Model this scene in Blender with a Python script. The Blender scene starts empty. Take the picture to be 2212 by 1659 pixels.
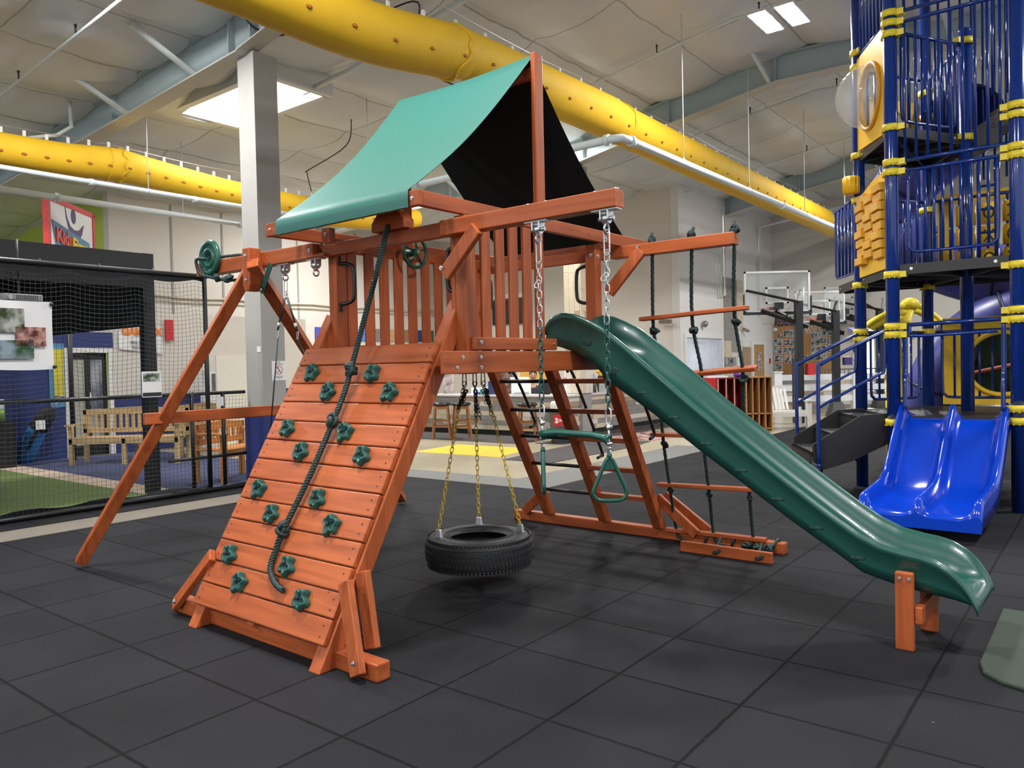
import bpy, bmesh, math, random
from mathutils import Vector, Matrix
R = math.radians
scene = bpy.context.scene
col = scene.collection
rnd = random.Random(7)

# ------------------------------------------------------------------ camera
cam_d = bpy.data.cameras.new('camera')
cam_d.sensor_width = 36.0
cam_d.lens = 36.0 * 1669.85 / 2212.0
cam_d.clip_end = 200
cam = bpy.data.objects.new('camera', cam_d)
col.objects.link(cam)
_p, _r = 0.0229917, -0.0224295
_f = Vector((0, math.cos(_p), -math.sin(_p))); _u = Vector((0, math.sin(_p), math.cos(_p))); _x = Vector((1, 0, 0))
_cr = math.cos(_r) * _x + math.sin(_r) * _u
_cu = -math.sin(_r) * _x + math.cos(_r) * _u
_m = Matrix((_cr, _cu, -_f)).transposed().to_4x4()
_m.translation = Vector((0, 0, 1.51585))
cam.matrix_world = _m
scene.camera = cam

# ------------------------------------------------------------------ world, exposure
world = bpy.data.worlds.new('world'); scene.world = world
world.use_nodes = True
bg = world.node_tree.nodes['Background']
bg.inputs[0].default_value = (0.86, 0.93, 1.0, 1); bg.inputs[1].default_value = 0.8
scene.view_settings.view_transform = 'Standard'
scene.view_settings.look = 'None'
scene.view_settings.exposure = 0.35
scene.view_settings.gamma = 1.0
scene.view_settings.use_curve_mapping = False
cy = scene.cycles
cy.use_denoising = True
cy.use_adaptive_sampling = True; cy.adaptive_threshold = 0.045; cy.adaptive_min_samples = 16
cy.max_bounces = 6; cy.diffuse_bounces = 3; cy.glossy_bounces = 3; cy.transmission_bounces = 4; cy.transparent_max_bounces = 8
cy.sample_clamp_indirect = 6.0
cy.caustics_reflective = False; cy.caustics_refractive = False

# ------------------------------------------------------------------ frames: playset axes, building axes, plain world
class Frame:
    def __init__(s, deg):
        s.ang = R(deg); s.c = math.cos(s.ang); s.s = math.sin(s.ang)
    def w(s, p): return Vector((p[0] * s.c - p[1] * s.s, p[0] * s.s + p[1] * s.c, p[2]))
PF = Frame(-39.0)     # playset
BF = Frame(-38.0)     # building
WF = Frame(0.0)
GIRDER_V = (-1.9, 6.1, 14.1, 22.1)
def ceil_z(u):
    if u < -9.2: return 6.40 + 0.07 * (u + 9.2)
    if u < -4.6: return 6.40 + 0.15 * (u + 9.2)
    return 7.09 - 0.05 * (u + 4.6)

# ------------------------------------------------------------------ lamps (the hall's high-bay panels, daylight through the skylight)
LAMPS = [(-9.4, 21.6), (-9.4, 24.8), (-9.4, 13.3), (-9.4, 4.0), (-9.4, -3.3),
         (-3.7, 11.0), (-3.7, 2.7), (-3.7, -5.6), (-3.7, 19.3),
         (-15.0, 2.0), (-15.0, 13.3), (-15.0, 21.6), (2.0, 2.7), (2.0, 11.0), (2.0, -5.6), (2.0, 19.3)]  # beyond the visible few, unseen lamps extend the grid, added to light the foreground
# each lamp is a pair of glowing panels (built here so that every light stands at the top)
def emitter(name, color, strength):
    m = bpy.data.materials.new(name); m.use_nodes = True; nt = m.node_tree
    nt.nodes.remove(nt.nodes['Principled BSDF']); e = nt.nodes.new('ShaderNodeEmission')
    e.inputs[0].default_value = (*color, 1); e.inputs[1].default_value = strength
    nt.links.new(e.outputs[0], nt.nodes['Material Output'].inputs[0])
    m.cycles.emission_sampling = 'FRONT'
    return m
M_lamp = emitter('lamp_panel', (1.0, 0.985, 0.955), 260.0)
M_sky = emitter('skylight_pane', (0.88, 0.95, 1.0), 16.0)
M_day = emitter('daylight_pane', (0.92, 0.97, 1.0), 9.0)

# ------------------------------------------------------------------ materials
MATS = {}
def nodes_of(m):
    m.use_nodes = True
    return m.node_tree.nodes, m.node_tree.links
def mat(name, color, rough=0.5, metal=0.0, spec=0.5, noise=0.0, nscale=8.0, bump=0.0, bscale=40.0, emit=None, estr=0.0,
        alpha=1.0, trans=0.0, coat=0.0, c2=None, stretch=None):
    if name in MATS: return MATS[name]
    m = bpy.data.materials.new(name); N, L = nodes_of(m); b = N['Principled BSDF']
    b.inputs['Base Color'].default_value = (*color, 1); b.inputs['Roughness'].default_value = rough
    b.inputs['Metallic'].default_value = metal; b.inputs['Specular IOR Level'].default_value = spec
    b.inputs['Transmission Weight'].default_value = trans; b.inputs['Alpha'].default_value = alpha
    b.inputs['Coat Weight'].default_value = coat
    if emit: b.inputs['Emission Color'].default_value = (*emit, 1); b.inputs['Emission Strength'].default_value = estr
    tc = N.new('ShaderNodeTexCoord')
    src = tc.outputs['Object']
    if stretch:
        mp = N.new('ShaderNodeMapping'); mp.inputs['Scale'].default_value = stretch
        L.new(src, mp.inputs[0]); src = mp.outputs[0]
    nz = N.new('ShaderNodeTexNoise'); nz.inputs['Scale'].default_value = nscale; nz.inputs['Detail'].default_value = 5
    L.new(src, nz.inputs['Vector'])
    mx = N.new('ShaderNodeMixRGB'); k = noise if noise else 0.06
    mx.inputs[1].default_value = (*[c * (1 - k) for c in color], 1)
    mx.inputs[2].default_value = (*(c2 if c2 else [min(1, c * (1 + k)) for c in color]), 1)
    if noise >= .5:
        mr = N.new('ShaderNodeMapRange'); mr.inputs['From Min'].default_value = .38; mr.inputs['From Max'].default_value = .62
        L.new(nz.outputs[0], mr.inputs[0]); L.new(mr.outputs[0], mx.inputs[0])
    else: L.new(nz.outputs[0], mx.inputs[0])
    L.new(mx.outputs[0], b.inputs['Base Color'])
    if bump:
        n2 = N.new('ShaderNodeTexNoise'); n2.inputs['Scale'].default_value = bscale; n2.inputs['Detail'].default_value = 4
        L.new(src, n2.inputs['Vector'])
        bp = N.new('ShaderNodeBump'); bp.inputs['Strength'].default_value = bump; bp.inputs['Distance'].default_value = 0.01
        L.new(n2.outputs[0], bp.inputs['Height']); L.new(bp.outputs[0], b.inputs['Normal'])
    MATS[name] = m; return m

def wood(name, axis, base=(0.50, 0.122, 0.036), dark=(0.17, 0.030, 0.009), rough=0.42, spread=1.0):
    if name in MATS: return MATS[name]
    m = bpy.data.materials.new(name); N, L = nodes_of(m); b = N['Principled BSDF']
    tc = N.new('ShaderNodeTexCoord'); mp = N.new('ShaderNodeMapping')
    s = [9.0, 9.0, 9.0]; s[axis] = 0.55
    mp.inputs['Scale'].default_value = s
    L.new(tc.outputs['Object'], mp.inputs[0])
    n1 = N.new('ShaderNodeTexNoise'); n1.inputs['Scale'].default_value = 2.2; n1.inputs['Detail'].default_value = 6; n1.inputs['Distortion'].default_value = 0.6
    L.new(mp.outputs[0], n1.inputs['Vector'])
    n2 = N.new('ShaderNodeTexNoise'); n2.inputs['Scale'].default_value = 1.6; n2.inputs['Detail'].default_value = 2
    L.new(tc.outputs['Object'], n2.inputs['Vector'])
    r1 = N.new('ShaderNodeValToRGB'); r1.color_ramp.elements[0].position = 0.28; r1.color_ramp.elements[1].position = 0.62
    r1.color_ramp.elements[0].color = (*[d * 0.55 + b_ * 0.45 for d, b_ in zip(dark, base)], 1); r1.color_ramp.elements[1].color = (*base, 1)
    L.new(n1.outputs[0], r1.inputs[0])
    r2 = N.new('ShaderNodeValToRGB'); r2.color_ramp.elements[0].position = 0.3; r2.color_ramp.elements[1].position = 0.7
    r2.color_ramp.elements[0].color = (0.86, 0.80, 0.78, 1); r2.color_ramp.elements[1].color = (1.0, 1.0, 1.0, 1)
    L.new(n2.outputs[0], r2.inputs[0])
    mx = N.new('ShaderNodeMixRGB'); mx.blend_type = 'MULTIPLY'; mx.inputs[0].default_value = 1
    L.new(r1.outputs[0], mx.inputs[1]); L.new(r2.outputs[0], mx.inputs[2])
    # small knots
    vo = N.new('ShaderNodeTexVoronoi'); vo.inputs['Scale'].default_value = 3.4; L.new(tc.outputs['Object'], vo.inputs['Vector'])
    r3 = N.new('ShaderNodeValToRGB'); r3.color_ramp.elements[0].position = 0.018; r3.color_ramp.elements[1].position = 0.045
    r3.color_ramp.elements[0].color = (0.4, 0.28, 0.22, 1); r3.color_ramp.elements[1].color = (1, 1, 1, 1)
    L.new(vo.outputs['Distance'], r3.inputs[0])
    m2 = N.new('ShaderNodeMixRGB'); m2.blend_type = 'MULTIPLY'; m2.inputs[0].default_value = 1
    L.new(mx.outputs[0], m2.inputs[1]); L.new(r3.outputs[0], m2.inputs[2])
    L.new(m2.outputs[0], b.inputs['Base Color'])
    b.inputs['Roughness'].default_value = rough; b.inputs['Specular IOR Level'].default_value = 0.3
    bp = N.new('ShaderNodeBump'); bp.inputs['Strength'].default_value = 0.12; bp.inputs['Distance'].default_value = 0.004
    L.new(n1.outputs[0], bp.inputs['Height']); L.new(bp.outputs[0], b.inputs['Normal'])
    MATS[name] = m; return m

WA, WB, WZ = wood('cedar_a', 0), wood('cedar_b', 1), wood('cedar_z', 2)
M_green = mat('green_plastic', (0.010, 0.085, 0.062), 0.32, noise=0.08)
M_hold = mat('hold_plastic', (0.012, 0.088, 0.072), 0.42, noise=0.15, nscale=20, bump=0.1, bscale=90)
M_slide = mat('slide_plastic', (0.012, 0.078, 0.062), 0.34, noise=0.06, nscale=5, bump=0.03, bscale=160, coat=0.25)
M_grope = mat('rope_dark_green', (0.0075, 0.030, 0.028), 0.55, noise=0.3, nscale=60)
M_black = mat('black_metal', (0.010, 0.011, 0.012), 0.4)
M_blackcloth = mat('black_cloth', (0.008, 0.009, 0.013), 0.85, noise=0.2)
M_rubber = mat('tire_rubber', (0.022, 0.022, 0.024), 0.55, noise=0.25, nscale=30, bump=0.3, bscale=80)
M_steel = mat('zinc_steel', (0.62, 0.62, 0.62), 0.32, metal=0.9, noise=0.1)
M_steeld = mat('dull_steel', (0.28, 0.26, 0.25), 0.4, metal=0.8, noise=0.2)
M_ychain = mat('yellow_chain', (0.72, 0.47, 0.02), 0.45, noise=0.12, nscale=30)
M_gchain = mat('green_chain', (0.012, 0.075, 0.065), 0.4, noise=0.2, nscale=30)
M_blue = mat('tower_blue', (0.006, 0.031, 0.20), 0.16, coat=0.3, noise=0.05)
M_dblue = mat('slide_blue', (0.003, 0.048, 0.52), 0.16, coat=0.3, noise=0.06, nscale=3)
M_indigo = mat('tube_indigo', (0.075, 0.085, 0.36), 0.35, noise=0.05)
M_yel = mat('tower_yellow', (0.92, 0.55, 0.02), 0.42, noise=0.06)
M_clamp = mat('clamp_yellow', (0.80, 0.62, 0.03), 0.4, noise=0.1, nscale=40)
M_yduct = mat('duct_yellow', (0.76, 0.45, 0.012), 0.7, noise=0.12, nscale=3, bump=0.5, bscale=5)
M_deckb = mat('deck_black', (0.018, 0.017, 0.018), 0.45, noise=0.2, nscale=40)
M_pipe = mat('pipe_white', (0.66, 0.71, 0.72), 0.4, noise=0.05)
M_girder = mat('girder_blue', (0.40, 0.49, 0.51), 0.6, noise=0.05, nscale=2)
M_col = mat('column_grey', (0.34, 0.33, 0.315), 0.8, noise=0.05)
M_white = mat('white_paint', (0.75, 0.74, 0.73), 0.5, noise=0.03)
M_vinyl = mat('white_vinyl', (0.78, 0.79, 0.82), 0.35, noise=0.03)
M_paper = mat('paper_white', (0.78, 0.78, 0.80), 0.7, noise=0.03)
M_ink = mat('ink_black', (0.02, 0.02, 0.025), 0.6)
M_red = mat('sign_red', (0.55, 0.02, 0.02), 0.5)
M_wallblue = mat('navy_paint', (0.018, 0.035, 0.16), 0.5, noise=0.08, nscale=3)
M_lime = mat('lime_paint', (0.50, 0.62, 0.10), 0.7, noise=0.04, nscale=2)

# ------------------------------------------------------------------ mesh builder
def V3(a): return Vector(a)
class MB:
    def __init__(s): s.v = []; s.f = []; s.sm = []; s.mi = []
    def add(s, vs, fs, smooth=False, mi=0):
        o = len(s.v); s.v += [tuple(x) for x in vs]
        s.f += [tuple(i + o for i in f) for f in fs]; s.sm += [smooth] * len(fs); s.mi += [mi] * len(fs)
        return s
    def box(s, a, b, mi=0):
        x0, y0, z0 = [min(p, q) for p, q in zip(a, b)]; x1, y1, z1 = [max(p, q) for p, q in zip(a, b)]
        return s.add([(x0,y0,z0),(x1,y0,z0),(x1,y1,z0),(x0,y1,z0),(x0,y0,z1),(x1,y0,z1),(x1,y1,z1),(x0,y1,z1)],
              [(0,3,2,1),(4,5,6,7),(0,1,5,4),(1,2,6,5),(2,3,7,6),(3,0,4,7)], mi=mi)
    def bar(s, p, q, w, h, side=(1, 0, 0), mi=0, ext=0):
        # rectangular bar p->q; w measured along 'side', h perpendicular
        p, q = V3(p), V3(q); d = (q - p).normalized(); p = p - d * ext; q = q + d * ext
        sd = V3(side); sd = (sd - d * sd.dot(d)).normalized(); n = d.cross(sd)
        vs = []
        for c in (p, q):
            for i, j in ((-1,-1),(1,-1),(1,1),(-1,1)): vs.append(c + sd * (i * w / 2) + n * (j * h / 2))
        return s.add(vs, [(0,3,2,1),(4,5,6,7),(0,1,5,4),(1,2,6,5),(2,3,7,6),(3,0,4,7)], mi=mi)
    def prism(s, pts, ax, t0, t1, mi=0):
        # pts: 2D outline in the two other axes (in axis order), extruded along axis ax
        def mk(p, t):
            l = list(p); l.insert(ax, t); return tuple(l)
        n = len(pts); vs = [mk(p, t0) for p in pts] + [mk(p, t1) for p in pts]
        fs = [tuple(range(n))[::-1], tuple(range(n, 2 * n))] + [(i, (i + 1) % n, n + (i + 1) % n, n + i) for i in range(n)]
        return s.add(vs, fs, mi=mi)
    def tube(s, pts, r, n=8, cap=True, closed=False, rad=None, mi=0, smooth=True):
        pts = [V3(p) for p in pts]; m = len(pts); rings = []
        t0 = (pts[1] - pts[0]).normalized(); up = Vector((0, 0, 1)) if abs(t0.z) < 0.9 else Vector((1, 0, 0))
        nn = (up - t0 * up.dot(t0)).normalized()
        for i, p in enumerate(pts):
            if closed: t = (pts[(i + 1) % m] - pts[i - 1]).normalized()
            else: t = (pts[min(i + 1, m - 1)] - pts[max(i - 1, 0)]).normalized()
            nn = nn - t * nn.dot(t)
            if nn.length < 1e-6: nn = t.orthogonal()
            nn.normalize(); bb = t.cross(nn); rr = rad[i] if rad else r
            rings.append([p + (nn * math.cos(k * 2 * math.pi / n) + bb * math.sin(k * 2 * math.pi / n)) * rr for k in range(n)])
        vs = [v for rg in rings for v in rg]; fs = []
        for i in range(m if closed else m - 1):
            j = (i + 1) % m
            for k in range(n): fs.append((i*n+k, i*n+(k+1)%n, j*n+(k+1)%n, j*n+k))
        s.add(vs, fs, smooth, mi)
        if cap and not closed:
            o = len(s.v) - m * n
            s.f += [tuple(o + k for k in range(n))[::-1], tuple(o + (m-1)*n + k for k in range(n))]; s.sm += [False]*2; s.mi += [mi]*2
        return s
    def cyl(s, p, q, r, n=16, r2=None, mi=0, smooth=True):
        return s.tube([p, q], r, n, rad=[r, r if r2 is None else r2], mi=mi, smooth=smooth)
    def lathe(s, prof, c, ax=2, n=32, mi=0, smooth=True, close=False):
        # prof: (radius, height) along axis ax through c
        vs = []; m = len(prof)
        for (r, h) in prof:
            for k in range(n):
                a = k * 2 * math.pi / n; q = [r * math.cos(a), r * math.sin(a)]; q.insert(ax, h)
                vs.append((q[0] + c[0], q[1] + c[1], q[2] + c[2]))
        fs = []
        for i in range(m if close else m - 1):
            j = (i + 1) % m
            for k in range(n): fs.append((i*n+k, i*n+(k+1)%n, j*n+(k+1)%n, j*n+k))
        return s.add(vs, fs, smooth, mi)
    def ball(s, c, r, n=12, m=8, sc=(1, 1, 1), mi=0):
        vs = []; fs = []
        for i in range(m + 1):
            t = math.pi * i / m
            for k in range(n):
                a = 2 * math.pi * k / n
                vs.append((c[0] + r*sc[0]*math.sin(t)*math.cos(a), c[1] + r*sc[1]*math.sin(t)*math.sin(a), c[2] + r*sc[2]*math.cos(t)))
        for i in range(m):
            for k in range(n): fs.append((i*n+k, (i+1)*n+k, (i+1)*n+(k+1)%n, i*n+(k+1)%n))
        return s.add(vs, fs, True, mi)
    def quad(s, a, b, c, d, mi=0): return s.add([a, b, c, d], [(0, 1, 2, 3)], mi=mi)
    def grid(s, fn, nu, nv, smooth=True, mi=0, flip=False):
        vs = [fn(i / nu, j / nv) for i in range(nu + 1) for j in range(nv + 1)]; fs = []
        for i in range(nu):
            for j in range(nv):
                f = (i*(nv+1)+j, (i+1)*(nv+1)+j, (i+1)*(nv+1)+j+1, i*(nv+1)+j+1)
                fs.append(f[::-1] if flip else f)
        return s.add(vs, fs, smooth, mi)

BASE = {}
def _mesh(name, mb, mats, base, bevel=0, fixn=True):
    me = bpy.data.meshes.new(name)
    me.from_pydata([(v[0] - base[0], v[1] - base[1], v[2] - base[2]) for v in mb.v], [], mb.f)
    me.polygons.foreach_set('use_smooth', mb.sm); me.polygons.foreach_set('material_index', mb.mi)
    for m in (mats if isinstance(mats, (list, tuple)) else [mats]): me.materials.append(m)
    if fixn:
        bm = bmesh.new(); bm.from_mesh(me); bmesh.ops.recalc_face_normals(bm, faces=bm.faces); bm.to_mesh(me); bm.free()
    me.update()
    o = bpy.data.objects.new(name, me); col.objects.link(o)
    if bevel:
        md = o.modifiers.new('bevel', 'BEVEL'); md.width = bevel; md.segments = 2; md.limit_method = 'ANGLE'; md.angle_limit = R(50)
        md.harden_normals = False
    return o
def tag(o, label, cat, group=None, kind=None):
    if label: o['label'] = label
    if cat: o['category'] = cat
    if group: o['group'] = group
    if kind: o['kind'] = kind
    return o
def thing(name, label, cat, fr, pos, group=None):
    o = bpy.data.objects.new(name, None); col.objects.link(o)
    o.empty_display_size = 0.1
    o.location = fr.w(pos); o.rotation_euler = (0, 0, fr.ang); BASE[o.name] = (fr, tuple(pos))
    return tag(o, label, cat, group)
def part(name, mb, m, parent, label=None, bevel=0, fixn=True):
    fr, pos = BASE[parent.name]
    o = _mesh(name, mb, m, pos, bevel, fixn); o.parent = parent; BASE[o.name] = (fr, pos)
    if label: o['label'] = label
    return o
def solo(name, mb, m, label, cat, fr, pos, group=None, bevel=0, fixn=True):
    o = _mesh(name, mb, m, pos, bevel, fixn); o.location = fr.w(pos); o.rotation_euler = (0, 0, fr.ang)
    BASE[o.name] = (fr, tuple(pos)); return tag(o, label, cat, group)
def struct(name, mb, m, fr=BF, parent=None, bevel=0):
    o = _mesh(name, mb, m, (0, 0, 0), bevel)
    if parent: o.parent = parent
    else: o.rotation_euler = (0, 0, fr.ang)
    BASE[o.name] = (fr, (0, 0, 0)); o['kind'] = 'structure'; return o
def inst(src, parent, pos, rot=None, label=None):
    # copy of a part mesh, placed at pos (frame coordinates of the parent's frame)
    o = src.copy(); col.objects.link(o); o.parent = parent
    b = BASE[parent.name][1]; o.location = (pos[0]-b[0], pos[1]-b[1], pos[2]-b[2])
    if rot: o.rotation_euler = rot
    BASE[o.name] = BASE[parent.name]
    if label: o['label'] = label
    return o
def copy_tree(src, fr, pos, rotz, label, group=None):
    r = src.copy(); col.objects.link(r); r.location = fr.w(pos); r.rotation_euler = (0, 0, fr.ang + rotz)
    r['label'] = label
    if group: r['group'] = group
    for ch in src.children:
        c = ch.copy(); col.objects.link(c); c.parent = r
        for g in ch.children:
            d = g.copy(); col.objects.link(d); d.parent = c
    return r
def text_mesh(name, s, size, m, parent, fr, origin, xdir, updir, depth=0.004, align='CENTER', bold=0.0, label=None):
    # lettering as its own small mesh, standing on a plane spanned by xdir, updir (frame coordinates)
    cu = bpy.data.curves.new(name, 'FONT'); cu.body = s; cu.size = size; cu.extrude = depth; cu.align_x = align; cu.align_y = 'CENTER'
    cu.offset = bold; cu.resolution_u = 2
    to = bpy.data.objects.new(name + '_c', cu); col.objects.link(to)
    dg = bpy.context.evaluated_depsgraph_get(); me = bpy.data.meshes.new_from_object(to.evaluated_get(dg))
    bpy.data.objects.remove(to); me.name = name
    if not me.materials: me.materials.append(m)
    else: me.materials[0] = m
    o = bpy.data.objects.new(name, me); col.objects.link(o)
    x = V3(xdir).normalized(); y = V3(updir).normalized(); z = x.cross(y)
    mt = Matrix((x, y, z)).transposed().to_4x4()
    if parent:
        b = BASE[parent.name][1]; mt.translation = V3(origin) - V3(b); o.parent = parent; o.matrix_basis = mt
        BASE[o.name] = BASE[parent.name]
    else:
        fm = Matrix.Rotation(fr.ang, 4, 'Z'); mt.translation = V3(origin); o.matrix_world = fm @ mt
    if label: o['label'] = label
    return o
def lerp(a, b, t): return tuple(p + (q - p) * t for p, q in zip(a, b))
def interp(tab, x):
    if x <= tab[0][0]: return tab[0][1]
    for (x0, y0), (x1, y1) in zip(tab, tab[1:]):
        if x <= x1: return y0 + (y1 - y0) * (x - x0) / (x1 - x0)
    return tab[-1][1]
def catmull(P, n=6):
    P = [V3(p) for p in P]; out = []
    for i in range(len(P) - 1):
        p0 = P[max(i-1, 0)]; p1 = P[i]; p2 = P[i+1]; p3 = P[min(i+2, len(P)-1)]
        for k in range(n):
            t = k / n
            out.append(0.5 * ((2*p1) + (-p0+p2)*t + (2*p0-5*p1+4*p2-p3)*t*t + (-p0+3*p1-3*p2+p3)*t**3))
    out.append(P[-1]); return out
def resample(P, step):
    P = [V3(p) for p in P]; out = [P[0]]; acc = 0
    for a, b in zip(P, P[1:]):
        L_ = (b - a).length
        if L_ < 1e-9: continue
        d = step - acc
        while d <= L_:
            out.append(a + (b - a) * (d / L_)); d += step
        acc = L_ - (d - step)
    if (out[-1] - P[-1]).length > step * 0.3: out.append(P[-1])
    return out
def rope_mb(mb, pts, r, pitch=0.045, n=6, step=0.009):
    P = resample(pts, step); m = len(P)
    t0 = (P[1] - P[0]).normalized(); nn = t0.orthogonal().normalized()
    fr_ = []
    for i in range(m):
        t = (P[min(i+1, m-1)] - P[max(i-1, 0)]).normalized(); nn = (nn - t * nn.dot(t)).normalized(); fr_.append((P[i], nn.copy(), t.cross(nn)))
    for k in range(3):
        ph = k * 2 * math.pi / 3
        q = [p + (a * math.cos(ph + 2*math.pi*i*step/pitch) + b * math.sin(ph + 2*math.pi*i*step/pitch)) * r * 0.56 for i, (p, a, b) in enumerate(fr_)]
        mb.tube(q, r * 0.50, n)
    return mb
def knot_mb(mb, c, r, rr, seed=0):
    c = V3(c); q = random.Random(seed)
    for k in range(3):
        a = V3((q.uniform(-1,1), q.uniform(-1,1), q.uniform(-1,1))).normalized(); b = a.orthogonal().normalized(); cc = a.cross(b)
        o = V3((q.uniform(-1,1), q.uniform(-1,1), q.uniform(-0.6,0.6))) * r * 0.3
        ring = [c + o + b * r * math.cos(t * math.pi / 7) + cc * r * 0.75 * math.sin(t * math.pi / 7) for t in range(14)]
        mb.tube(ring, rr, 6, closed=True)
    return mb
def link_pts(c, d, side, L, w):
    # oval link centred at c, long axis d
    n = 5; pts = []
    for sgn in (1, -1):
        for k in range(n):
            t = -math.pi/2 + math.pi * k / (n - 1) if sgn == 1 else math.pi/2 + math.pi * k / (n - 1)
            pts.append(c + d * (sgn * (L/2 - w/2)) + d * (math.cos(t) * w/2) + side * (math.sin(t) * w/2))
    return pts
def chain_mb(mb, p, q, L=0.042, w=0.022, r=0.0028, twist=0.0, mi_fn=None, n=5):
    p, q = V3(p), V3(q); d = (q - p).normalized(); s0 = d.orthogonal().normalized(); s1 = d.cross(s0)
    tot = (q - p).length; pitch = L - 2.4 * r; k = max(1, int(round(tot / pitch))); pitch = tot / k
    for i in range(k):
        c = p + d * (pitch * (i + 0.5)); a = twist * i + (math.pi / 2 if i % 2 else 0)
        sd = s0 * math.cos(a + 0.5) + s1 * math.sin(a + 0.5)
        mb.tube(link_pts(c, d, sd, L, w), r, n, closed=True, mi=mi_fn(i / k) if mi_fn else 0)
    return mb
# ================================================================== THE HALL
def mat_rubber():
    m = bpy.data.materials.new('rubber_tiles'); N, L = nodes_of(m); b = N['Principled BSDF']
    tc = N.new('ShaderNodeTexCoord'); sx = N.new('ShaderNodeSeparateXYZ'); L.new(tc.outputs['Object'], sx.inputs[0])
    wob = N.new('ShaderNodeTexNoise'); wob.inputs['Scale'].default_value = 9; L.new(tc.outputs['Object'], wob.inputs['Vector'])
    ws = N.new('ShaderNodeMath'); ws.operation = 'MULTIPLY_ADD'; L.new(wob.outputs[0], ws.inputs[0]); ws.inputs[1].default_value = 0.010; ws.inputs[2].default_value = -0.005
    T = 0.6096; off = (-0.3598434 * BF.c + 3.64510947 * BF.s, 0.3598434 * BF.s + 3.64510947 * BF.c)
    off = ((-0.3598434) * BF.c + 3.64510947 * BF.s, -(-0.3598434) * BF.s + 3.64510947 * BF.c)
    d = []; cellv = []
    for i in (0, 1):
        a = N.new('ShaderNodeMath'); a.operation = 'ADD'; L.new(sx.outputs[i], a.inputs[0]); L.new(ws.outputs[0], a.inputs[1])
        q = N.new('ShaderNodeMath'); q.operation = 'MULTIPLY_ADD'; L.new(a.outputs[0], q.inputs[0]); q.inputs[1].default_value = 1 / T; q.inputs[2].default_value = -off[i] / T + 100.5
        fr = N.new('ShaderNodeMath'); fr.operation = 'FRACT'; L.new(q.outputs[0], fr.inputs[0])
        s_ = N.new('ShaderNodeMath'); s_.operation = 'SUBTRACT'; L.new(fr.outputs[0], s_.inputs[0]); s_.inputs[1].default_value = 0.5
        ab = N.new('ShaderNodeMath'); ab.operation = 'ABSOLUTE'; L.new(s_.outputs[0], ab.inputs[0]); d.append(ab)
        # cell number (seam lies at fraction 0.5)
        q2 = N.new('ShaderNodeMath'); q2.operation = 'ADD'; L.new(q.outputs[0], q2.inputs[0]); q2.inputs[1].default_value = 0.5
        fl = N.new('ShaderNodeMath'); fl.operation = 'FLOOR'; L.new(q2.outputs[0], fl.inputs[0]); cellv.append(fl)
    mn = N.new('ShaderNodeMath'); mn.operation = 'MINIMUM'; L.new(d[0].outputs[0], mn.inputs[0]); L.new(d[1].outputs[0], mn.inputs[1])
    seam = N.new('ShaderNodeMapRange'); seam.inputs['From Min'].default_value = 0.006; seam.inputs['From Max'].default_value = 0.017
    L.new(mn.outputs[0], seam.inputs[0])
    cx = N.new('ShaderNodeCombineXYZ'); L.new(cellv[0].outputs[0], cx.inputs[0]); L.new(cellv[1].outputs[0], cx.inputs[1])
    wn = N.new('ShaderNodeTexWhiteNoise'); wn.noise_dimensions = '3D'; L.new(cx.outputs[0], wn.inputs['Vector'])
    n1 = N.new('ShaderNodeTexNoise'); n1.inputs['Scale'].default_value = 260; n1.inputs['Detail'].default_value = 2; L.new(tc.outputs['Object'], n1.inputs['Vector'])
    n2 = N.new('ShaderNodeTexNoise'); n2.inputs['Scale'].default_value = 1.1; n2.inputs['Detail'].default_value = 6; L.new(tc.outputs['Object'], n2.inputs['Vector'])
    c1 = N.new('ShaderNodeMixRGB'); c1.inputs[1].default_value = (0.009, 0.0093, 0.0112, 1); c1.inputs[2].default_value = (0.024, 0.0248, 0.029, 1); L.new(n1.outputs[0], c1.inputs[0])
    c2 = N.new('ShaderNodeMixRGB'); c2.blend_type = 'MULTIPLY'; c2.inputs[0].default_value = 1
    rr = N.new('ShaderNodeMapRange'); rr.inputs['From Min'].default_value = 0.3; rr.inputs['From Max'].default_value = 0.7; rr.inputs['To Min'].default_value = 0.80; rr.inputs['To Max'].default_value = 1.25
    L.new(n2.outputs[0], rr.inputs[0])
    r2 = N.new('ShaderNodeMapRange'); r2.inputs['To Min'].default_value = 0.88; r2.inputs['To Max'].default_value = 1.12; L.new(wn.outputs['Value'], r2.inputs[0])
    mm = N.new('ShaderNodeMath'); mm.operation = 'MULTIPLY'; L.new(rr.outputs[0], mm.inputs[0]); L.new(r2.outputs[0], mm.inputs[1])
    L.new(c1.outputs[0], c2.inputs[1]); L.new(mm.outputs[0], c2.inputs[2])
    c3 = N.new('ShaderNodeMixRGB'); c3.inputs[1].default_value = (0.004, 0.004, 0.005, 1); L.new(seam.outputs[0], c3.inputs[0]); L.new(c2.outputs[0], c3.inputs[2])
    # chalk-white crumbs
    vo = N.new('ShaderNodeTexVoronoi'); vo.inputs['Scale'].default_value = 2.6; L.new(tc.outputs['Object'], vo.inputs['Vector'])
    vr = N.new('ShaderNodeMapRange'); vr.inputs['From Min'].default_value = 0.008; vr.inputs['From Max'].default_value = 0.013; vr.inputs['To Min'].default_value = 0.7; vr.inputs['To Max'].default_value = 0
    L.new(vo.outputs['Distance'], vr.inputs[0])
    c4 = N.new('ShaderNodeMixRGB'); L.new(vr.outputs[0], c4.inputs[0]); L.new(c3.outputs[0], c4.inputs[1]); c4.inputs[2].default_value = (0.45, 0.44, 0.42, 1)
    L.new(c4.outputs[0], b.inputs['Base Color'])
    b.inputs['Roughness'].default_value = 0.75; b.inputs['Specular IOR Level'].default_value = 0.12
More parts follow.
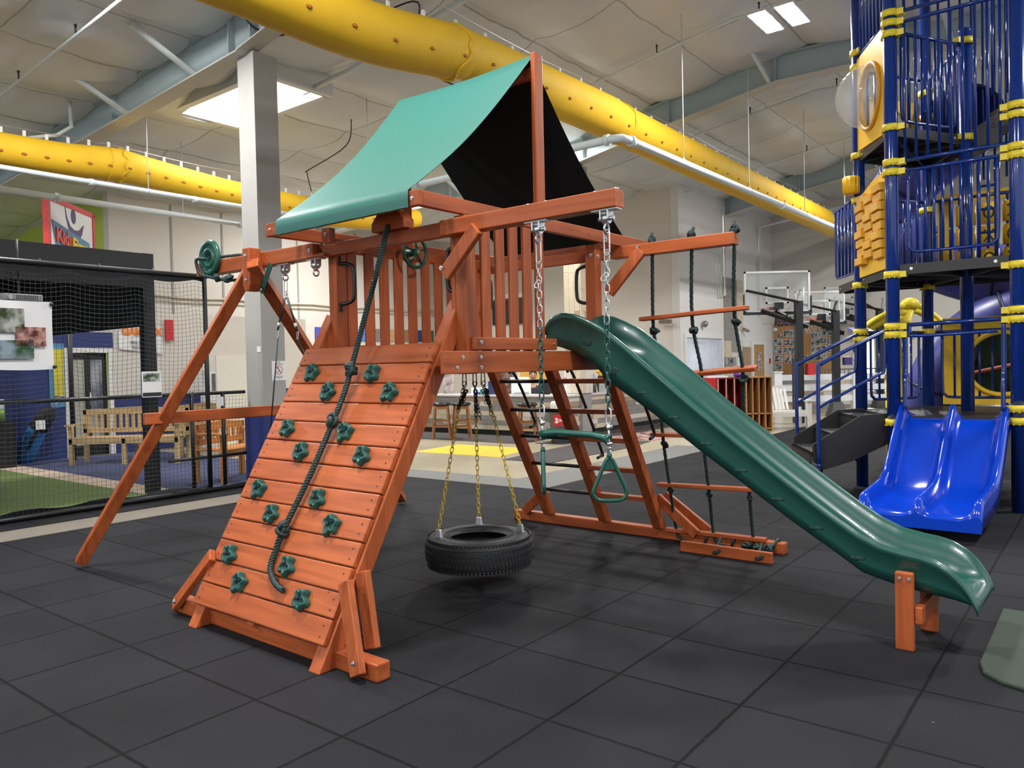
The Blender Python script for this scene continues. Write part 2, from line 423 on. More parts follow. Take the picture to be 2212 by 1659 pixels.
    hs = N.new('ShaderNodeMath'); hs.operation = 'MULTIPLY_ADD'; L.new(n1.outputs[0], hs.inputs[0]); hs.inputs[1].default_value = 0.25; L.new(seam.outputs[0], hs.inputs[2])
    bp = N.new('ShaderNodeBump'); bp.inputs['Strength'].default_value = 0.5; bp.inputs['Distance'].default_value = 0.006
    L.new(hs.outputs[0], bp.inputs['Height']); L.new(bp.outputs[0], b.inputs['Normal'])
    return m
M_rub = mat_rubber()
M_rubgrey = mat('rubber_grey', (0.15, 0.15, 0.145), 0.8, noise=0.25, nscale=120, bump=0.1)
M_conc = mat('floor_concrete', (0.36, 0.30, 0.20), 0.28, noise=0.22, nscale=1.2, c2=(0.46, 0.41, 0.30))
M_strip = mat('strip_concrete', (0.19, 0.165, 0.135), 0.5, noise=0.2, nscale=3)
M_turf = mat('putting_turf', (0.10, 0.15, 0.035), 0.95, noise=0.3, nscale=150, bump=0.3, bscale=220)
M_carpet = mat('blue_carpet', (0.045, 0.055, 0.125), 0.95, noise=0.25, nscale=90)
M_tan = mat('tan_strip', (0.50, 0.38, 0.29), 0.9, noise=0.15, nscale=20)
M_dcarpet = mat('charcoal_carpet', (0.055, 0.05, 0.05), 0.95, noise=0.5, nscale=40)
M_wall = mat('wall_beige', (0.66, 0.62, 0.565), 0.85, noise=0.04, nscale=1.5)
M_wall2 = mat('wall_light', (0.72, 0.70, 0.68), 0.85, noise=0.03, nscale=1.5)
M_ceil = mat('ceiling_blanket', (0.66, 0.68, 0.69), 0.5, noise=0.08, nscale=1.3, bump=1.0, bscale=5.0)
def seams(m, per_u, off_u, per_v, off_v):
    # lapped seams of the insulation blankets
    N, L = m.node_tree.nodes, m.node_tree.links; b = N['Principled BSDF']; src = b.inputs['Base Color'].links[0].from_socket
    tc = N.new('ShaderNodeTexCoord'); sx = N.new('ShaderNodeSeparateXYZ'); L.new(tc.outputs['Object'], sx.inputs[0])
    nz = N.new('ShaderNodeTexNoise'); nz.inputs['Scale'].default_value = 1.7; L.new(tc.outputs['Object'], nz.inputs['Vector'])
    outs = []
    for i, per, off in ((0, per_u, off_u), (1, per_v, off_v)):
        a = N.new('ShaderNodeMath'); a.operation = 'MULTIPLY_ADD'; L.new(nz.outputs[0], a.inputs[0]); a.inputs[1].default_value = .10; L.new(sx.outputs[i], a.inputs[2])
        q = N.new('ShaderNodeMath'); q.operation = 'MULTIPLY_ADD'; L.new(a.outputs[0], q.inputs[0]); q.inputs[1].default_value = 1 / per; q.inputs[2].default_value = -off / per + 200.5
        f = N.new('ShaderNodeMath'); f.operation = 'FRACT'; L.new(q.outputs[0], f.inputs[0])
        s = N.new('ShaderNodeMath'); s.operation = 'SUBTRACT'; L.new(f.outputs[0], s.inputs[0]); s.inputs[1].default_value = .5
        ab = N.new('ShaderNodeMath'); ab.operation = 'ABSOLUTE'; L.new(s.outputs[0], ab.inputs[0]); outs.append(ab)
    mn = N.new('ShaderNodeMath'); mn.operation = 'MINIMUM'; L.new(outs[0].outputs[0], mn.inputs[0]); L.new(outs[1].outputs[0], mn.inputs[1])
    mr = N.new('ShaderNodeMapRange'); mr.inputs['From Min'].default_value = .002; mr.inputs['From Max'].default_value = .011; mr.inputs['To Min'].default_value = .5; mr.inputs['To Max'].default_value = 1
    L.new(mn.outputs[0], mr.inputs[0]); mx = N.new('ShaderNodeMixRGB'); mx.blend_type = 'MULTIPLY'; mx.inputs[0].default_value = 1
    L.new(src, mx.inputs[1]); L.new(mr.outputs[0], mx.inputs[2]); L.new(mx.outputs[0], b.inputs['Base Color'])
seams(M_ceil, 1.52, .4, 2.0, -1.9)

fl = MB().box((-32, -8, -0.25), (9, 34, -0.022)); struct('floor', fl, M_conc)
# rubber mats (black tiles on most of the floor, a grey border row beyond)
rm = MB().prism([(-8.1, -6), (8.5, -6), (8.5, 25.98), (-5.56, 25.98), (-5.56, 7.62), (-8.1, 7.62)], 2, -0.022, 0.0)
solo('rubber_flooring', rm, M_rub, 'black interlocking rubber tile flooring under the wooden playset', 'floor mat', BF, (0, 0, 0))
rg = MB().prism([(-8.9, 7.622), (-5.562, 7.622), (-5.562, 13.0), (-6.35, 13.0), (-6.35, 8.22), (-8.9, 8.22)], 2, -0.022, -0.001)
solo('rubber_border', rg, M_rubgrey, 'grey rubber border tiles between black tiles and tan concrete', 'floor mat', BF, (-6.3, 8, 0))
st = MB().box((-8.68, -6, -0.022), (-8.102, 7.6, -0.008)); struct('trim_1', st, M_strip)
sm_ = MB().box((-9.5, -6, -0.022), (-8.69, 7.6, -0.002)); solo('rubber_runner', sm_, M_rub, 'narrow strip of black rubber tiles along the net', 'floor mat', BF, (-9.0, 3, 0))
tf = MB().box((-15.28, -6, -0.022), (-9.52, 4.82, -0.002)); solo('putting_turf', tf, M_turf, 'green putting turf behind the black net', 'turf', BF, (-12, 3, 0))
tn = MB().box((-15.28, 4.83, -0.022), (-9.52, 5.22, -0.003)); solo('turf_edging', tn, M_tan, 'tan carpet edging strip between green turf and blue carpet', 'carpet strip', BF, (-12, 5, 0))
cp = MB().box((-15.28, 5.23, -0.022), (-9.52, 7.7, -0.004)); solo('blue_carpet', cp, M_carpet, 'navy blue carpet under the wooden benches', 'carpet', BF, (-12, 6, 0))
yp = MB().prism([(-10.2, 10.1), (-8.25, 10.15), (-8.55, 11.5), (-10.35, 11.45)], 2, -0.022, -0.018)
solo('yellow_floor_panel', yp, mat('floor_yellow', (0.86, 0.60, 0.06), 0.35, noise=0.08), 'bright yellow panel painted on the tan concrete floor', 'floor marking', BF, (-9.3, 10.8, 0))
dp = MB().prism([(-7.95, 9.9), (-7.0, 9.9), (-7.0, 12.4), (-7.2, 13.6), (-8.35, 13.4)], 2, -0.022, -0.012)
solo('charcoal_mat', dp, M_dcarpet, 'dark charcoal mat on concrete behind the ladder', 'mat', BF, (-7.6, 11.6, 0))
cc = MB().box((-13.5, 12.05, -0.022), (-9.3, 13.35, -0.014)); cc.box((-9.05, 12.3, -0.022), (-8.4, 18.9, -0.014))
solo('counter_carpet', cc, M_dcarpet, 'dark carpet band in front of the plank-faced counter', 'carpet', BF, (-11, 12.6, 0))

# ceiling: sagging insulation blanket between purlins, with the skylight opening left out
SK = (-12.55, -10.1, 7.0, 8.15)
c = MB(); nu, nv = 190, 200; U0, U1, V0, V1 = -30.0, 8.0, -7.0, 30.0
def cz(u, v):
    a = abs(math.sin(math.pi * (u - 0.4) / 1.52)) ** 0.55; b_ = abs(math.sin(math.pi * (v + 1.9) / 2.0)) ** 0.5
    w = 0.02 * math.sin(3.1 * u + 1.7 * v) + 0.015 * math.sin(5.3 * v - 2.2 * u)
    return ceil_z(u) - 0.02 - (0.20 * a * (0.30 + 0.70 * b_)) + w * a
for i in range(nu + 1):
    for j in range(nv + 1):
        u = U0 + (U1 - U0) * i / nu; v = V0 + (V1 - V0) * j / nv; c.v.append((u, v, cz(u, v)))
for i in range(nu):
    for j in range(nv):
        uc = U0 + (U1 - U0) * (i + .5) / nu; vc = V0 + (V1 - V0) * (j + .5) / nv
        if SK[0] < uc < SK[1] and SK[2] < vc < SK[3]: continue
        a = i * (nv + 1) + j; c.f.append((a, a + nv + 1, a + nv + 2, a + 1)); c.sm.append(True); c.mi.append(0)
ce = struct('ceiling', c, M_ceil)
rf = MB()  # curb of the skylight and the light pane
z0 = ceil_z(-11.3) - 0.30
for a, b in (((SK[0]-.1, SK[2]-.1, z0), (SK[0]+.02, SK[3]+.1, z0+.75)), ((SK[1]-.02, SK[2]-.1, z0), (SK[1]+.1, SK[3]+.1, z0+.75)),
             ((SK[0], SK[2]-.1, z0), (SK[1], SK[2]+.02, z0+.75)), ((SK[0], SK[3]-.02, z0), (SK[1], SK[3]+.1, z0+.75))): rf.box(a, b)
w1 = struct('window_1', rf, M_white)
sp = MB().box((SK[0], SK[2], z0 + .5), (SK[1], SK[3], z0 + .52)); part('skylight_pane', sp, M_sky, w1)
rm2 = MB().box((-11.33, SK[2], z0 + .46), (-11.27, SK[3], z0 + .5)); part('skylight_bar', rm2, M_white, w1)

# purlins showing as ridges along the building
for k, u in enumerate((-16.0, -13.28, -7.95 , -6.45 , -3.35)):
    pass

# walls
PANEL = [9.55, 12.2, 16.0]
w = MB().box((-18.25, 8.3, -0.02), (-18.0, 19.25, ceil_z(-18) + 0.1)); wl = struct('wall_left', w, M_wall)
for k, v in enumerate((9.75, 11.1, 13.4, 15.5)):
    part('panel_joint', MB().box((-18.0, v, 0), (-17.985, v + 0.05, 5.6)), M_col, wl)
w = MB().box((-28, 8.3, -0.02), (-18.25, 8.5, 5.7)); struct('wall_lime', w, M_lime)
w = MB().box((-28.2, -7, -0.02), (-28, 8.5, 5.4)); struct('wall_alcove', w, M_wall2)
w = MB().box((-18.25, 19.0, -0.02), (-9.3, 19.25, 6.5)); struct('wall_counter', w, M_wall)
w = MB().box((-9.32, 18.95, -0.02), (-9.1, 26.2, 6.5)); struct('wall_corridor', w, M_wall2)
w = MB().box((-9.1, 26.0, -0.02), (9, 26.25, 7.2)); struct('wall_back', w, M_wall)
# lower partition with the shop door, left
w = MB().box((-15.5, -6, -0.02), (-15.3, 6.17, 2.75)); struct('wall_partition', w, M_wallblue)
w = MB().box((-15.5, 7.06, -0.02), (-15.3, 11.6, 2.75)); wb = struct('wall_partition_right', w, M_wall)
part('beige_head', MB().box((-15.5, 6.17, 2.34), (-15.3, 7.06, 2.75)), M_wall, wb)
part('blue_wainscot', MB().box((-15.3, 7.06, 0), (-15.28, 11.6, 1.12)), M_wallblue, wb)
part('door_head', MB().box((-15.5, 6.17, 2.04), (-15.29, 7.06, 2.34)), M_wallblue, wb)
d1 = MB().box((-15.34, 6.17, 0), (-15.27, 6.27, 2.04)).box((-15.34, 6.96, 0), (-15.27, 7.04, 2.04)).box((-15.34, 6.27, 1.95), (-15.27, 6.96, 2.04))
dd = struct('door_1', d1, M_white)
part('door_leaf', MB().box((-15.42, 6.27, 0), (-15.38, 6.34, 1.95)).box((-15.42, 6.56, 0), (-15.38, 6.66, 1.95)).box((-15.42, 6.89, 0), (-15.38, 6.96, 1.95)).box((-15.42, 6.27, 1.83), (-15.38, 6.96, 1.95)).box((-15.42, 6.27, 0.0), (-15.38, 6.96, 0.2)), M_black, dd)
part('door_glass', MB().box((-15.41, 6.34, .2), (-15.40, 6.56, 1.83)), mat('door_glass_pale', (0.42, 0.42, 0.36), 0.1, noise=0.3, nscale=2), dd)
part('door_glass', MB().box((-15.41, 6.66, .2), (-15.40, 6.89, 1.83)), mat('door_glass', (0.10, 0.14, 0.24), 0.1, noise=0.5, nscale=2, c2=(0.36, 0.38, 0.42)), dd)
part('door_handle', MB().tube([(-15.36, 6.62, 0.95), (-15.31, 6.62, 0.95), (-15.31, 6.62, 1.2), (-15.36, 6.62, 1.2)], 0.012, 6), M_steel, dd)
# window and door on the corridor wall
wf = MB()
for a, b in (((-9.1, 19.12, 0.6), (-9.04, 19.22, 2.28)), ((-9.1, 21.6, 0.6), (-9.04, 21.7, 2.28)), ((-9.1, 19.22, 2.18), (-9.04, 21.6, 2.28)), ((-9.1, 19.22, 0.6), (-9.04, 21.6, 0.68))): wf.box(a, b)
w2 = struct('window_2', wf, M_white)
M_poster = mat('window_film', (0.42, 0.48, 0.66), 0.3, noise=0.3, nscale=2.5, c2=(0.72, 0.75, 0.86))
part('window_film', MB().box((-9.1, 19.22, 0.68), (-9.08, 21.6, 2.18)), M_poster, w2)
pk = MB(); q = random.Random(3)
PLK = [mat('plank_pale', (0.62, 0.53, 0.40), 0.6, noise=0.2, nscale=6), mat('plank_grey', (0.27, 0.26, 0.24), 0.6, noise=0.25, nscale=6),
       mat('plank_tan', (0.42, 0.30, 0.19), 0.6, noise=0.2, nscale=6), mat('plank_white', (0.66, 0.62, 0.56), 0.6, noise=0.15, nscale=6)]
def planks_v(mb, u, v0, v1, z0, z1, nn, seed):
    q = random.Random(seed); wv = (v1 - v0) / nn
    for i in range(nn):
        z = z0
        while z < z1:
            h = q.uniform(0.5, 1.3); zz = min(z1, z + h); mb.box((u, v0 + wv * i + .003, z), (u + .03, v0 + wv * (i + 1) - .003, zz - .004), mi=q.randrange(4)); z = zz
planks_v(pk, -9.1, 21.85, 23.3, 0.0, 4.0, 3, 5)
solo('plank_panel', pk, PLK, 'tall mixed-tone wood plank panel beside the digital clock', 'wall panel', BF, (-9.1, 22.6, 0))
d2 = MB().box((-9.1, 23.9, 0), (-9.03, 24.05, 2.15)).box((-9.1, 25.0, 0), (-9.03, 25.15, 2.15)).box((-9.1, 24.05, 2.03), (-9.03, 25.0, 2.15))
dd = struct('door_2', d2, M_white)
part('door_leaf', MB().box((-9.1, 24.05, 0), (-9.06, 25.0, 2.03)), mat('door_wood', (0.42, 0.24, 0.09), 0.5, noise=0.2), dd)
part('door_poster', MB().box((-9.06, 24.4, 1.2), (-9.05, 24.75, 1.8)), mat('poster_grey', (0.3, 0.28, 0.25), 0.7, noise=0.7, nscale=14, c2=(0.6, 0.55, 0.5)), dd)
# bright glazed entrance on the back wall, seen through the tower
wn = MB(); nW = 3
U_W = (-6.3, -4.9)
wn.box((U_W[0] - .1, 25.9, 0), (U_W[1] + .1, 26.0, .1)).box((U_W[0] - .1, 25.9, 2.1), (U_W[1] + .1, 26.0, 2.2))
for k in range(4): uu = U_W[0] - .05 + (U_W[1] - U_W[0]) * k / 3; wn.box((uu - .04, 25.9, 0), (uu + .06, 26.0, 2.2))
wn.box((U_W[0], 25.9, .95), (U_W[1], 26.0, 1.03))
w3 = struct('window_3', wn, M_vinyl)
part('glass_pane', MB().box((U_W[0], 25.95, .1), (U_W[1], 25.97, 2.1)), M_day, w3)

# roof girders with stiffeners
def girder(v, label, u0=-20.0, u1=3.0, name='roof_girder'):
    t = thing(name, label, 'girder', BF, (-9.2, v, 6.0), 'tapered blue roof girders')
    bot = [(-20, 5.22), (-13.9, 5.53), (-9.2, 5.80), (-9.15, 5.82), (-7.2, 6.15), (-4.8, 6.52), (-3.5, 6.50), (3, 6.15)]
    us = [x for x, _ in bot if u0 <= x <= u1]
    pts = [(x, interp(bot, x)) for x in us]; top = [(x, ceil_z(x) + .05) for x in us]
    web = MB().prism(pts + top[::-1], 1, v - .012, v + .012); part('web', web, M_girder, t)
    f = MB()
    for (a, za), (b, zb) in zip(pts, pts[1:]):
        f.add([(a, v-.13, za-.02), (b, v-.13, zb-.02), (b, v+.13, zb-.02), (a, v+.13, za-.02), (a, v-.13, za), (b, v-.13, zb), (b, v+.13, zb), (a, v+.13, za)],
              [(0,1,2,3), (4,7,6,5), (0,4,5,1), (1,5,6,2), (2,6,7,3), (3,7,4,0)])
    part('bottom_flange', f, mat('flange_cream', (0.56, 0.55, 0.50), 0.6), t)
    f = MB()
    for (a, za), (b, zb) in zip(top, top[1:]):
        za -= .12; zb -= .12
        f.add([(a, v-.12, za-.02), (b, v-.12, zb-.02), (b, v+.12, zb-.02), (a, v+.12, za-.02), (a, v-.12, za), (b, v-.12, zb), (b, v+.12, zb), (a, v+.12, za)],
              [(0,1,2,3), (4,7,6,5), (0,4,5,1), (1,5,6,2), (2,6,7,3), (3,7,4,0)])
    part('top_flange', f, M_girder, t)
    for x in (-15.2, -12.75, -9.4, -8.9, -6.9, -4.8, -2.5):
        if u0 < x < u1:
            zb, zt = interp(bot, x), ceil_z(x) - .1
            part('stiffener', MB().box((x - .01, v - .11, zb), (x + .01, v + .11, zt)), M_girder, t)
    for x in (-15.4, -12.3, -10.3, -4.9, -2.0):
        if u0 < x < u1:
            zb = interp(bot, x); part('flange_brace', MB().bar((x, v - .08, zb + .02), (x - .05, v - .95, ceil_z(x) - .12), .06, .06), M_pipe, t)
    return t
girder(6.1, 'pale blue tapered roof girder resting on the tall grey column')
girder(14.1, 'pale blue roof girder crossing behind the long yellow duct')
girder(22.1, 'short pale blue roof girder farthest back, above the corridor wall')
girder(-1.9, 'roof girder behind the photographer', -14, 3) if False else None

# columns
def column(v, label, u=-9.03, s=.37, top=5.80):
    t = thing('support_column', label, 'column', BF, (u, v, 0), 'boxed building columns')
    part('shaft', MB().box((u - s, v, -.02), (u, v + s, top)), M_col, t, bevel=.004)
    return t
c1 = column(6.12, 'tall grey boxed column left of the playset, under the near girder')
part('padding', MB().box((-9.03 - .40, 6.09, 0), (-9.0, 6.12 + .40, 1.0)), M_wallblue, c1)
c2 = column(14.0, 'boxed column clad in pale planks behind the canopy, under the second girder')
pk = MB(); q = random.Random(9)
for (u0_, v0_, du, dv) in ((-9.43, 13.97, .395, .03), (-9.03, 13.97, .03, .42)):
    for i in range(3):
        z = .9; 
        while z < 4.0:
            zz = min(4.0, z + q.uniform(.5, 1.2)); m_i = q.choice((0, 2, 3, 0)) if z < 2.1 else 0
            if du > dv: pk.box((u0_ + du * i / 3 + .002, v0_, z), (u0_ + du * (i + 1) / 3 - .002, v0_ + dv, zz - .004), mi=m_i)
            else: pk.box((u0_, v0_ + dv * i / 3 + .002, z), (u0_ + du, v0_ + dv * (i + 1) / 3 - .002, zz - .004), mi=m_i)
            z = zz
part('plank_cladding', pk, PLK, c2)
# notice on the near column
pl = thing('rules_notice', 'white printed no-running notice taped on the grey column', 'notice', BF, (-9.02, 6.3, 1.5))
part('sheet', MB().box((-9.03, 6.27, 1.395), (-9.026, 6.49, 1.66)), M_paper, pl)
part('prohibition_ring', MB().tube([(-9.024, 6.38 + .055*math.cos(a*math.pi/10), 1.535 + .055*math.sin(a*math.pi/10)) for a in range(20)], .004, 5, closed=True).bar((-9.024, 6.345, 1.575), (-9.024, 6.415, 1.495), .006, .006), M_red, pl)
part('runner_symbol', MB().bar((-9.025, 6.37, 1.555), (-9.025, 6.385, 1.53), .012, .004).bar((-9.025, 6.385, 1.53), (-9.025, 6.40, 1.505), .009, .004).bar((-9.025, 6.385, 1.53), (-9.025, 6.355, 1.51), .009, .004).ball((-9.025, 6.366, 1.566), .008, 8, 5), M_ink, pl)
text_mesh('lettering', 'NO\nRUNNING', .028, M_ink, pl, BF, (-9.0255, 6.38, 1.628), (0, 1, 0), (0, 0, 1), .0005)
text_mesh('small_print', 'PLEASE BE MINDFUL OF\nOTHERS AROUND\nTHANK YOU', .014, M_ink, pl, BF, (-9.0255, 6.38, 1.435), (0, 1, 0), (0, 0, 1), .0005)
solo('switch_plate', MB().box((-9.13, 6.115, 1.78), (-9.05, 6.12, 1.86)), M_white, 'small white cover plate high on the grey column', 'cover plate', BF, (-9.1, 6.12, 1.8))

# lamp fixtures
FIX = None
def fixture(u, v, lab):
    z = min(6.3, ceil_z(u) - .25)
    t = thing('high_bay_lamp', lab, 'ceiling light', BF, (u, v, z), 'high-bay ceiling lamps')
    for s in (-1, 1):
        cx = u + s * .185
        h = part('housing', MB().box((cx - .13, v - .40, z), (cx + .13, v + .40, z + .04)), M_white, t)
        part('light_panel', MB().add([(cx - .11, v - .37, z - .003), (cx + .11, v - .37, z - .003), (cx + .11, v + .37, z - .003), (cx - .11, v + .37, z - .003)], [(0, 3, 2, 1)]), M_lamp, h, fixn=False)
        part('hanger', MB().tube([(cx, v - .3, z + .04), (cx, v, z + .2), (cx, v + .3, z + .04)], .004, 4), M_steel, t)
    return t
LL = {(-3.7, 11.0): 'pair of glowing ceiling light panels nearest the blue tower top', (-9.4, 21.6): 'glowing twin ceiling lamp in front of the third girder',
      (-9.4, 24.8): 'small glowing twin ceiling lamp farthest back at the corridor'}
for (u, v) in LAMPS: 
    fixture(u, v, LL.get((u, v)) or 'unseen added twin-panel ceiling lamp above ' + {-15.0: 'the far left bay', -9.4: 'the net and column line', -3.7: 'the playset bay', 2.0: 'the right-hand bay'}[u] + ', ' + ('nearest the camera end' if v < 0 else 'in the near row' if v < 4 else 'in the row over the turf' if v < 8 else 'in the second row' if v < 12 else 'in the third row' if v < 15 else 'in the fourth row'))

# yellow fabric air ducts
def duct(name, label, pts, rads, holes, u, hz):
    t = thing(name, label, 'air duct', BF, tuple(pts[len(pts)//2]), 'yellow fabric air ducts')
    mb = MB(); P = catmull(pts, 14); m = len(P)
    rr = []
    for i, p in enumerate(P):
        k = i / (m - 1) * (len(rads) - 1); j = min(int(k), len(rads) - 2); r0 = rads[j] + (rads[j+1] - rads[j]) * (k - j)
        rr.append(r0)
    mb.tube(P, 1, 28, rad=rr); part('sleeve', mb, M_yduct, t)
    seg = []
    return t, P, rr
def duct_fit(t, P, rr, side, ang, v0, v1, n):
    mv = mat('vent_orange', (0.40, 0.13, 0.01), 0.8)
    for k in range(n):
        v = v0 + (v1 - v0) * k / (n - 1)
        i = min(range(len(P)), key=lambda a: abs(P[a].y - v)); p = P[i]; r = rr[i]
        c = (p.x + side * r * math.cos(ang), v, p.z - r * math.sin(ang))
        part('vent', MB().ball(c, .036, 8, 6, (.35, 1.1, .6)), mv, t)
    for k in range(n):
        v = v0 + (v1 - v0) * (k + .3) / (n - 1); i = min(range(len(P)), key=lambda a: abs(P[a].y - v)); p = P[i]
        part('hook', MB().box((p.x - .012, v - .02, p.z + rr[i] - .02), (p.x + .012, v + .02, p.z + rr[i] + .09)), M_white, t)
t, P, rr = duct('air_duct', 'long yellow fabric air duct passing behind the green canopy peak',
    [(-6.3, 2.0, 5.08), (-6.3, 4.0, 5.10), (-6.3, 5.6, 5.12), (-6.3, 6.9, 5.30), (-6.3, 7.4, 5.36), (-6.3, 9.0, 5.38), (-6.3, 10.5, 5.40), (-6.3, 11.2, 5.38), (-6.3, 14, 5.35), (-6.3, 19, 5.32), (-6.3, 25.9, 5.3)],
    [.30, .30, .31, .315, .29, .31, .32, .31, .32, .315, .31], 0, -6.3, 5.3)
duct_fit(t, P, rr, 1, .42, 3.6, 22.0, 34)
part('cable', MB().tube([(-6.3, v * 1.0, 5.80 + .02 * math.sin(v * 2)) for v in range(2, 26)], .006, 4), M_steel, t)
part('seam_fold', MB().tube([(-6.3 + .318*math.cos(a*math.pi/14), 7.0 + .05*math.sin(a), 5.31 + .318*math.sin(a*math.pi/14)) for a in range(28)], .018, 5, closed=True), M_yduct, t)
part('seam_fold', MB().tube([(-6.3 + .318*math.cos(a*math.pi/14), 11.0 + .03*math.sin(a), 5.385 + .318*math.sin(a*math.pi/14)) for a in range(28)], .012, 5, closed=True), M_yduct, t)
t, P, rr = duct('air_duct', 'yellow fabric air duct at left, bent above the black net',
    [(-12.8, 2.5, 4.82), (-12.8, 4.0, 4.84), (-12.8, 5.2, 4.87), (-12.8, 6.05, 4.93), (-12.8, 6.6, 4.90), (-12.8, 8.1, 4.80), (-12.8, 10.2, 4.75), (-12.8, 12.0, 4.88), (-12.8, 12.9, 5.0)],
    [.24, .24, .245, .265, .25, .24, .27, .25, .20], 0, -12.8, 4.85)
duct_fit(t, P, rr, 1, .30, 3.4, 12.3, 30)
part('cable', MB().tube([(-12.8, 2 + .5 * k, 5.22 + .02 * math.sin(k)) for k in range(23)], .006, 4), M_steel, t)
part('seam_fold', MB().tube([(-12.8 + .27*math.cos(a*math.pi/14), 6.1 + .04*math.sin(a*2), 4.93 + .27*math.sin(a*math.pi/14)) for a in range(28)], .016, 5, closed=True), M_yduct, t)
part('seam_fold', MB().tube([(-12.8 + .26*math.cos(a*math.pi/14), 5.9 + .03*math.sin(a*3), 4.92 + .26*math.sin(a*math.pi/14)) for a in range(28)], .012, 5, closed=True), M_yduct, t)

# sprinkler mains, branch lines and their hanger rods
def pipe(label, pts, r, rods=(), couplings=(), name='sprinkler_pipe', group='sprinkler pipes'):
    t = thing(name, label, 'pipe', BF, tuple(pts[0]), group)
    part('pipe_run', MB().tube(pts, r, 12), M_pipe, t)
    for (p, zt) in rods:
        part('hanger_rod', MB().cyl((p[0], p[1], p[2]), (p[0], p[1], zt), .008, 6).tube([(p[0], p[1] , p[2] - r*1.1), (p[0] + r*1.15, p[1], p[2]), (p[0], p[1], p[2] + r*1.6), (p[0] - r*1.15, p[1], p[2])], .007, 5, closed=True), M_pipe, t)
    for p, d in couplings:
        a = V3(p) - V3(d) * .035; b = V3(p) + V3(d) * .035
        part('coupling', MB().cyl(a, b, r * 1.35, 12), M_pipe, t)
    return t
pipe('thick white sprinkler main crossing in front of the yellow duct, elbow above the canopy',
     [(-13.9, 9.15, 4.50), (-5.35, 9.15, 4.55), (-5.22, 9.2, 4.55), (-5.2, 9.35, 4.55), (-5.2, 25.9, 4.66)], .055,
     rods=[((-5.2, 11.05, 4.56), 6.95), ((-5.2, 13.75, 4.58), 6.95), ((-5.2, 16.9, 4.6), 6.95), ((-5.2, 20, 4.62), 6.95), ((-10.2, 9.15, 4.52), 6.2)],
     couplings=[((-5.42, 9.15, 4.55), (1, 0, 0)), ((-5.2, 9.42, 4.55), (0, 1, 0)), ((-9.0, 9.15, 4.53), (1, 0, 0)), ((-5.2, 15.5, 4.59), (0, 1, 0))])
pipe('white sprinkler main at far left ending beside the grey column', [(-13.9, -2.0, 4.5), (-13.9, 4.8, 4.5), (-13.9, 9.1, 4.5)], .055,
     rods=[((-13.9, 7.8, 4.5), 5.9)], couplings=[((-13.9, 9.0, 4.5), (0, 1, 0)), ((-13.9, 5.6, 4.5), (0, 1, 0))])
pipe('thin white pipe above the left main, running under the yellow duct', [(-12.45, -2.0, 4.5), (-12.45, 4.7, 4.5), (-12.45, 9.6, 4.52)], .04,
     rods=[((-12.45, 6.4, 4.5), 6.0)], couplings=[((-12.45, 5.5, 4.5), (0, 1, 0)), ((-12.45, 7.2, 4.5), (0, 1, 0))])
for k, (v, du, zz, nm) in enumerate(((11.6, 0, 6.28, 'second nearest, in front of the second girder'), (4.6, 0, 5.88, 'nearest, at the upper left'), (15.7, 0, 6.3, 'third, just behind the second girder'), (19.4, 0, 6.25, 'fourth, in front of the third girder'), (7.9, 0, 6.02, 'beside the skylight'))):
    u0, u1 = (-13.5, 2.0) if v > 5 else (-17, -6)
    if v == 7.9: u0, u1 = -10.3, -4.0
    pts = [(u, v, ceil_z(u) - .33) for u in (u0, -9.2, -4.6, u1) if u0 <= u <= u1]
    if pts[0][0] != u0: pts.insert(0, (u0, v, ceil_z(u0) - .33))
    if pts[-1][0] != u1: pts.append((u1, v, ceil_z(u1) - .33))
    t = pipe('thin sprinkler branch line under the ceiling, ' + nm, pts, .022 if v != 7.9 else .04, group='sprinkler branch lines')
    for u in (-12.6, -10.7, -7.6, -5.9, -4.2, -1.0):
        if u0 < u < u1: part('sprinkler_head', MB().cyl((u, v, ceil_z(u) - .30), (u, v, ceil_z(u) - .20), .012, 6).ball((u, v, ceil_z(u) - .19), .02, 8, 5), M_black, t)
pipe('bent white pipe dropping from ceiling in front of the near girder', [(-13.35, 5.6, 5.98), (-13.3, 5.6, 5.55), (-13.35, 5.4, 5.38), (-13.9, 4.6, 5.2), (-14.2, 4.2, 5.0)], .03, name='drop_pipe', group='sprinkler pipes')
# conduits on the left wall
for z, r, s in ((3.38, .025, .03), (3.27, .018, .02)):
    solo('wall_conduit', MB().tube([(-17.95, 8.4 + .5 * k, z + s * math.sin(k * 1.3) * .7) for k in range(22)], r, 6), mat('conduit_cream', (0.62, 0.56, 0.44), 0.5),
         'cream conduit along the beige left wall, %s of the two' % ('upper' if z > 3.3 else 'lower'), 'conduit', BF, (-17.95, 12, z))
# loose cables on the ceiling
M_cable = mat('cable_black', (0.01, 0.01, 0.02), 0.5)
solo('ceiling_cable', MB().tube(catmull([(-9.0, 6.0, 6.6), (-8.9, 5.95, 6.1), (-8.7, 6.3, 5.95), (-8.2, 6.5, 6.1), (-7.9, 7.2, 6.28), (-7.4, 7.6, 6.45), (-8.2, 8.3, 6.3), (-8.6, 9.2, 6.2), (-8.6, 10.4, 6.22)], 6), .012, 6), M_cable,
     'black cable drooping under the ceiling beside the column top', 'cable', BF, (-8.5, 7, 6.2))
solo('ceiling_cable', MB().tube(catmull([(-10.9, 9.4, 6.05), (-11.3, 9.6, 5.7), (-12.3, 9.5, 5.4), (-12.35, 9.5, 5.35), (-12.3, 9.55, 5.0)], 6), .010, 6), M_cable,
     'thin black wire hanging down to the left yellow duct', 'cable', BF, (-12, 9.5, 5.5))
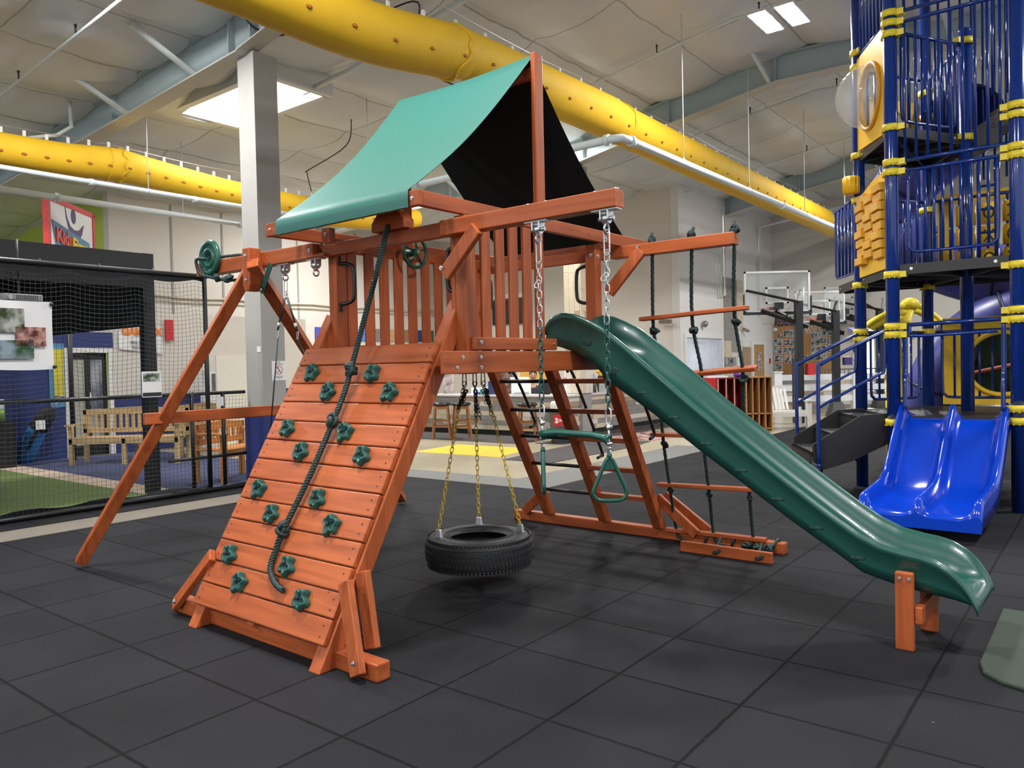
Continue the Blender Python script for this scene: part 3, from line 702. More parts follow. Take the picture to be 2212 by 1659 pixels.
# ================================================================== THE WOODEN PLAYSET
BV = .006
ps = thing('wooden_playset', 'orange-stained wooden playset tower with green canopy, rock wall, slide and swing beam', 'playset', PF, (-3.7, 4.2, 0))
def bolt(mb, p, ax, s=1, r=.011):
    d = [0, 0, 0]; d[ax] = s
    p = V3(p); d = V3(d)
    mb.cyl(p - d * .002, p + d * .004, r * 1.25, 12); mb.cyl(p + d * .004, p + d * .011, r * .62, 6)
    return mb
# posts
for (a, b) in ((-3.173, 3.40), (-4.375, 3.40), (-3.254, 4.93), (-4.44, 4.93)):
    part('post', MB().box((a, b, 1.475), (a + .089, b + .089, 2.42)), WZ, ps, bevel=BV)
part('post_spacer', MB().box((-3.205, 3.40, 1.61), (-3.174, 3.489, 2.30)), WZ, ps, bevel=.004)
# deck
part('deck_beam', MB().box((-3.082, 3.16, 1.478), (-3.044, 5.20, 1.612)), WB, ps, bevel=BV)
part('deck_beam', MB().box((-4.42, 3.46, 1.478), (-4.382, 5.20, 1.612)), WB, ps, bevel=BV)
dk = MB()
for k in range(10): dk.box((-4.375, 3.42 + .157 * k, 1.575), (-3.085, 3.42 + .157 * k + .148, 1.606))
part('deck_boards', dk, WA, ps, bevel=.003)
part('deck_joist', MB().box((-4.375, 4.15, 1.49), (-3.085, 4.19, 1.573)), WA, ps, bevel=.004)
part('deck_joist', MB().box((-4.375, 4.93, 1.478), (-3.085, 4.968, 1.573)), WA, ps, bevel=.004)
part('kick_board', MB().box((-3.082, 3.43, 1.618), (-3.044, 4.255, 1.695)), WB, ps, bevel=BV)
# side railings
def railing(nm, a, w, b0s, z0, z1, lab=None):
    mb = MB()
    for b0 in b0s: mb.box((a, b0, z0), (a + w, b0 + .086, z1))
    return part(nm, mb, WZ, ps, bevel=BV, label=lab)
railing('right_railing', -3.125, .022, (3.565, 3.702, 3.838, 3.98, 4.115), 1.60, 2.42)
railing('left_railing', -4.31, .022, [3.495] + [3.515 + .1415 * k for k in range(1, 10)], 1.60, 2.345)
part('rail_cap', MB().box((-4.35, 3.40, 2.335), (-4.312, 5.02, 2.41)), WB, ps, bevel=BV)
part('bottom_rail', MB().box((-4.35, 3.49, 1.615), (-4.312, 4.93, 1.69)), WB, ps, bevel=BV)
part('back_cross_beam', MB().box((-4.50, 5.021, 2.305), (-3.14, 5.06, 2.394)), WA, ps, bevel=BV)
# roof frame
part('roof_tie_beam', MB().box((-3.14, 3.078, 2.424), (-3.102, 5.66, 2.512)), WB, ps, bevel=BV)
part('roof_tie_beam', MB().box((-4.56, 3.078, 2.424), (-4.522, 5.66, 2.512)), WB, ps, bevel=BV)
part('eave_board', MB().box((-4.575, 3.040, 2.424), (-3.100, 3.078, 2.512)), WA, ps, bevel=BV)
part('eave_board', MB().box((-4.44, 5.36, 2.45), (-3.21, 5.395, 2.50)), WA, ps, bevel=BV)
for a, zt_ in ((-3.14, 3.60), (-4.43, 3.50)): part('king_post', MB().box((a, 4.145, 2.424), (a + .038, 4.234, zt_)), WZ, ps, bevel=BV)
part('ridge_beam', MB().box((-4.39, 4.17, 3.44), (-3.142, 4.208, 3.52)), WA, ps, bevel=.004)
part('post_block', MB().prism([(-4.375, 2.40), (-4.34, 2.385), (-4.286, 2.385), (-4.286, 2.49), (-4.375, 2.50)], 1, 3.35, 3.40), WZ, ps, bevel=.004)
# swing beams
BZ0, BZ1 = 2.292, 2.384
part('swing_beam', MB().box((-3.20, 3.302, BZ0), (-1.998, 3.391, BZ1)), WA, ps, bevel=BV, label='right-hand swing beam over the trapeze')
sb = MB().prism([(-5.955, 2.30), (-4.30, 2.292), (-4.30, 2.318), (-4.415, 2.318), (-4.415, 2.395), (-5.955, 2.408)], 1, 3.302, 3.391)
part('swing_beam', sb, WA, ps, bevel=BV, label='left-hand swing beam on the A-frame')
part('front_cross_beam', MB().prism([(-4.41, 2.382), (-4.33, 2.296), (-3.21, 2.296), (-3.21, 2.384)], 1, 3.345, 3.395), WA, ps, bevel=BV)
part('rope_block', MB().prism([(-3.80, 2.385), (-3.80, 2.44), (-3.74, 2.50), (-3.56, 2.50), (-3.50, 2.44), (-3.50, 2.385)], 1, 3.30, 3.39), WA, ps, bevel=BV)
part('cargo_beam', MB().box((-3.20, 5.20, 2.335), (-2.19, 5.289, 2.424)), WA, ps, bevel=BV)
# knee braces
def kb(p, q, w=.089, h=.04, side=(0, 1, 0)):
    part('knee_brace', MB().bar(p, q, h, w, side), WZ, ps, bevel=BV)
kb((-3.16, 3.30, 2.06), (-2.90, 3.30, 2.30)); kb((-3.155, 5.10, 2.06), (-2.90, 5.165, 2.365)); 
# A-frame
L1a, L1b = (-5.14, 3.29, 2.30), (-6.50, 2.56, 0.045)
L2a, L2b = (-5.005, 3.21, 2.31), (-6.45, 5.95, 0.045)
part('frame_leg', MB().bar(L1a, L1b, .086, .086, (.5, 1, 0)), WZ, ps, bevel=BV, label='front leg of the A-frame')
part('frame_leg', MB().bar(L2a, L2b, .086, .086, (.8, 1, 0)), WZ, ps, bevel=BV, label='rear leg of the A-frame')
part('frame_block', MB().prism([(-5.12, 2.16), (-5.10, 2.11), (-5.05, 2.11), (-5.03, 2.16), (-5.03, 2.425), (-5.12, 2.425)], 1, 3.20, 3.30), WZ, ps, bevel=BV)
cb = lerp(L1a, L1b, .515); cb2 = lerp(L2a, L2b, .515)
part('cross_bar', MB().bar((cb[0] + .02, cb[1] - .14, cb[2] + .04), (cb2[0], cb2[1] + .05, cb2[2] + .04), .05, .089, (1, 0, 0)), WB, ps, bevel=BV)
part('leg_strap', MB().bar((-4.90, 3.295, 2.30), (-5.02, 3.295, 2.12), .006, .05, (0, 1, 0)).cyl((-5.02, 3.292, 2.12), (-5.02, 3.298, 2.12), .027, 16), M_green, ps)
bt = MB()
for p in ((-5.08, 3.20, 2.37), (-5.08, 3.20, 2.19), (-3.165, 3.275, 2.10)): bolt(bt, p, 1, -1)
for p in ((-5.02, 3.285, 2.12),): bolt(bt, p, 1, -1)
for a in (-4.52, -3.15): bolt(bt, (a, 3.04, 2.468), 1, -1, .008)
for p in ((-3.044, 3.31, 1.575), (-3.044, 3.47, 1.575), (-3.044, 3.26, 1.515), (-3.044, 3.47, 1.515), (-3.044, 3.475, 1.665), (-3.044, 4.215, 1.66)): bolt(bt, p, 0, 1, .009)
for p in ((-3.102, 3.72, 2.468), (-3.102, 4.98, 2.455), (-3.165, 4.97, 2.33)): bolt(bt, p, 0, 1, .017)
for p in ((-2.95, 5.19, 2.40), (-3.20, 4.93, 2.34), (-4.33, 3.35, 2.45), (-4.45, 3.302, 2.35)): bolt(bt, p, 1, -1)
part('bolts', bt, M_steel, ps)
# rock wall: planks on three rails
K = .57
def rp(a, z, off=0): return (a, 2.335 + K * z + off, z)    # front line of the rails
nrm = V3((0, -1, K)).normalized()
th = math.atan2(1, K)
for a0, zt in ((-4.44, 1.925), (-3.258, 1.925), (-3.90, 1.50)):
    w_ = .089; t_ = .098 if a0 != -3.90 else .06
    P0 = V3(rp(0, 0 if a0 != -3.90 else .10)); P1 = V3(rp(0, zt))
    p4 = [(P0.y, P0.z), (P1.y, P1.z), (P1.y + t_ * 1.0, P1.z + .02 - t_ * .0), (P0.y + t_ * math.sqrt(1 + K*K)*1.0, P0.z)]
    p4[2] = (P1.y - nrm.y * t_, P1.z - nrm.z * t_)
    pts = p4 if a0 == -3.90 else [(P0.y, P0.z), (P1.y - .012, P1.z - .021), (P1.y + .012, P1.z + .004), p4[2], p4[3]]
    part('ramp_rail', MB().prism(pts, 0, a0, a0 + (w_ if a0 != -3.90 else .06)), WZ, ps, bevel=BV)
rb = MB(); zz0, zz1 = .115, 1.655; n = 13
S0 = V3(rp(0, zz0)); S1 = V3(rp(0, zz1)); d = (S1 - S0) / n; dn = d.normalized()
for k in range(n):
    a = S0 + d * k + dn * .003; b = S0 + d * (k + 1) - dn * .003
    q_ = [a, b, b + nrm * .032, a + nrm * .032]
    rb.prism([(p.y, p.z) for p in q_], 0, -4.45, -3.185)
part('ramp_planks', rb, WA, ps, bevel=.007)
# nails heads: dark dots near plank ends
nl = MB()
for k in range(n):
    for s in (.3, .7):
        for a in (-4.40, -3.23):
            c_ = S0 + d * (k + s) + nrm * .032; nl.cyl((a, c_.y, c_.z), (a, c_.y + nrm.y * .002, c_.z + nrm.z * .002), .005, 6)
part('nail_heads', nl, M_ink, ps)
# climbing holds
def hold_mb(kind):
    mb = MB(); nu = 40
    def rad(t):
        r = .053 + .010 * math.cos(5 * t + (.9 if kind else -.4)) + .006 * math.cos(2 * t + .8)
        r += .022 * math.exp(-((t - 4.05) / .30) ** 2) + .008 * math.exp(-((t - (1.1 if kind else 1.9)) / .25) ** 2)
        return r
    rings = [(1.0, 0), (1.03, .010), (1.0, .022), (.93, .034), (.82, .041), (.70, .040), (.55, .033), (.35, .027), (.0, .024)]
    def fn(i, j):
        t = 2 * math.pi * i; k = j * (len(rings) - 1); q0 = int(min(k, len(rings) - 2)); f = k - q0
        s_ = rings[q0][0] * (1 - f) + rings[q0 + 1][0] * f; h = rings[q0][1] * (1 - f) + rings[q0 + 1][1] * f
        r = rad(t) * s_ if s_ > .8 else (rad(t) * (s_ / .82 if s_ < .82 else 1) * .82)
        lift = .016 * math.exp(-((t - 1.2) / .9) ** 2) - .012 * math.exp(-((t - 4.3) / .8) ** 2)
        return (r * math.cos(t), r * math.sin(t), max(0, h + lift * min(1, h / .034)))
    mb.grid(fn, nu, (len(rings) - 1) * 2)
    return mb
def dark_holes():
    return MB().ball((-.019, .008, .034), .0135, 12, 6, (1, 1.15, .5)).ball((.021, .013, .036), .012, 12, 6, (.85, 1.3, .5))
HP = [(-4.237, 1.481, 0), (-3.634, 1.467, 1), (-3.988, 1.355, 1), (-3.411, 1.358, 0), (-4.239, 1.129, 0), (-3.663, 1.125, 0), (-4.003, .996, 1), (-3.431, 1.005, 0),
      (-4.261, .766, 0), (-3.666, .756, 1), (-4.030, .645, 0), (-3.457, .642, 0), (-4.266, .394, 1), (-3.689, .408, 0), (-4.053, .276, 0), (-3.459, .275, 1)]
xr = V3((1, 0, 0)); yr = nrm.cross(xr); Mh = Matrix((xr, yr, nrm)).transposed()
srcs = [None, None]; hsrc = [None, None]
for k, (a, z, kind) in enumerate(HP):
    p = V3(rp(a, z)) + nrm * .030; p = V3((a, p.y, p.z))
    q = p + yr * 0
    rot = (Mh @ Matrix.Rotation([.1, -.3, .25, 0, -.15, .35][k % 6], 3, 'Z')).to_euler()
    if srcs[kind] is None:
        o = part('climbing_hold', hold_mb(kind), M_hold, ps, bevel=0)
        # geometry authored about the origin of the part
        for v in o.data.vertices: v.co = V3(v.co) + V3(BASE[ps.name][1])
        e = part('bolt_hole', dark_holes(), M_ink, o)
        for v in e.data.vertices: v.co = V3(v.co) + V3(BASE[ps.name][1])
        srcs[kind] = o; hsrc[kind] = e
    else:
        o = srcs[kind].copy(); col.objects.link(o); o.parent = ps; BASE[o.name] = BASE[ps.name]
        e = hsrc[kind].copy(); col.objects.link(e); e.parent = o
    b0 = BASE[ps.name][1]; o.location = (p.x - b0[0], p.y - b0[1], p.z - b0[2]); o.rotation_euler = rot
# ground beams and their braces
part('ground_beam', MB().box((-4.80, 2.44, 0), (-2.855, 2.529, .089)), WA, ps, bevel=.008, label='front ground beam under the rock wall')
part('ground_beam', MB().box((-4.83, 5.95, 0), (-2.14, 6.039, .089)), WA, ps, bevel=.008, label='rear ground beam under the ladder')
part('foot_brace', MB().bar((-3.135, 2.49, .44), (-2.945, 2.40, .03), .089, .04, (1, 0, .5)), WZ, ps, bevel=BV)
part('foot_brace', MB().bar((-3.13, 2.60, .47), (-3.02, 2.56, .10), .089, .04, (1, 0, .5)), WZ, ps, bevel=BV)
part('foot_brace', MB().bar((-4.42, 2.50, .40), (-4.74, 2.415, .05), .089, .04, (1, 0, .5)), WZ, ps, bevel=BV)
part('foot_brace', MB().bar((-4.40, 5.92, .33), (-4.68, 5.93, .09), .089, .04, (1, 0, .5)), WZ, ps, bevel=BV)
part('foot_brace', MB().bar((-3.22, 5.92, .36), (-2.86, 5.93, .08), .089, .04, (1, 0, .5)), WZ, ps, bevel=BV)
part('foot_brace', MB().bar((-3.22, 6.06, .36), (-2.80, 6.06, .08), .089, .04, (1, 0, .5)), WZ, ps, bevel=BV)
bt = MB(); bolt(bt, (-2.965, 2.385, .09), 1, -1); bolt(bt, (-4.70, 2.39, .09), 1, -1); part('bolts', bt, M_steel, ps)
part('handle_peg', MB().cyl((-3.37, 2.72, .05), (-3.268, 2.781, .052), .014, 10), M_green, ps)
# rear ladder
def lp(a, z, off=0): return (a, 6.05 - K * z + off, z)
for a0 in (-4.437, -3.81, -3.26):
    P0 = V3(lp(0, .09)); P1 = V3(lp(0, 1.60)); nn = V3((0, -1, -K)).normalized()
    part('ladder_rail', MB().prism([(P0.y, P0.z), (P1.y, P1.z), (P1.y - .088, P1.z), (P0.y - .088, P0.z)], 0, a0, a0 + .089), WZ, ps, bevel=BV)
for z in (1.384, 1.129, .884, .620, .36):
    P = V3(lp(0, z, -.05))
    part('metal_rung', MB().cyl((-4.38, P.y, z), (-3.80, P.y, z), .016, 12), M_black, ps)
    part('wooden_rung', MB().box((-3.735, P.y - .035, z - .02), (-3.25, P.y + .045, z + .019)), WA, ps, bevel=BV)
def hand(pts, r=.013): part('handrail', MB().tube(catmull(pts, 6), r, 8), M_black, ps)
for a, z0, z1 in ((-4.28, 1.46, .98), (-3.66, 1.46, .72), (-3.08, 1.30, .92)):
    hand([lp(a, z0, .03), lp(a, z0 - .03, .10), lp(a, z1 + .06, .13), lp(a, z1, .10), lp(a, z1 - .02, .03)])
# grab handles
def grab(p0, p1, out, r=.014):
    p0, p1, out = V3(p0), V3(p1), V3(out)
    mb = MB().tube(catmull([p0, p0 + out * .7 + (p1 - p0) * .04, p0 + out + (p1 - p0) * .2, p0 + out + (p1 - p0) * .8, p1 + out * .7 - (p1 - p0) * .04, p1], 6), r, 8)
    u_ = (p1 - p0).normalized()
    for c_, s_ in ((p0, -1), (p1, 1)): mb.bar(c_ + u_ * s_ * -.01, c_ + u_ * s_ * .05, .03, .012, (1, 0, 0))
    part('grab_handle', mb, M_black, ps)
grab((-4.283, 3.43, 2.25), (-4.283, 3.43, 1.97), (.12, 0.02, 0)); grab((-3.178, 3.43, 2.24), (-3.178, 3.43, 1.97), (-.065, -.02, 0))
grab((-3.256, 4.98, 2.27), (-3.256, 4.98, 1.985), (-.11, 0, 0)); grab((-4.349, 4.98, 2.27), (-4.349, 4.98, 1.985), (.11, 0, 0))
# steering wheel
wc = V3((-4.20, 4.07, 2.385)); sw = MB()
sw.tube([wc + V3((0, .115 * math.cos(t*math.pi/12), .115 * math.sin(t*math.pi/12))) for t in range(24)], .013, 8, closed=True)
for k in range(5):
    t = k * 2 * math.pi / 5 + .3; sw.tube([wc + V3((.02, .02*math.cos(t), .02*math.sin(t))), wc + V3((0, .11*math.cos(t), .11*math.sin(t)))], .009, 6)
sw.cyl(wc + V3((-.1, 0, 0)), wc + V3((.03, 0, 0)), .028, 14)
swp = part('steering_wheel', sw, M_green, ps)
part('hub_cap', MB().cyl(wc + V3((.03, 0, 0)), wc + V3((.036, 0, 0)), .014, 12), mat('brass', (.5, .33, .08), .4, metal=.6), swp)
# canopy: cloth over the ridge, sagging, hemmed around the front eave
prof = []
nS = 16
for i in range(nS + 1):
    t = i / nS; b = 3.033 + (4.186 - 3.033) * t; z = 2.517 + (3.600 - 2.517) * t - .085 * math.sin(math.pi * t) * (1 - .0 * t); prof.append((b, z))
for i in range(1, nS + 1):
    t = i / nS; b = 4.194 + (5.40 - 4.194) * t; z = 3.600 - (3.600 - 2.50) * t - .05 * math.sin(math.pi * t); prof.append((b, z))
prof = [(3.031, 2.418), (3.030, 2.47)] + prof + [(5.405, 2.46)]
def cfn(off):
    def f(i, j):
        k = i * (len(prof) - 1); a0 = int(min(k, len(prof) - 2)); t = k - a0
        b = prof[a0][0] + (prof[a0+1][0] - prof[a0][0]) * t; z = prof[a0][1] + (prof[a0+1][1] - prof[a0][1]) * t
        w_ = math.sin(math.pi * j); sl = min(1, max(0, (z - 2.6) / .4))
        edge = .02 * math.sin(math.pi * min(1, max(0, (z - 2.45) / 1.15)))
        a = -4.44 + edge + (1.27 - 2 * edge) * j
        if b < 4.19: a += .035 * max(0, (z - 2.5) / 1.1) * (1 if j > .5 else -.3) * abs(2*j - 1)
        ob_ = (-off if k < 2.0 else 0) ; return (a, b + ob_ * 1.5, z - .02 * w_ * sl + (off if k >= 2.0 else 0) + .0006 * math.sin(9 * j + 3 * b))
    return f
M_canopy = mat('canopy_outside', (0.016, 0.135, 0.112), 0.5, noise=0.05, nscale=2, bump=0.04, bscale=400)
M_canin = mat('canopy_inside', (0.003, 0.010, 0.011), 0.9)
cn = MB(); m_ = len(prof) - 1
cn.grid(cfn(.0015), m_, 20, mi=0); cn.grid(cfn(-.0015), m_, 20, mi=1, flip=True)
can = part('canopy', cn, [M_canopy, M_canin], ps, fixn=False)
part('canopy_hem', MB().tube([(-4.43 + 1.24 * k / 20, 3.028 + .002 * math.sin(k), 2.42 + .001 * math.sin(k * 1.7)) for k in range(21)], .005, 5), M_green, ps)
# swing hangers under the beams
def hanger(a, zb=BZ0, b=3.346, nm='swing_hanger'):
    mb = MB().box((a - .075, b - .028, zb - .006), (a + .075, b + .028, zb))
    for s in (-.022, .022): mb.box((a + s - .004, b - .026, zb - .05), (a + s + .004, b + .026, zb - .006))
    mb.cyl((a, b, zb - .05), (a, b, zb - .085), .010, 8).cyl((a - .045, b, zb - .045), (a + .045, b, zb - .045), .011, 10).cyl((a - .018, b, zb - .045), (a + .018, b, zb - .045), .026, 14)
    mb.tube([(a, b + .022 * math.cos(t*math.pi/6), zb - .095 + .024 * math.sin(t*math.pi/6)) for t in range(12)], .0065, 6, closed=True)
    part(nm, mb, M_steel, ps)
    for s in (-.06, .06): part('beam_bolt', MB().cyl((a + s, b, BZ1 - .002), (a + s, b, BZ1 + .008), .014, 12), M_steel, ps)
    return (a, b, zb - .12)
h1 = hanger(-2.505); h2 = hanger(-2.075); h3 = hanger(-4.80); h4 = hanger(-4.44)
# slide
T_ = [(-3.235, 1.78), (-3.20, 1.83), (-3.157, 1.862), (-3.078, 1.88), (-2.98, 1.862), (-2.87, 1.818), (-2.76, 1.762), (-2.588, 1.635), (-2.42, 1.50), (-2.26, 1.375), (-2.11, 1.253), (-1.96, 1.143), (-1.817, 1.034), (-1.548, .838), (-1.40, .732), (-1.297, .660), (-1.18, .585), (-1.063, .533), (-.95, .512), (-.87, .502), (-.80, .483), (-.73, .442), (-.68, .392), (-.64, .33), (-.612, .268)]
B_ = [(-3.235, 1.665), (-3.12, 1.640), (-2.99, 1.598), (-2.86, 1.523), (-2.734, 1.398), (-2.427, 1.205), (-2.11, .984), (-1.82, .79), (-1.55, .606), (-1.3, .452), (-1.158, .36), (-1.065, .336), (-.95, .312), (-.846, .299), (-.72, .285), (-.61, .262)]
def slide_section(a):
    zt = interp(T_, a); zb = interp(B_, a)
    bed = max(zb + .025, min(zt - .155, interp([(-3.3, 1.645), (-3.0, 1.63), (-2.85, 1.60), (-2.7, 1.55), (-2.6, 1.46), (-2.4, 1.33), (-1.2, .44), (-1.05, .39), (-.9, .36), (-.75, .34), (-.66, .31), (-.61, .262)], a)))
    if a > -.66: bed = min(bed, zt - .002)
    b0, b1 = 4.37, 4.90
    lip = .022
    # around: outer near bottom -> near top -> inner -> bed -> far inner -> far top -> far outer bottom
    S = [(b0 + .035, zb), (b0 + .010, zb + (zt - zb) * .30), (b0 + .022, zb + (zt - zb) * .55), (b0 - .004, zt - .045), (b0 - .012, zt - .022), (b0 - .004, zt - .004), (b0 + .012, zt), (b0 + .030, zt - .006), (b0 + .036, zt - .016), (b0 + .050, zt - .020),
         (b0 + .068, bed + (zt - bed) * .45), (b0 + .092, bed + (zt - bed) * .12), (b0 + .13, bed), ((b0 + b1) / 2, bed - .004),
         (b1 - .13, bed), (b1 - .092, bed + (zt - bed) * .12), (b1 - .068, bed + (zt - bed) * .45), (b1 - .050, zt - .020), (b1 - .036, zt - .016), (b1 - .030, zt - .006), (b1 - .012, zt), (b1 + .004, zt - .004), (b1 + .012, zt - .022), (b1 + .004, zt - .045), (b1 - .022, zb + (zt - zb) * .55), (b1 - .010, zb + (zt - zb) * .30), (b1 - .035, zb)]
    return [(a, p[0], p[1]) for p in S]
aa = []
x = -3.235
while x < -.612: aa.append(x); x += .022 if (x < -2.6 or x > -1.4) else .05
aa.append(-.612)
sl = MB(); secs = [slide_section(a) for a in aa]; ns = len(secs[0])
sl.v = [p for s_ in secs for p in s_]
for i in range(len(secs) - 1):
    for j in range(ns):
        k = (j + 1) % ns; sl.f.append((i*ns + j, (i+1)*ns + j, (i+1)*ns + k, i*ns + k)); sl.sm.append(True); sl.mi.append(0)
for i in (0, len(secs) - 1): sl.f.append(tuple(i * ns + j for j in range(ns))); sl.sm.append(False); sl.mi.append(0)
sd = part('slide', sl, M_slide, ps)
# moulded pockets along the near side
for k in range(11):
    a = -2.90 + .215 * k
    if a > -.78: break
    zt, zb = interp(T_, a), interp(B_, a); z = zb + (zt - zb) * .30
    if k == 0: z += .03
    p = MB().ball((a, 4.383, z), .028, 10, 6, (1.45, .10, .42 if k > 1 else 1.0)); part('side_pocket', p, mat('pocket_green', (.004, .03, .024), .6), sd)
part('slide_leg', MB().box((-.985, 4.333, 0), (-.896, 4.371, .408)), WZ, ps, bevel=.009, label='near slide leg with two bolts')
part('slide_leg', MB().box((-.945, 4.72, 0), (-.856, 4.758, .31)), WZ, ps, bevel=.009)
part('slide_crosspiece', MB().box((-.895, 4.345, .145), (-.857, 4.80, .235)), WB, ps, bevel=BV)
bt = MB(); bolt(bt, (-.962, 4.333, .375), 1, -1, .008); bolt(bt, (-.918, 4.333, .375), 1, -1, .008); part('bolts', bt, M_steel, ps)

# ---------------------------------------------------------------- things hanging from the playset
# tyre swing
TC = V3((-3.62, 4.06, .235)); TR = .375
ts = thing('tire_swing', 'black car tire swing hung level on three yellow chains under the deck', 'tire swing', PF, tuple(TC))
pr = [(.215, -.085), (.225, -.10), (.30, -.112), (.345, -.10), (.366, -.075), (TR, -.03), (TR, .03), (.366, .078), (.345, .100), (.30, .112), (.245, .104), (.225, .092), (.218, .080), (.206, .078), (.206, .070), (.222, .066), (.30, .06), (.335, 0), (.30, -.06), (.215, -.075)]
tm = MB().lathe([(r, h) for r, h in pr], tuple(TC), 2, 72, close=True); tyre = part('tire', tm, M_rubber, ts)
td = MB()
for h in (-.062, -.022, .022, .062): td.tube([TC + V3(((interp([(-.1, .352), (-.06, .371), (0, .377), (.06, .371), (.1, .352)], h)) * math.cos(t*math.pi/36), (interp([(-.1, .352), (-.06, .371), (0, .377), (.06, .371), (.1, .352)], h)) * math.sin(t*math.pi/36), h)) for t in range(72)], .0045, 4, closed=True)
for k in range(84):
    t = k * 2 * math.pi / 84
    for (r, h, hh) in ((.362, .088, .014), (.362, -.088, .014), (.376, .042, .010), (.376, -.042, .010), (.378, 0, .012)):
        c_ = TC + V3((r * math.cos(t + h), r * math.sin(t + h), h)); tn_ = V3((-math.sin(t + h), math.cos(t + h), 0))
        td.bar(c_ - tn_ * .008 - V3((0, 0, 0)), c_ + tn_ * .008, .008, hh * 2, (math.cos(t + h), math.sin(t + h), 0))
part('tread', td, M_rubber, ts)
tw = MB()
for r in (.232, .246): tw.tube([TC + V3((r * math.cos(t*math.pi/30), r * math.sin(t*math.pi/30), .107)) for t in range(60)], .003, 4, closed=True)
part('sidewall_ribs', tw, M_rubber, ts)
mid = V3((-3.74, 4.19, 1.46))
def ym(k): return 0
for i, (ang, top) in enumerate(((math.radians(242), (-.06, -.045)), (math.radians(131), (.0, .0)), (math.radians(40), (.045, .04)))):
    e = TC + V3((.295 * math.cos(ang), .295 * math.sin(ang), .115)); tp = V3((mid.x + top[0], mid.y + top[1], 1.46))
    part('clip', MB().add([(e.x-.028, e.y-.014, e.z-.01), (e.x+.028, e.y-.014, e.z-.01), (e.x+.028, e.y+.014, e.z-.01), (e.x-.028, e.y+.014, e.z-.01),
        (e.x-.018, e.y-.010, e.z+.05), (e.x+.018, e.y-.010, e.z+.05), (e.x+.018, e.y+.010, e.z+.05), (e.x-.018, e.y+.010, e.z+.05)],
        [(0,3,2,1), (4,5,6,7), (0,1,5,4), (1,2,6,5), (2,3,7,6), (3,0,4,7)]), M_steel, ts, bevel=.004)
    cm = MB(); low = tp + (e + V3((0, 0, .045)) - tp) * .22
    chain_mb(cm, low, e + V3((0, 0, .045)), .044, .022, .0032)
    part('chain', cm, M_ychain, ts)
    cm = MB(); q = random.Random(i)
    chain_mb(cm, tp - V3((0, 0, .05)), low, .036, .022, .003)
    for kk in range(4): chain_mb(cm, tp + V3((q.uniform(-.02, .02), q.uniform(-.02, .02), -.11)), low + V3((q.uniform(-.035, .035), q.uniform(-.02, .02), q.uniform(-.10, .05))), .036, .022, .003, .4)
    cm.tube([tp + V3((-.014, 0, .012)), tp + V3((-.02, 0, -.07)), tp + V3((0, 0, -.10)), tp + V3((.02, 0, -.07)), tp + V3((.014, 0, .012))], .004, 6)
    part('gathered_chain', cm, mat('rusty_chain', (.10, .06, .05), .45, metal=.4, noise=.3), ts)
# trapeze bar with rings
tz = thing('trapeze_bar', 'dark green trapeze bar with two triangle rings on chains from the right beam', 'trapeze', PF, (-2.3, 3.346, 1.14))
E0, E1 = V3((-2.505, 3.346, 1.16)), V3((-2.085, 3.346, 1.15))
part('grip_bar', MB().tube([E0 + V3((-.0, 0, -.02)), E0 + V3((.03, 0, -.008)), lerp(E0, E1, .25), lerp(E0, E1, .75), E1 + V3((-.03, 0, -.008)), E1 + V3((0, 0, -.02))], .016, 12, rad=[.027, .019, .0165, .0165, .019, .027]), M_green, tz)
gd = MB()
for k in range(40):
    for s_ in range(4):
        p = V3(lerp(E0, E1, .08 + .84 * k / 39)); t = 1.1 + s_ * .35; gd.ball((p.x, p.y - .0165 * math.cos(t), p.z + .0165 * math.sin(t)), .0022, 5, 3)
part('grip_studs', gd, M_green, tz)
for hp, e in ((h1, E0), (h2, E1)):
    hp = V3(hp); zc = 1.72
    cm = MB(); cm.tube(link_pts(hp - V3((0, 0, .045)), V3((0, 0, -1)), V3((1, 0, 0)), .13, .032), .0045, 6, closed=True)
    chain_mb(cm, hp - V3((0, 0, .10)), V3((e.x, e.y, zc)), .048, .026, .0036)
    chain_mb(cm, hp - V3((.012, -.012, .20)), V3((e.x - .02, e.y, zc + .22)), .048, .026, .0036, .5)
    part('steel_chain', cm, M_steel, tz)
    cm = MB(); chain_mb(cm, V3((e.x, e.y, zc)), V3((e.x, e.y, e.z + .14)), .046, .024, .0042); part('coated_chain', cm, M_gchain, tz)
    cm = MB().tube(link_pts(V3((e.x, e.y, e.z + .10)), V3((0, 0, -1)), V3((1, 0, 0)), .085, .030), .005, 6, closed=True)
    cm.ball((e.x, e.y, e.z + .045), .016, 8, 6).cyl((e.x - .02, e.y, e.z + .05), (e.x + .02, e.y, e.z + .05), .007, 8).cyl((e.x, e.y, e.z + .05), (e.x, e.y, e.z - .03), .006, 8)
    cm.cyl((e.x, e.y, e.z - .03), (e.x, e.y, e.z - .045), .017, 10).cyl((e.x, e.y, e.z - .055), (e.x, e.y, e.z - .065), .013, 10)
    cm.tube([V3((e.x + .010*math.cos(t*math.pi/4), e.y, e.z - .082 + .016*math.sin(t*math.pi/4))) for t in range(8)], .004, 5, closed=True)
    part('connector', cm, M_steel, tz)
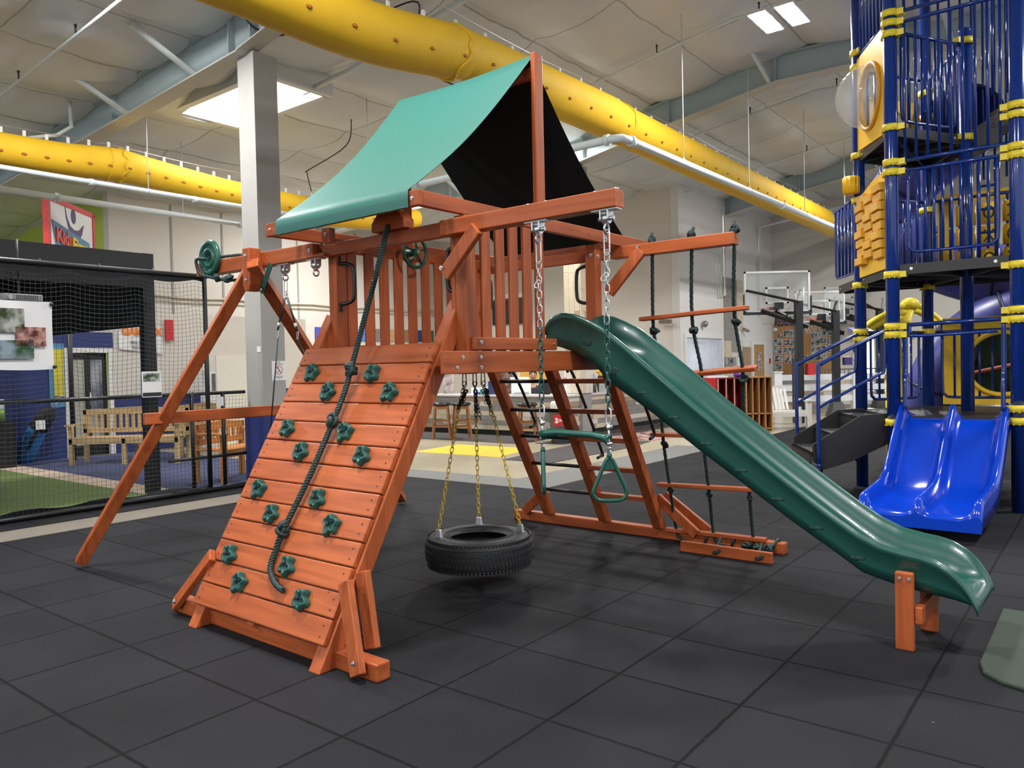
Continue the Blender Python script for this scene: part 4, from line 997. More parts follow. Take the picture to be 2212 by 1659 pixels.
def ring(c_, dirv, lab):
    d_ = V3(dirv).normalized(); mb = MB(); P = []
    for (x_, z_) in ((0, 0), (-.010, -.004), (-.026, -.030), (-.058, -.105), (-.082, -.160), (-.083, -.185), (-.068, -.206), (-.045, -.214), (0, -.216), (.045, -.214), (.068, -.206), (.083, -.185), (.082, -.160), (.058, -.105), (.026, -.030), (.010, -.004)):
        P.append(V3(c_) + d_ * x_ + V3((0, 0, z_)))
    mb.tube(catmull(P + [P[0]], 3)[:-1], .0105, 8, closed=True)
    n_ = d_.cross(V3((0, 0, 1)))
    mb.add([V3(c_) + d_ * x_ + V3((0, 0, z_)) + n_ * y_ for y_ in (-.006, .006) for (x_, z_) in ((-.012, -.005), (.012, -.005), (.032, -.055), (-.032, -.055))], [(0,1,2,3), (7,6,5,4), (0,4,5,1), (1,5,6,2), (2,6,7,3), (3,7,4,0)])
    mb.ball(tuple(V3(c_) + V3((0, 0, .012))), .014, 10, 6, (1, 1, 1.4))
    part('triangle_ring', mb, M_green, tz, label=lab)
ring((E0.x, E0.y, E0.z - .115), (-.62, .78, 0), 'left ring, seen edge-on'); ring((E1.x, E1.y, E1.z - .112), (.777, .629, 0), 'right ring, seen face-on')
# climbing rope on the rock wall
cr = thing('climbing_rope', 'thick dark green knotted rope hanging down over the rock wall', 'climbing rope', PF, (-3.64, 3.29, 2.40))
def ro(a, z, off=.055):
    p = V3(rp(a, z)) + nrm * (.032 + off); return (a, p.y, p.z)
KP = [V3((-3.775, 3.092 - .01, 1.51)), V3(ro(-3.777, 1.165, .04)), V3(ro(-3.822, .567, .035))]
path = [(-3.64, 3.30, 2.41), (-3.645, 3.285, 2.36), (-3.70, 3.24, 2.10), (-3.75, 3.17, 1.80), tuple(KP[0]), ro(-3.776, 1.33, .045), tuple(KP[1]), ro(-3.79, .86, .035), tuple(KP[2]), ro(-3.83, .47, .025), ro(-3.825, .40, .022), ro(-3.79, .355, .022), ro(-3.70, .31, .022), ro(-3.625, .295, .022)]
rm_ = MB(); rope_mb(rm_, catmull(path, 8), .0185, .055); part('rope', rm_, M_grope, cr)
for k, p in enumerate(KP):
    km = MB(); knot_mb(km, p, .030, .015, 5 + k); knot_mb(km, p + V3((0, 0, .028)), .022, .013, 9 + k); part('knot', km, M_grope, cr)
# rope ladder at the right
rl = thing('rope_ladder', 'rope ladder with wooden rungs on three dark knotted ropes, from the right arm', 'rope ladder', PF, (-2.6, 5.3, 1.2))
def npn(a, z, off=0): return (a, 5.22 + (2.36 - z) * .3275 + off, z)
ropes = [[(-2.853, 2.50), (-2.853, 2.35), (-2.936, 1.84), (-2.95, 1.62), (-2.98, 1.30), (-3.03, .92), (-3.05, .50), (-3.063, .02)],
         [(-2.531, 2.50), (-2.531, 2.35), (-2.607, 1.83), (-2.60, 1.45), (-2.65, 1.2), (-2.68, .92), (-2.70, .50), (-2.724, .02)],
         [(-2.205, 2.50), (-2.205, 2.35), (-2.271, 1.87), (-2.27, 1.46), (-2.30, 1.2), (-2.33, .92), (-2.36, .51), (-2.387, .02)]]
for k, rr_ in enumerate(ropes):
    pts = [npn(a, z, .01 if z > 2.3 else 0) for a, z in rr_]; pts[0] = (pts[0][0], 5.245, 2.47); pts[1] = (pts[1][0], 5.245, 2.33)
    end = [(rr_[-1][0] + .06, 5.90, .045), (rr_[-1][0] + .12, 5.86, .035), (rr_[-1][0] + .16, 5.80, .055)] if k < 2 else [(rr_[-1][0] + .05, 5.90, .05), (rr_[-1][0] + .10, 5.86, .045)]
    m2 = MB(); rope_mb(m2, catmull(pts[:-1] + [npn(rr_[-1][0], .10), ] + end, 8), .0155, .044, n=5, step=.011); part('rope', m2, M_grope, rl)
    km = MB(); knot_mb(km, (rr_[0][0], 5.245, 2.445), .028, .013, 3 + k); km.cyl((rr_[0][0], 5.245, 2.45), (rr_[0][0] + .02 * (k % 2), 5.245, 2.50), .013, 8); part('knot', km, M_grope, rl)
    for z in ((1.795, 1.79, 1.83)[k], (1.385, 1.385, 1.415)[k], .875, .445):
        a = interp([(-z_, a_) for a_, z_ in rr_], -z); km = MB()
        if z > 1.0 or k == 0 and z > .8: knot_mb(km, npn(a, z - .03), .026, .013, int(z * 40) + k)
        else: knot_mb(km, npn(a, z), .018, .012, int(z * 40) + k)
        part('knot', km, M_grope, rl)
for (p, q) in (((-3.04, 1.862), (-2.165, 1.897)), ((-3.04, 1.40), (-2.165, 1.464)), ((-3.13, .925), (-2.26, .935)), ((-3.157, .49), (-2.28, .515)), ((-3.156, .085), (-2.283, .10))):
    z = p[1]; pit = .35 if 1.2 < z < 1.6 else 0
    part('rung', MB().bar(npn(*p), npn(*q), .070, .032, (0, 1, pit)), WA, rl, bevel=BV)
part('bottom_plank', MB().box((-2.86, 5.63, 0), (-2.115, 5.665, .085)), WA, rl, bevel=BV)
for a in (-2.62, -2.28):
    part('rope_stub', rope_mb(MB(), catmull([(a, 5.86, .09), (a + .02, 5.76, .05), (a + .05, 5.62, .03), (a + .09, 5.615, .045), (a + .10, 5.62, .06)], 6), .013, .044), M_grope, rl)
for a in (-2.78, -2.55, -2.22):
    part('lashing', MB().tube([(a + .02 * math.sin(t*math.pi/6), 5.995 + .062 * math.cos(t*math.pi/6), .045 + .062 * math.sin(t*math.pi/6)) for t in range(12)], .012, 6, closed=True), M_grope, rl)
km = MB()
for k, a in enumerate((-2.42, -2.33, -2.24)): knot_mb(km, (a, 5.90, .045), .034, .013, 30 + k)
part('knot_cluster', km, M_grope, rl)
# disc swing parked over the left end of the beam
ds = thing('disc_swing', 'round dark green disc swing hooked over the left beam end', 'disc swing', PF, (-5.66, 3.26, 2.41))
DC = (-5.70, 3.275, 2.425)
dm = MB().lathe([(.0, .012), (.028, .012), (.03, -.004), (.052, -.010), (.056, -.018), (.076, -.018), (.080, -.006), (.100, -.004), (.106, -.016), (.128, -.018), (.140, -.006), (.144, .010), (.136, .018), (0, .020)], DC, 1, 36); part('disc', dm, M_green, ds)
part('center_hole', MB().cyl((DC[0], DC[1] - .002, DC[2]), (DC[0], DC[1] + .011, DC[2]), .016, 12), M_ink, ds)
rm_ = MB(); rope_mb(rm_, catmull([(DC[0] - .02, DC[1] - .03, DC[2] - .01), (DC[0] - .11, DC[1] - .05, DC[2] - .01), (DC[0] - .08, DC[1] - .04, DC[2] - .12), (-5.66, 3.25, 2.27), (-5.52, 3.28, 2.24), (-5.40, 3.35, 2.235), (-5.36, 3.41, 2.30), (-5.40, 3.41, 2.42), (-5.52, 3.35, 2.43), (-5.60, 3.30, 2.42)], 8), .014, .04); part('rope', rm_, M_grope, ds)
km = MB(); knot_mb(km, (-5.47, 3.29, 2.245), .028, .013, 2); knot_mb(km, (-5.57, 3.26, 2.255), .026, .013, 4); part('knot', km, M_grope, ds)
# belt swing ropes at the left hanger
bs = thing('belt_swing', 'belt swing on thin dark ropes under the left beam, mostly behind the rock wall', 'swing', PF, (-4.85, 3.346, 1.2))
hp = V3(h3); cm = MB().tube(link_pts(hp - V3((0, 0, .05)), V3((0, 0, -1)), V3((1, 0, 0)), .12, .035), .0035, 6, closed=True)
for s in (-1, 1): cm.tube(link_pts(hp - V3((s * .012, 0, .10)), V3((0, 0, -1)), V3((1, 0, 0)), .05, .02), .003, 5, closed=True)
part('carabiner', cm, M_steel, bs)
for s, (ax, bx, zx) in ((-1, (-4.905, 3.34, 1.82)), (1, (-4.665, 3.34, 1.80))):
    t0 = hp - V3((-s * .012, 0, .12)); e_ = V3((ax, bx, zx))
    sl_ = MB().tube([t0 + (e_ - t0) * .02 + V3((-.008, 0, 0)), t0 + (e_ - t0) * .75 + V3((-.005, 0, 0))], .004, 5).tube([t0 + (e_ - t0) * .02 + V3((.010, 0, 0)), t0 + (e_ - t0) * .75 + V3((.004, 0, 0))], .004, 5)
    sl_.tube([t0 + (e_ - t0) * .74, e_], .007, 6)
    part('rope_loop', sl_, M_grope, bs)
    part('white_clamp', MB().cyl(t0 + (e_ - t0) * .78, t0 + (e_ - t0) * .88, .012, 8), M_white, bs)
    part('snap_hook', MB().tube(link_pts(e_ - V3((0, 0, .03)), V3((0, 0, -1)), V3((1, 0, 0)), .06, .018), .003, 5, closed=True), M_steel, bs)
    f_ = V3((-5.06, 3.34, .95)) if s < 0 else V3((-4.50, 3.38, 1.45))
    part('rope', MB().tube([e_ - V3((0, 0, .06)), f_], .005, 6), M_grope, bs)
part('swing_grip', MB().cyl((-5.06, 3.34, .95), (-5.13, 3.34, .72), .014, 8).cyl((-5.055, 3.34, 1.02), (-5.065, 3.34, .93), .012, 8), M_green, bs)
part('belt_seat', MB().tube(catmull([(-5.13, 3.34, .72), (-5.10, 3.36, .62), (-4.9, 3.4, .55), (-4.7, 3.42, .62), (-4.6, 3.4, .8), (-4.50, 3.38, 1.45)], 6), .018, 8), M_green, bs)
# ================================================================== THE BLUE PLAY TOWER
S_ = 1.1
e0, e1, e2 = V3((.788, -.616, 0)), V3((.927, .375, 0)), V3((.139, .990, 0))
P1 = V3((4.0, 8.1, 0)); P2 = P1 + e0 * S_; PX = P1 + e1 * S_; P0 = P1 + e2 * S_; P3 = PX + e2 * S_; PQ = P0 + e2 * S_; P5 = PX + e0 * S_; P4 = PX + e1 * S_
Zv = lambda z: V3((0, 0, z))
tw = thing('play_tower', 'tall blue tube-post indoor play tower with yellow panels at right', 'play tower', WF, tuple(PX))
def tpost(p, z0, z1, cap=False):
    mb = MB().cyl(p + Zv(z0), p + Zv(z1), .066, 22)
    if cap: mb.ball(tuple(p + Zv(z1)), .066, 22, 8, (1, 1, .7))
    part('post', mb, M_blue, tw)
tpost(P1, 0, 6.6); tpost(P2, 0, 6.6); tpost(P0, 0, 6.6); tpost(PX, .86, 5.05, True); tpost(P3, 0, 6.6); tpost(P5, 0, 6.6); tpost(P4, 0, 5.4, True)
cl_src = MB().cyl((0, 0, -.034), (0, 0, .034), .084, 20); cl_src.box((.06, -.035, -.03), (.135, .035, .03))
for k in range(11): t = k * 2 * math.pi / 11; cl_src.ball((.085 * math.cos(t), .085 * math.sin(t), -.034), .008, 5, 3)
cl0 = None
def clamp(p, z, dirv):
    global cl0
    ang = math.atan2(dirv[1], dirv[0])
    if cl0 is None:
        cl0 = part('clamp', cl_src, M_clamp, tw)
        for v in cl0.data.vertices: v.co = V3(v.co) + V3(BASE[tw.name][1])
        o = cl0
    else:
        o = cl0.copy(); col.objects.link(o); o.parent = tw; BASE[o.name] = BASE[tw.name]
    b = BASE[tw.name][1]; o.location = (p.x - b[0], p.y - b[1], z); o.rotation_euler = (0, 0, ang)
for z in (5.07, 4.97, 4.86, 3.90, 3.54, 3.44, 2.38, 1.84, 1.755, .84): clamp(P1, z, e0)
for z in (5.10, 4.93, 3.90, 3.38, 2.38, 1.83, 1.74, .84): clamp(P0, z, -e2 if z > 3 else e2)
for z in (5.3, 3.89, 3.80, 3.50, 3.42, 2.38, 1.95, 1.86, 1.0, .88): clamp(P2, z, -e0)
for z in (4.94, 3.90): clamp(PX, z, -e1)
for z in (4.75, 4.45, 3.32, 1.83, 2.38): clamp(P3, z, -e2)
clamp(P4, 5.3, -e1)
def deck(poly, z, lab, rib=True):
    mb = MB(); c_ = sum(poly, V3((0, 0, 0))) / len(poly)
    mb.prism([(p.x, p.y) for p in poly], 2, z - .012, z)
    for p, q in zip(poly, poly[1:] + poly[:1]):
        d = (q - p).normalized(); mb.bar(p + Zv(z - .055) + d * .07, q + Zv(z - .055) - d * .07, .02, .10, (-d.y, d.x, 0))
    if rib:
        for p in poly: mb.bar(p + Zv(z - .06), c_ + Zv(z - .06), .02, .07, (-(c_ - p).y, (c_ - p).x, 0))
    o = part('deck', mb, M_deckb, tw, label=lab)
    bm_ = MB()
    for p, q in zip(poly, poly[1:] + poly[:1]):
        d = (q - p).normalized(); n_ = V3((d.y, -d.x, 0))
        for k in range(2):
            c2 = p + d * (.18 + k * ((q - p).length - .36)) + Zv(z - .05); n2 = n_ * (1 if (c2 - c_).dot(n_) > 0 else -1)
            bm_.cyl(c2 + n2 * .008, c2 + n2 * .016, .016, 10)
    part('deck_bolts', bm_, M_steel, o)
    return o
deck([P0, P1, P2, P5, P4, P3], .91, 'lowest deck'); 
deck([P0, P1, P2, P5, P4, P3], 2.48, 'middle deck'); deck([P0, P3, PQ + e0 * .05], 2.475, 'balcony deck', False)
deck([P1, PX, P3, P0], 3.93, 'upper deck')
# stair to the upper deck on the right (dark ribbed underside climbing)
stp = MB()
for k in range(6):
    a = PX + e0 * (.15 + .0 * k) + e1 * (.0); 
    c1_ = PX + e0 * (.10 + .22 * k); z = 3.95 + .17 * k
    stp.prism([(c1_.x, c1_.y), ((c1_ + e0 * .24).x, (c1_ + e0 * .24).y), ((c1_ + e0 * .24 + e2 * .8).x, (c1_ + e0 * .24 + e2 * .8).y), ((c1_ + e2 * .8).x, (c1_ + e2 * .8).y)], 2, z - .16, z)
part('upper_steps', stp, M_deckb, tw)
def rail_panel(A, B, z0, z1, n, r=.014, rf=.02, inset=.07, bottom=True, top=True, name='rail_panel', ext=0):
    d = (B - A).normalized(); A2 = A + d * (.066 + inset * .3); B2 = B - d * (.066 + inset * .3); mb = MB()
    if top: mb.tube([A2 - d * .05 + Zv(z1), B2 + d * .05 + Zv(z1)], rf, 10)
    a3, b3 = A2 + d * inset, B2 - d * inset
    if bottom: mb.tube(catmull([a3 + Zv(z1), a3 + Zv(z0 + .12), a3 + d * .03 + Zv(z0 + .03), a3 + d * .12 + Zv(z0), b3 - d * .12 + Zv(z0), b3 - d * .03 + Zv(z0 + .03), b3 + Zv(z0 + .12), b3 + Zv(z1)], 4), rf * .85, 8)
    for k in range(n):
        p = A2 + (B2 - A2) * ((k + .5) / n) if not bottom else a3 + (b3 - a3) * ((k + 1) / (n + 1))
        mb.tube([p + Zv(z0 if bottom or not ext else z0 - ext), p + Zv(z1)], r, 8)
    return part(name, mb, M_blue, tw)
rail_panel(P1, P2, 2.60, 3.44, 9)
mb = MB(); d = e0
a, b = P1 + d * .06, P2 - d * .06
for z in (3.545, 4.965): mb.tube([a + Zv(z), b + Zv(z)], .020, 10)
for k in range(9): p = a + (b - a) * ((k + .7) / 9.4); mb.tube([p + Zv(3.545), p + Zv(4.965)], .015, 8)
part('rail_panel', mb, M_blue, tw)
mb = MB()
for z in (5.075,): mb.tube([a + Zv(z), b + Zv(z)], .020, 10)
for k in range(9): p = a + (b - a) * ((k + .7) / 9.4); mb.tube([p + Zv(5.075), p + Zv(6.5)], .015, 8)
part('rail_panel', mb, M_blue, tw)
rail_panel(P1, PX, 3.99, 4.90, 7); rail_panel(PX, P3, 3.99, 4.9, 6); rail_panel(P0, P3, 2.6, 3.42, 6); rail_panel(P0, P3, 3.99, 4.9, 6); rail_panel(P3, P4, 2.6, 3.42, 7)
rail_panel(P0, PQ, 2.56, 3.44, 5, r=.018, inset=.02); rail_panel(P0, P3, 1.02, 1.82, 5); rail_panel(P3, P4, 1.02, 1.82, 5)
rail_panel(PX + e0 * .1, P5, 4.3, 5.6, 6, bottom=False); rail_panel(P2, P5, 2.6, 3.44, 7); rail_panel(P3, P4, 3.6, 6.0, 8, bottom=False)
mb = MB()
for k in range(8): p = P1 + e2 * (.12 + .12 * k); mb.tube([p + Zv(5.02), p + Zv(6.5)], .017, 8)
mb.tube([P1 + e2 * .06 + Zv(5.04), P0 - e2 * .06 + Zv(5.04)], .02, 8); part('rail_panel', mb, M_blue, tw)
# safety hoop over the slide entrance
mb = MB(); a, b = P1 + e0 * .07, P2 - e0 * .07
mb.tube([a + Zv(1.85), b + Zv(1.87)], .021, 10); mb.tube(catmull([a + e0 * .09 + Zv(1.85), a + e0 * .09 + Zv(1.78), a + e0 * .14 + Zv(1.735), b - e0 * .10 + Zv(1.755)], 5), .018, 8)
for q_, s in ((a + e0 * .05, 1), (b - e0 * .05, -1)):
    mb.tube(catmull([q_ + Zv(1.85), q_ + Zv(1.4), q_ - V3((.616, .788, 0)) * .05 + Zv(1.25), q_ - V3((.616, .788, 0)) * .08 + Zv(.98)], 5), .021, 8)
part('entry_hoop', mb, M_blue, tw)
# ladder rungs seen on the right
mb = MB(); a = PX + e0 * .12
for s in (0, .16): mb.tube([a + e0 * s + Zv(2.5), a + e0 * s + Zv(3.6)], .02, 8)
for z in (2.85, 3.10, 3.35): mb.tube([a + Zv(z), a + e0 * .16 + Zv(z)], .014, 8)
part('side_ladder', mb, M_blue, tw)
# yellow bubble-window panel, P1-P0 edge, upper deck
n2 = V3((-.990, .139, 0))
def pp(s, z, o=0): return P1 + e2 * (s * S_) + n2 * o + Zv(z)
def slab(outl, hole, th, name, m, par=tw, off=0.0):
    # plate in the P1-P0 plane with an optional round hole (outline star-shaped about the hole centre)
    mb = MB(); c_ = hole[:2] if hole else None
    N_ = 48
    if hole:
        def edge(t):
            dx, dz = math.cos(t), math.sin(t); best = 1e9
            for (x0, y0), (x1, y1) in zip(outl, outl[1:] + outl[:1]):
                ex, ez = (x1 - x0) * S_, y1 - y0; fx, fz = (x0 - c_[0]) * S_, y0 - c_[1]
                den = dx * ez - dz * ex
                if abs(den) < 1e-9: continue
                u_ = (fx * ez - fz * ex) / den; w_ = (fx * dz - fz * dx) / den
                if u_ > 0 and -1e-6 <= w_ <= 1 + 1e-6: best = min(best, u_)
            return best
        vs = []
        angs = sorted(set([2 * math.pi * k / N_ for k in range(N_)] + [math.atan2(y - c_[1], (x - c_[0]) * S_) % (2 * math.pi) for x, y in outl]))
        for t in angs:
            R_ = edge(t)
            for rr in (hole[2], R_):
                for o in (off, off + th): vs.append(pp(c_[0] + rr * math.cos(t) / S_, c_[1] + rr * math.sin(t), o))
        m_ = len(angs); fs = []
        for k in range(m_):
            a = 4 * k; b = 4 * ((k + 1) % m_)
            fs += [(a, a+2, b+2, b), (a+1, b+1, b+3, a+3), (a+2, a+3, b+3, b+2), (a, b, b+1, a+1)]
        mb.add(vs, fs)
    else:
        n_ = len(outl); vs = [pp(x, y, off) for x, y in outl] + [pp(x, y, off + th) for x, y in outl]
        mb.add(vs, [tuple(range(n_))[::-1], tuple(range(n_, 2 * n_))] + [(i, (i+1) % n_, n_ + (i+1) % n_, n_ + i) for i in range(n_)])
    return part(name, mb, m, par)
bw = slab([(.09, 3.88), (.93, 3.94), (.93, 5.0), (.09, 5.0)], (.50, 4.42, .34), .03, 'window_panel', M_yel)
mb = MB(); 
for k in range(40):
    t = 2 * math.pi * k / 40
ring_ = [pp(.50 + .35 * math.cos(t * math.pi / 20) / S_, 4.42 + .35 * math.sin(t * math.pi / 20), .045) for t in range(40)]
mb.tube(ring_, .022, 8, closed=True); part('bubble_ring', mb, mat('yellow_orange', (.72, .36, .05), .45), bw)
M_bub = bpy.data.materials.new('clear_bubble'); N_, L_ = nodes_of(M_bub)
b_ = N_['Principled BSDF']; b_.inputs['Base Color'].default_value = (.97, .98, 1, 1); b_.inputs['Roughness'].default_value = .04; b_.inputs['Alpha'].default_value = .30; b_.inputs['Specular IOR Level'].default_value = .9
mb = MB()
def bub(i, j):
    t = 2 * math.pi * i; f = j * math.pi / 2; r = .345 * math.cos(f)
    return pp(.50 + r * math.cos(t) / S_, 4.42 + r * math.sin(t), .05 + .34 * math.sin(f))
mb.grid(bub, 40, 12); part('bubble', mb, M_bub, bw)
# yellow block climbing panel on the middle deck
bp_ = slab([(.10, 2.46), (.92, 2.46), (.92, 3.36), (.75, 3.42), (.45, 3.48), (.10, 3.50)], None, .03, 'block_panel', M_yel)
M_yel2 = mat('block_yellow', (.80, .41, .02), .42, noise=.1)
for cix, sx in enumerate((.22, .47, .74)):
    for r_ in range(8 if cix != 1 else 7):
        z = 2.63 + .101 * r_ + (.045 if cix == 1 else 0) + .02 * cix * 0
        mb = MB(); vs = [pp(sx + i * .118, z + j * .047, .03) for i, j in ((-1,-1),(1,-1),(1,1),(-1,1))] + [pp(sx + i * .112, z + j * .042, .080 + .014 * ((r_ + cix) % 3)) for i, j in ((-1,-1),(1,-1),(1,1),(-1,1))]
        mb.add(vs, [(0,3,2,1), (4,5,6,7), (0,1,5,4), (1,2,6,5), (2,3,7,6), (3,0,4,7)]); part('block', mb, M_yel2, bp_, bevel=.006)
mb = MB().cyl(P0 - e1 * .12 + Zv(3.45), P0 - e1 * .12 + Zv(3.65), .085, 18)
for k in range(12): t = k * math.pi / 6; c_ = P0 - e1 * .12; mb.cyl(c_ + V3((.085 * math.cos(t), .085 * math.sin(t), 3.46)), c_ + V3((.085 * math.cos(t), .085 * math.sin(t), 3.64)), .012, 6)
part('yellow_drum', mb, M_yel, tw)
# plain yellow panels seen through the rails, with a tic-tac-toe row of drums
def wplate(A, B, z0, z1, th, name, m, par=tw, hole=None):
    d = (B - A).normalized(); n_ = V3((-d.y, d.x, 0)); L_ = (B - A).length; mb = MB()
    if hole:
        cx, cz_, hr = hole; outl = [(0, z0), (L_, z0), (L_, z1), (0, z1)]; vs = []; N3 = 40
        angs = sorted([2 * math.pi * k / N3 for k in range(N3)] + [math.atan2(y - cz_, x - cx) % (2 * math.pi) for x, y in outl])
        for t in angs:
            dx, dz = math.cos(t), math.sin(t)
            ux = ((L_ - cx) / dx if dx > 1e-9 else (-cx / dx if dx < -1e-9 else 1e9)); uz = ((z1 - cz_) / dz if dz > 1e-9 else ((z0 - cz_) / dz if dz < -1e-9 else 1e9)); R_ = min(ux, uz)
            for rr in (hr, R_):
                for o in (0, th): vs.append(A + d * (cx + rr * dx) + n_ * o + Zv(cz_ + rr * dz))
        m_ = len(angs); fs = []
        for k in range(m_):
            a = 4 * k; b = 4 * ((k + 1) % m_); fs += [(a, a+2, b+2, b), (a+1, b+1, b+3, a+3), (a+2, a+3, b+3, b+2), (a, b, b+1, a+1)]
        mb.add(vs, fs)
    else:
        vs = [A + Zv(z0), B + Zv(z0), B + Zv(z1), A + Zv(z1)]; vs += [v + n_ * th for v in vs]
        mb.add(vs, [(0,3,2,1), (4,5,6,7), (0,1,5,4), (1,2,6,5), (2,3,7,6), (3,0,4,7)])
    return part(name, mb, m, par)
A_ = P3 + e0 * .12; B_2 = P3 + e0 * 1.0
tt = wplate(A_, A_ + e0 * .16, 2.48, 3.42, .04, 'game_panel_frame', M_yel)
wplate(A_, B_2, 3.36, 3.48, .04, 'game_panel_head', M_yel)
sh = 0
for cxk in range(3):
    for rk in range(3):
        c_ = A_ + e0 * (.30 + .24 * cxk) + Zv(2.66 + .27 * rk); mb = MB().cyl(c_ - Zv(.115), c_ + Zv(.115), .105, 18)
        dr = part('game_drum', mb, M_yel, tw)
        fwd = (V3((0, 0, 0)) - V3((c_.x, c_.y, 0))).normalized(); sd_ = V3((-fwd.y, fwd.x, 0)); cc_ = c_ + fwd * .106; m3 = MB()
        if (cxk + rk) % 2 == 0:
            m3.bar(cc_ - sd_ * .05 - Zv(.07), cc_ + sd_ * .05 + Zv(.07), .018, .012, sd_); m3.bar(cc_ + sd_ * .05 - Zv(.07), cc_ - sd_ * .05 + Zv(.07), .018, .012, sd_)
        else: m3.tube([cc_ + sd_ * (.05 * math.cos(t * math.pi / 8)) + Zv(.065 * math.sin(t * math.pi / 8)) for t in range(16)], .010, 6, closed=True)
        part('game_mark', m3, M_ink, dr)
wplate(P0 + e1 * .15, P3 - e1 * .1, 3.95, 4.62, .03, 'window_panel', M_yel, hole=(.42, 4.3, .2))
ar = wplate(P3 + e0 * .16 , P3 + e0 * 1.45, .93, 1.98, .05, 'tunnel_panel', M_yel, hole=(.62, 1.42, .36))
c_ = P3 + e0 * (.16 + .62) + Zv(1.42); d = e0; n_ = V3((-d.y, d.x, 0))
part('tunnel_rim', MB().tube([c_ + d * .37 * math.cos(t * math.pi / 18) + Zv(.37 * math.sin(t * math.pi / 18)) - n_ * .01 for t in range(36)], .03, 8, closed=True), M_yel, ar)
M_moss = mat('climber_green', (.012, .045, .035), .5, noise=.4, nscale=6)
mb = MB(); mb.grid(lambda i, j: tuple(c_ + n_ * (.35 + .12 * math.sin(5 * i + 3 * j)) + d * (-.7 + 1.4 * i) + Zv(-.5 + 1.0 * j)), 14, 12); part('climber_back', mb, M_moss, tw)
part('climber_stripe', MB().tube([c_ + n_ * .3 + d * x_ + Zv(z_) for x_, z_ in ((-.05, .42), (.08, .28), (-.08, .12), (.15, -.02), (.32, -.12))], .012, 6), M_white, tw)
part('climber_bar', MB().tube([c_ + n_ * .22 + d * -.35 + Zv(-.12), c_ + n_ * .22 + d * .4 + Zv(.05)], .025, 8), mat('clay_red', (.35, .08, .05), .5), tw)
# indigo tube slides
def tube_slide(pts, r, nm):
    P = catmull(pts, 7); mb = MB(); mb.tube(P, r, 28, cap=False); mb.tube(P, r - .012, 28, cap=False)
    o = part(nm, mb, M_indigo, tw)
    for k in range(0, len(P), 7):
        i = min(max(k, 1), len(P) - 2); t = (P[i+1] - P[i-1]).normalized(); a = t.orthogonal().normalized(); b = t.cross(a)
        part('flange', MB().tube([P[i] + (a * math.cos(q * math.pi / 16) + b * math.sin(q * math.pi / 16)) * (r + .012) for q in range(32)], .022, 6, closed=True), mat('flange_navy', (.008, .012, .06), .4), o)
    return o
tube_slide([P3 + e2 * -.15 + e0 * .35 + Zv(4.35), P3 + e2 * .35 + e0 * .45 + Zv(4.25), P3 + e2 * .9 + e0 * .1 + Zv(3.85), P3 + e2 * 1.0 - e0 * .15 + Zv(3.3), P3 + e2 * 1.05 + e0 * .4 + Zv(2.85), P3 + e2 * .95 + e0 * 1.2 + Zv(2.5), P3 + e2 * .7 + e0 * 2.2 + Zv(2.25)], .40, 'tube_slide')
tube_slide([P3 + e2 * .75 + e0 * 2.1 + Zv(2.15), P3 + e2 * .75 + e0 * 1.2 + Zv(1.95), P3 + e2 * .8 + e0 * .7 + Zv(1.62), P3 + e2 * .85 + e0 * .45 + Zv(1.15), P3 + e2 * 1.1 + e0 * .5 + Zv(.62), P3 + e2 * 1.8 + e0 * .9 + Zv(.42)], .40, 'tube_slide')
# double slide (building axes)
vU = V3((BF.c, BF.s, 0)); vV = V3((-BF.s, BF.c, 0))
prof_t = [(8.98, .985), (8.92, 1.05), (8.86, 1.06), (8.78, 1.0), (8.6, .86), (8.45, .74), (8.25, .56), (8.1, .45), (7.95, .395), (7.7, .37), (7.4, .355), (7.25, .345), (7.18, .30), (7.15, .22)]
prof_b = [(8.98, .905), (8.86, .90), (8.75, .85), (8.6, .72), (8.45, .58), (8.25, .40), (8.1, .29), (7.95, .235), (7.7, .21), (7.4, .20), (7.2, .20), (7.15, .175)]
def vt(tab, v): return interp([(-a, z) for a, z in tab], -v)
def dsec(v):
    k = max(0, min(1, (8.9 - v) / 1.7)); uL, uR = -1.79 + .0 * k, -.80 - .05 * k; m_ = (uL + uR) / 2; zt, zb = vt(prof_t, v), vt(prof_b, v); w = .075; lo = zb - .09
    zm = zt - .02 if v > 7.3 else zt - .0
    return [(uL, lo), (uL - .005, (zt + lo) / 2), (uL + .005, zt - .02), (uL + .03, zt), (uL + .06, zt - .02), (uL + w, (zt + zb) / 2), (uL + w + .03, zb + .02), (uL + w + .08, zb), (m_ - .10, zb), (m_ - .06, zb + .02), (m_ - .035, (zm + zb) / 2), (m_ - .022, zm - .015), (m_, zm), (m_ + .022, zm - .015), (m_ + .035, (zm + zb) / 2), (m_ + .06, zb + .02), (m_ + .10, zb),
            (uR - w - .08, zb), (uR - w - .03, zb + .02), (uR - w, (zt + zb) / 2), (uR - .06, zt - .02), (uR - .03, zt), (uR - .005, zt - .02), (uR + .005, (zt + lo) / 2), (uR, lo)]
mb = MB(); vv = [8.98 - .061 * k for k in range(31)]; n_s = 25
for v in vv:
    for u, z in dsec(v): mb.v.append(tuple(vU * u + vV * v + Zv(z)))
for i in range(len(vv) - 1):
    for j in range(n_s): k = (j + 1) % n_s; mb.f.append((i*n_s + j, i*n_s + k, (i+1)*n_s + k, (i+1)*n_s + j)); mb.sm.append(j != n_s - 1); mb.mi.append(0)
for i in (0, len(vv) - 1): mb.f.append(tuple(i * n_s + j for j in range(n_s))); mb.sm.append(False); mb.mi.append(0)
part('double_slide', mb, M_dblue, tw)
part('slide_foot', MB().cyl(vU * -1.3 + vV * 7.5, vU * -1.3 + vV * 7.5 + Zv(.15), .03, 10), M_blue, tw)
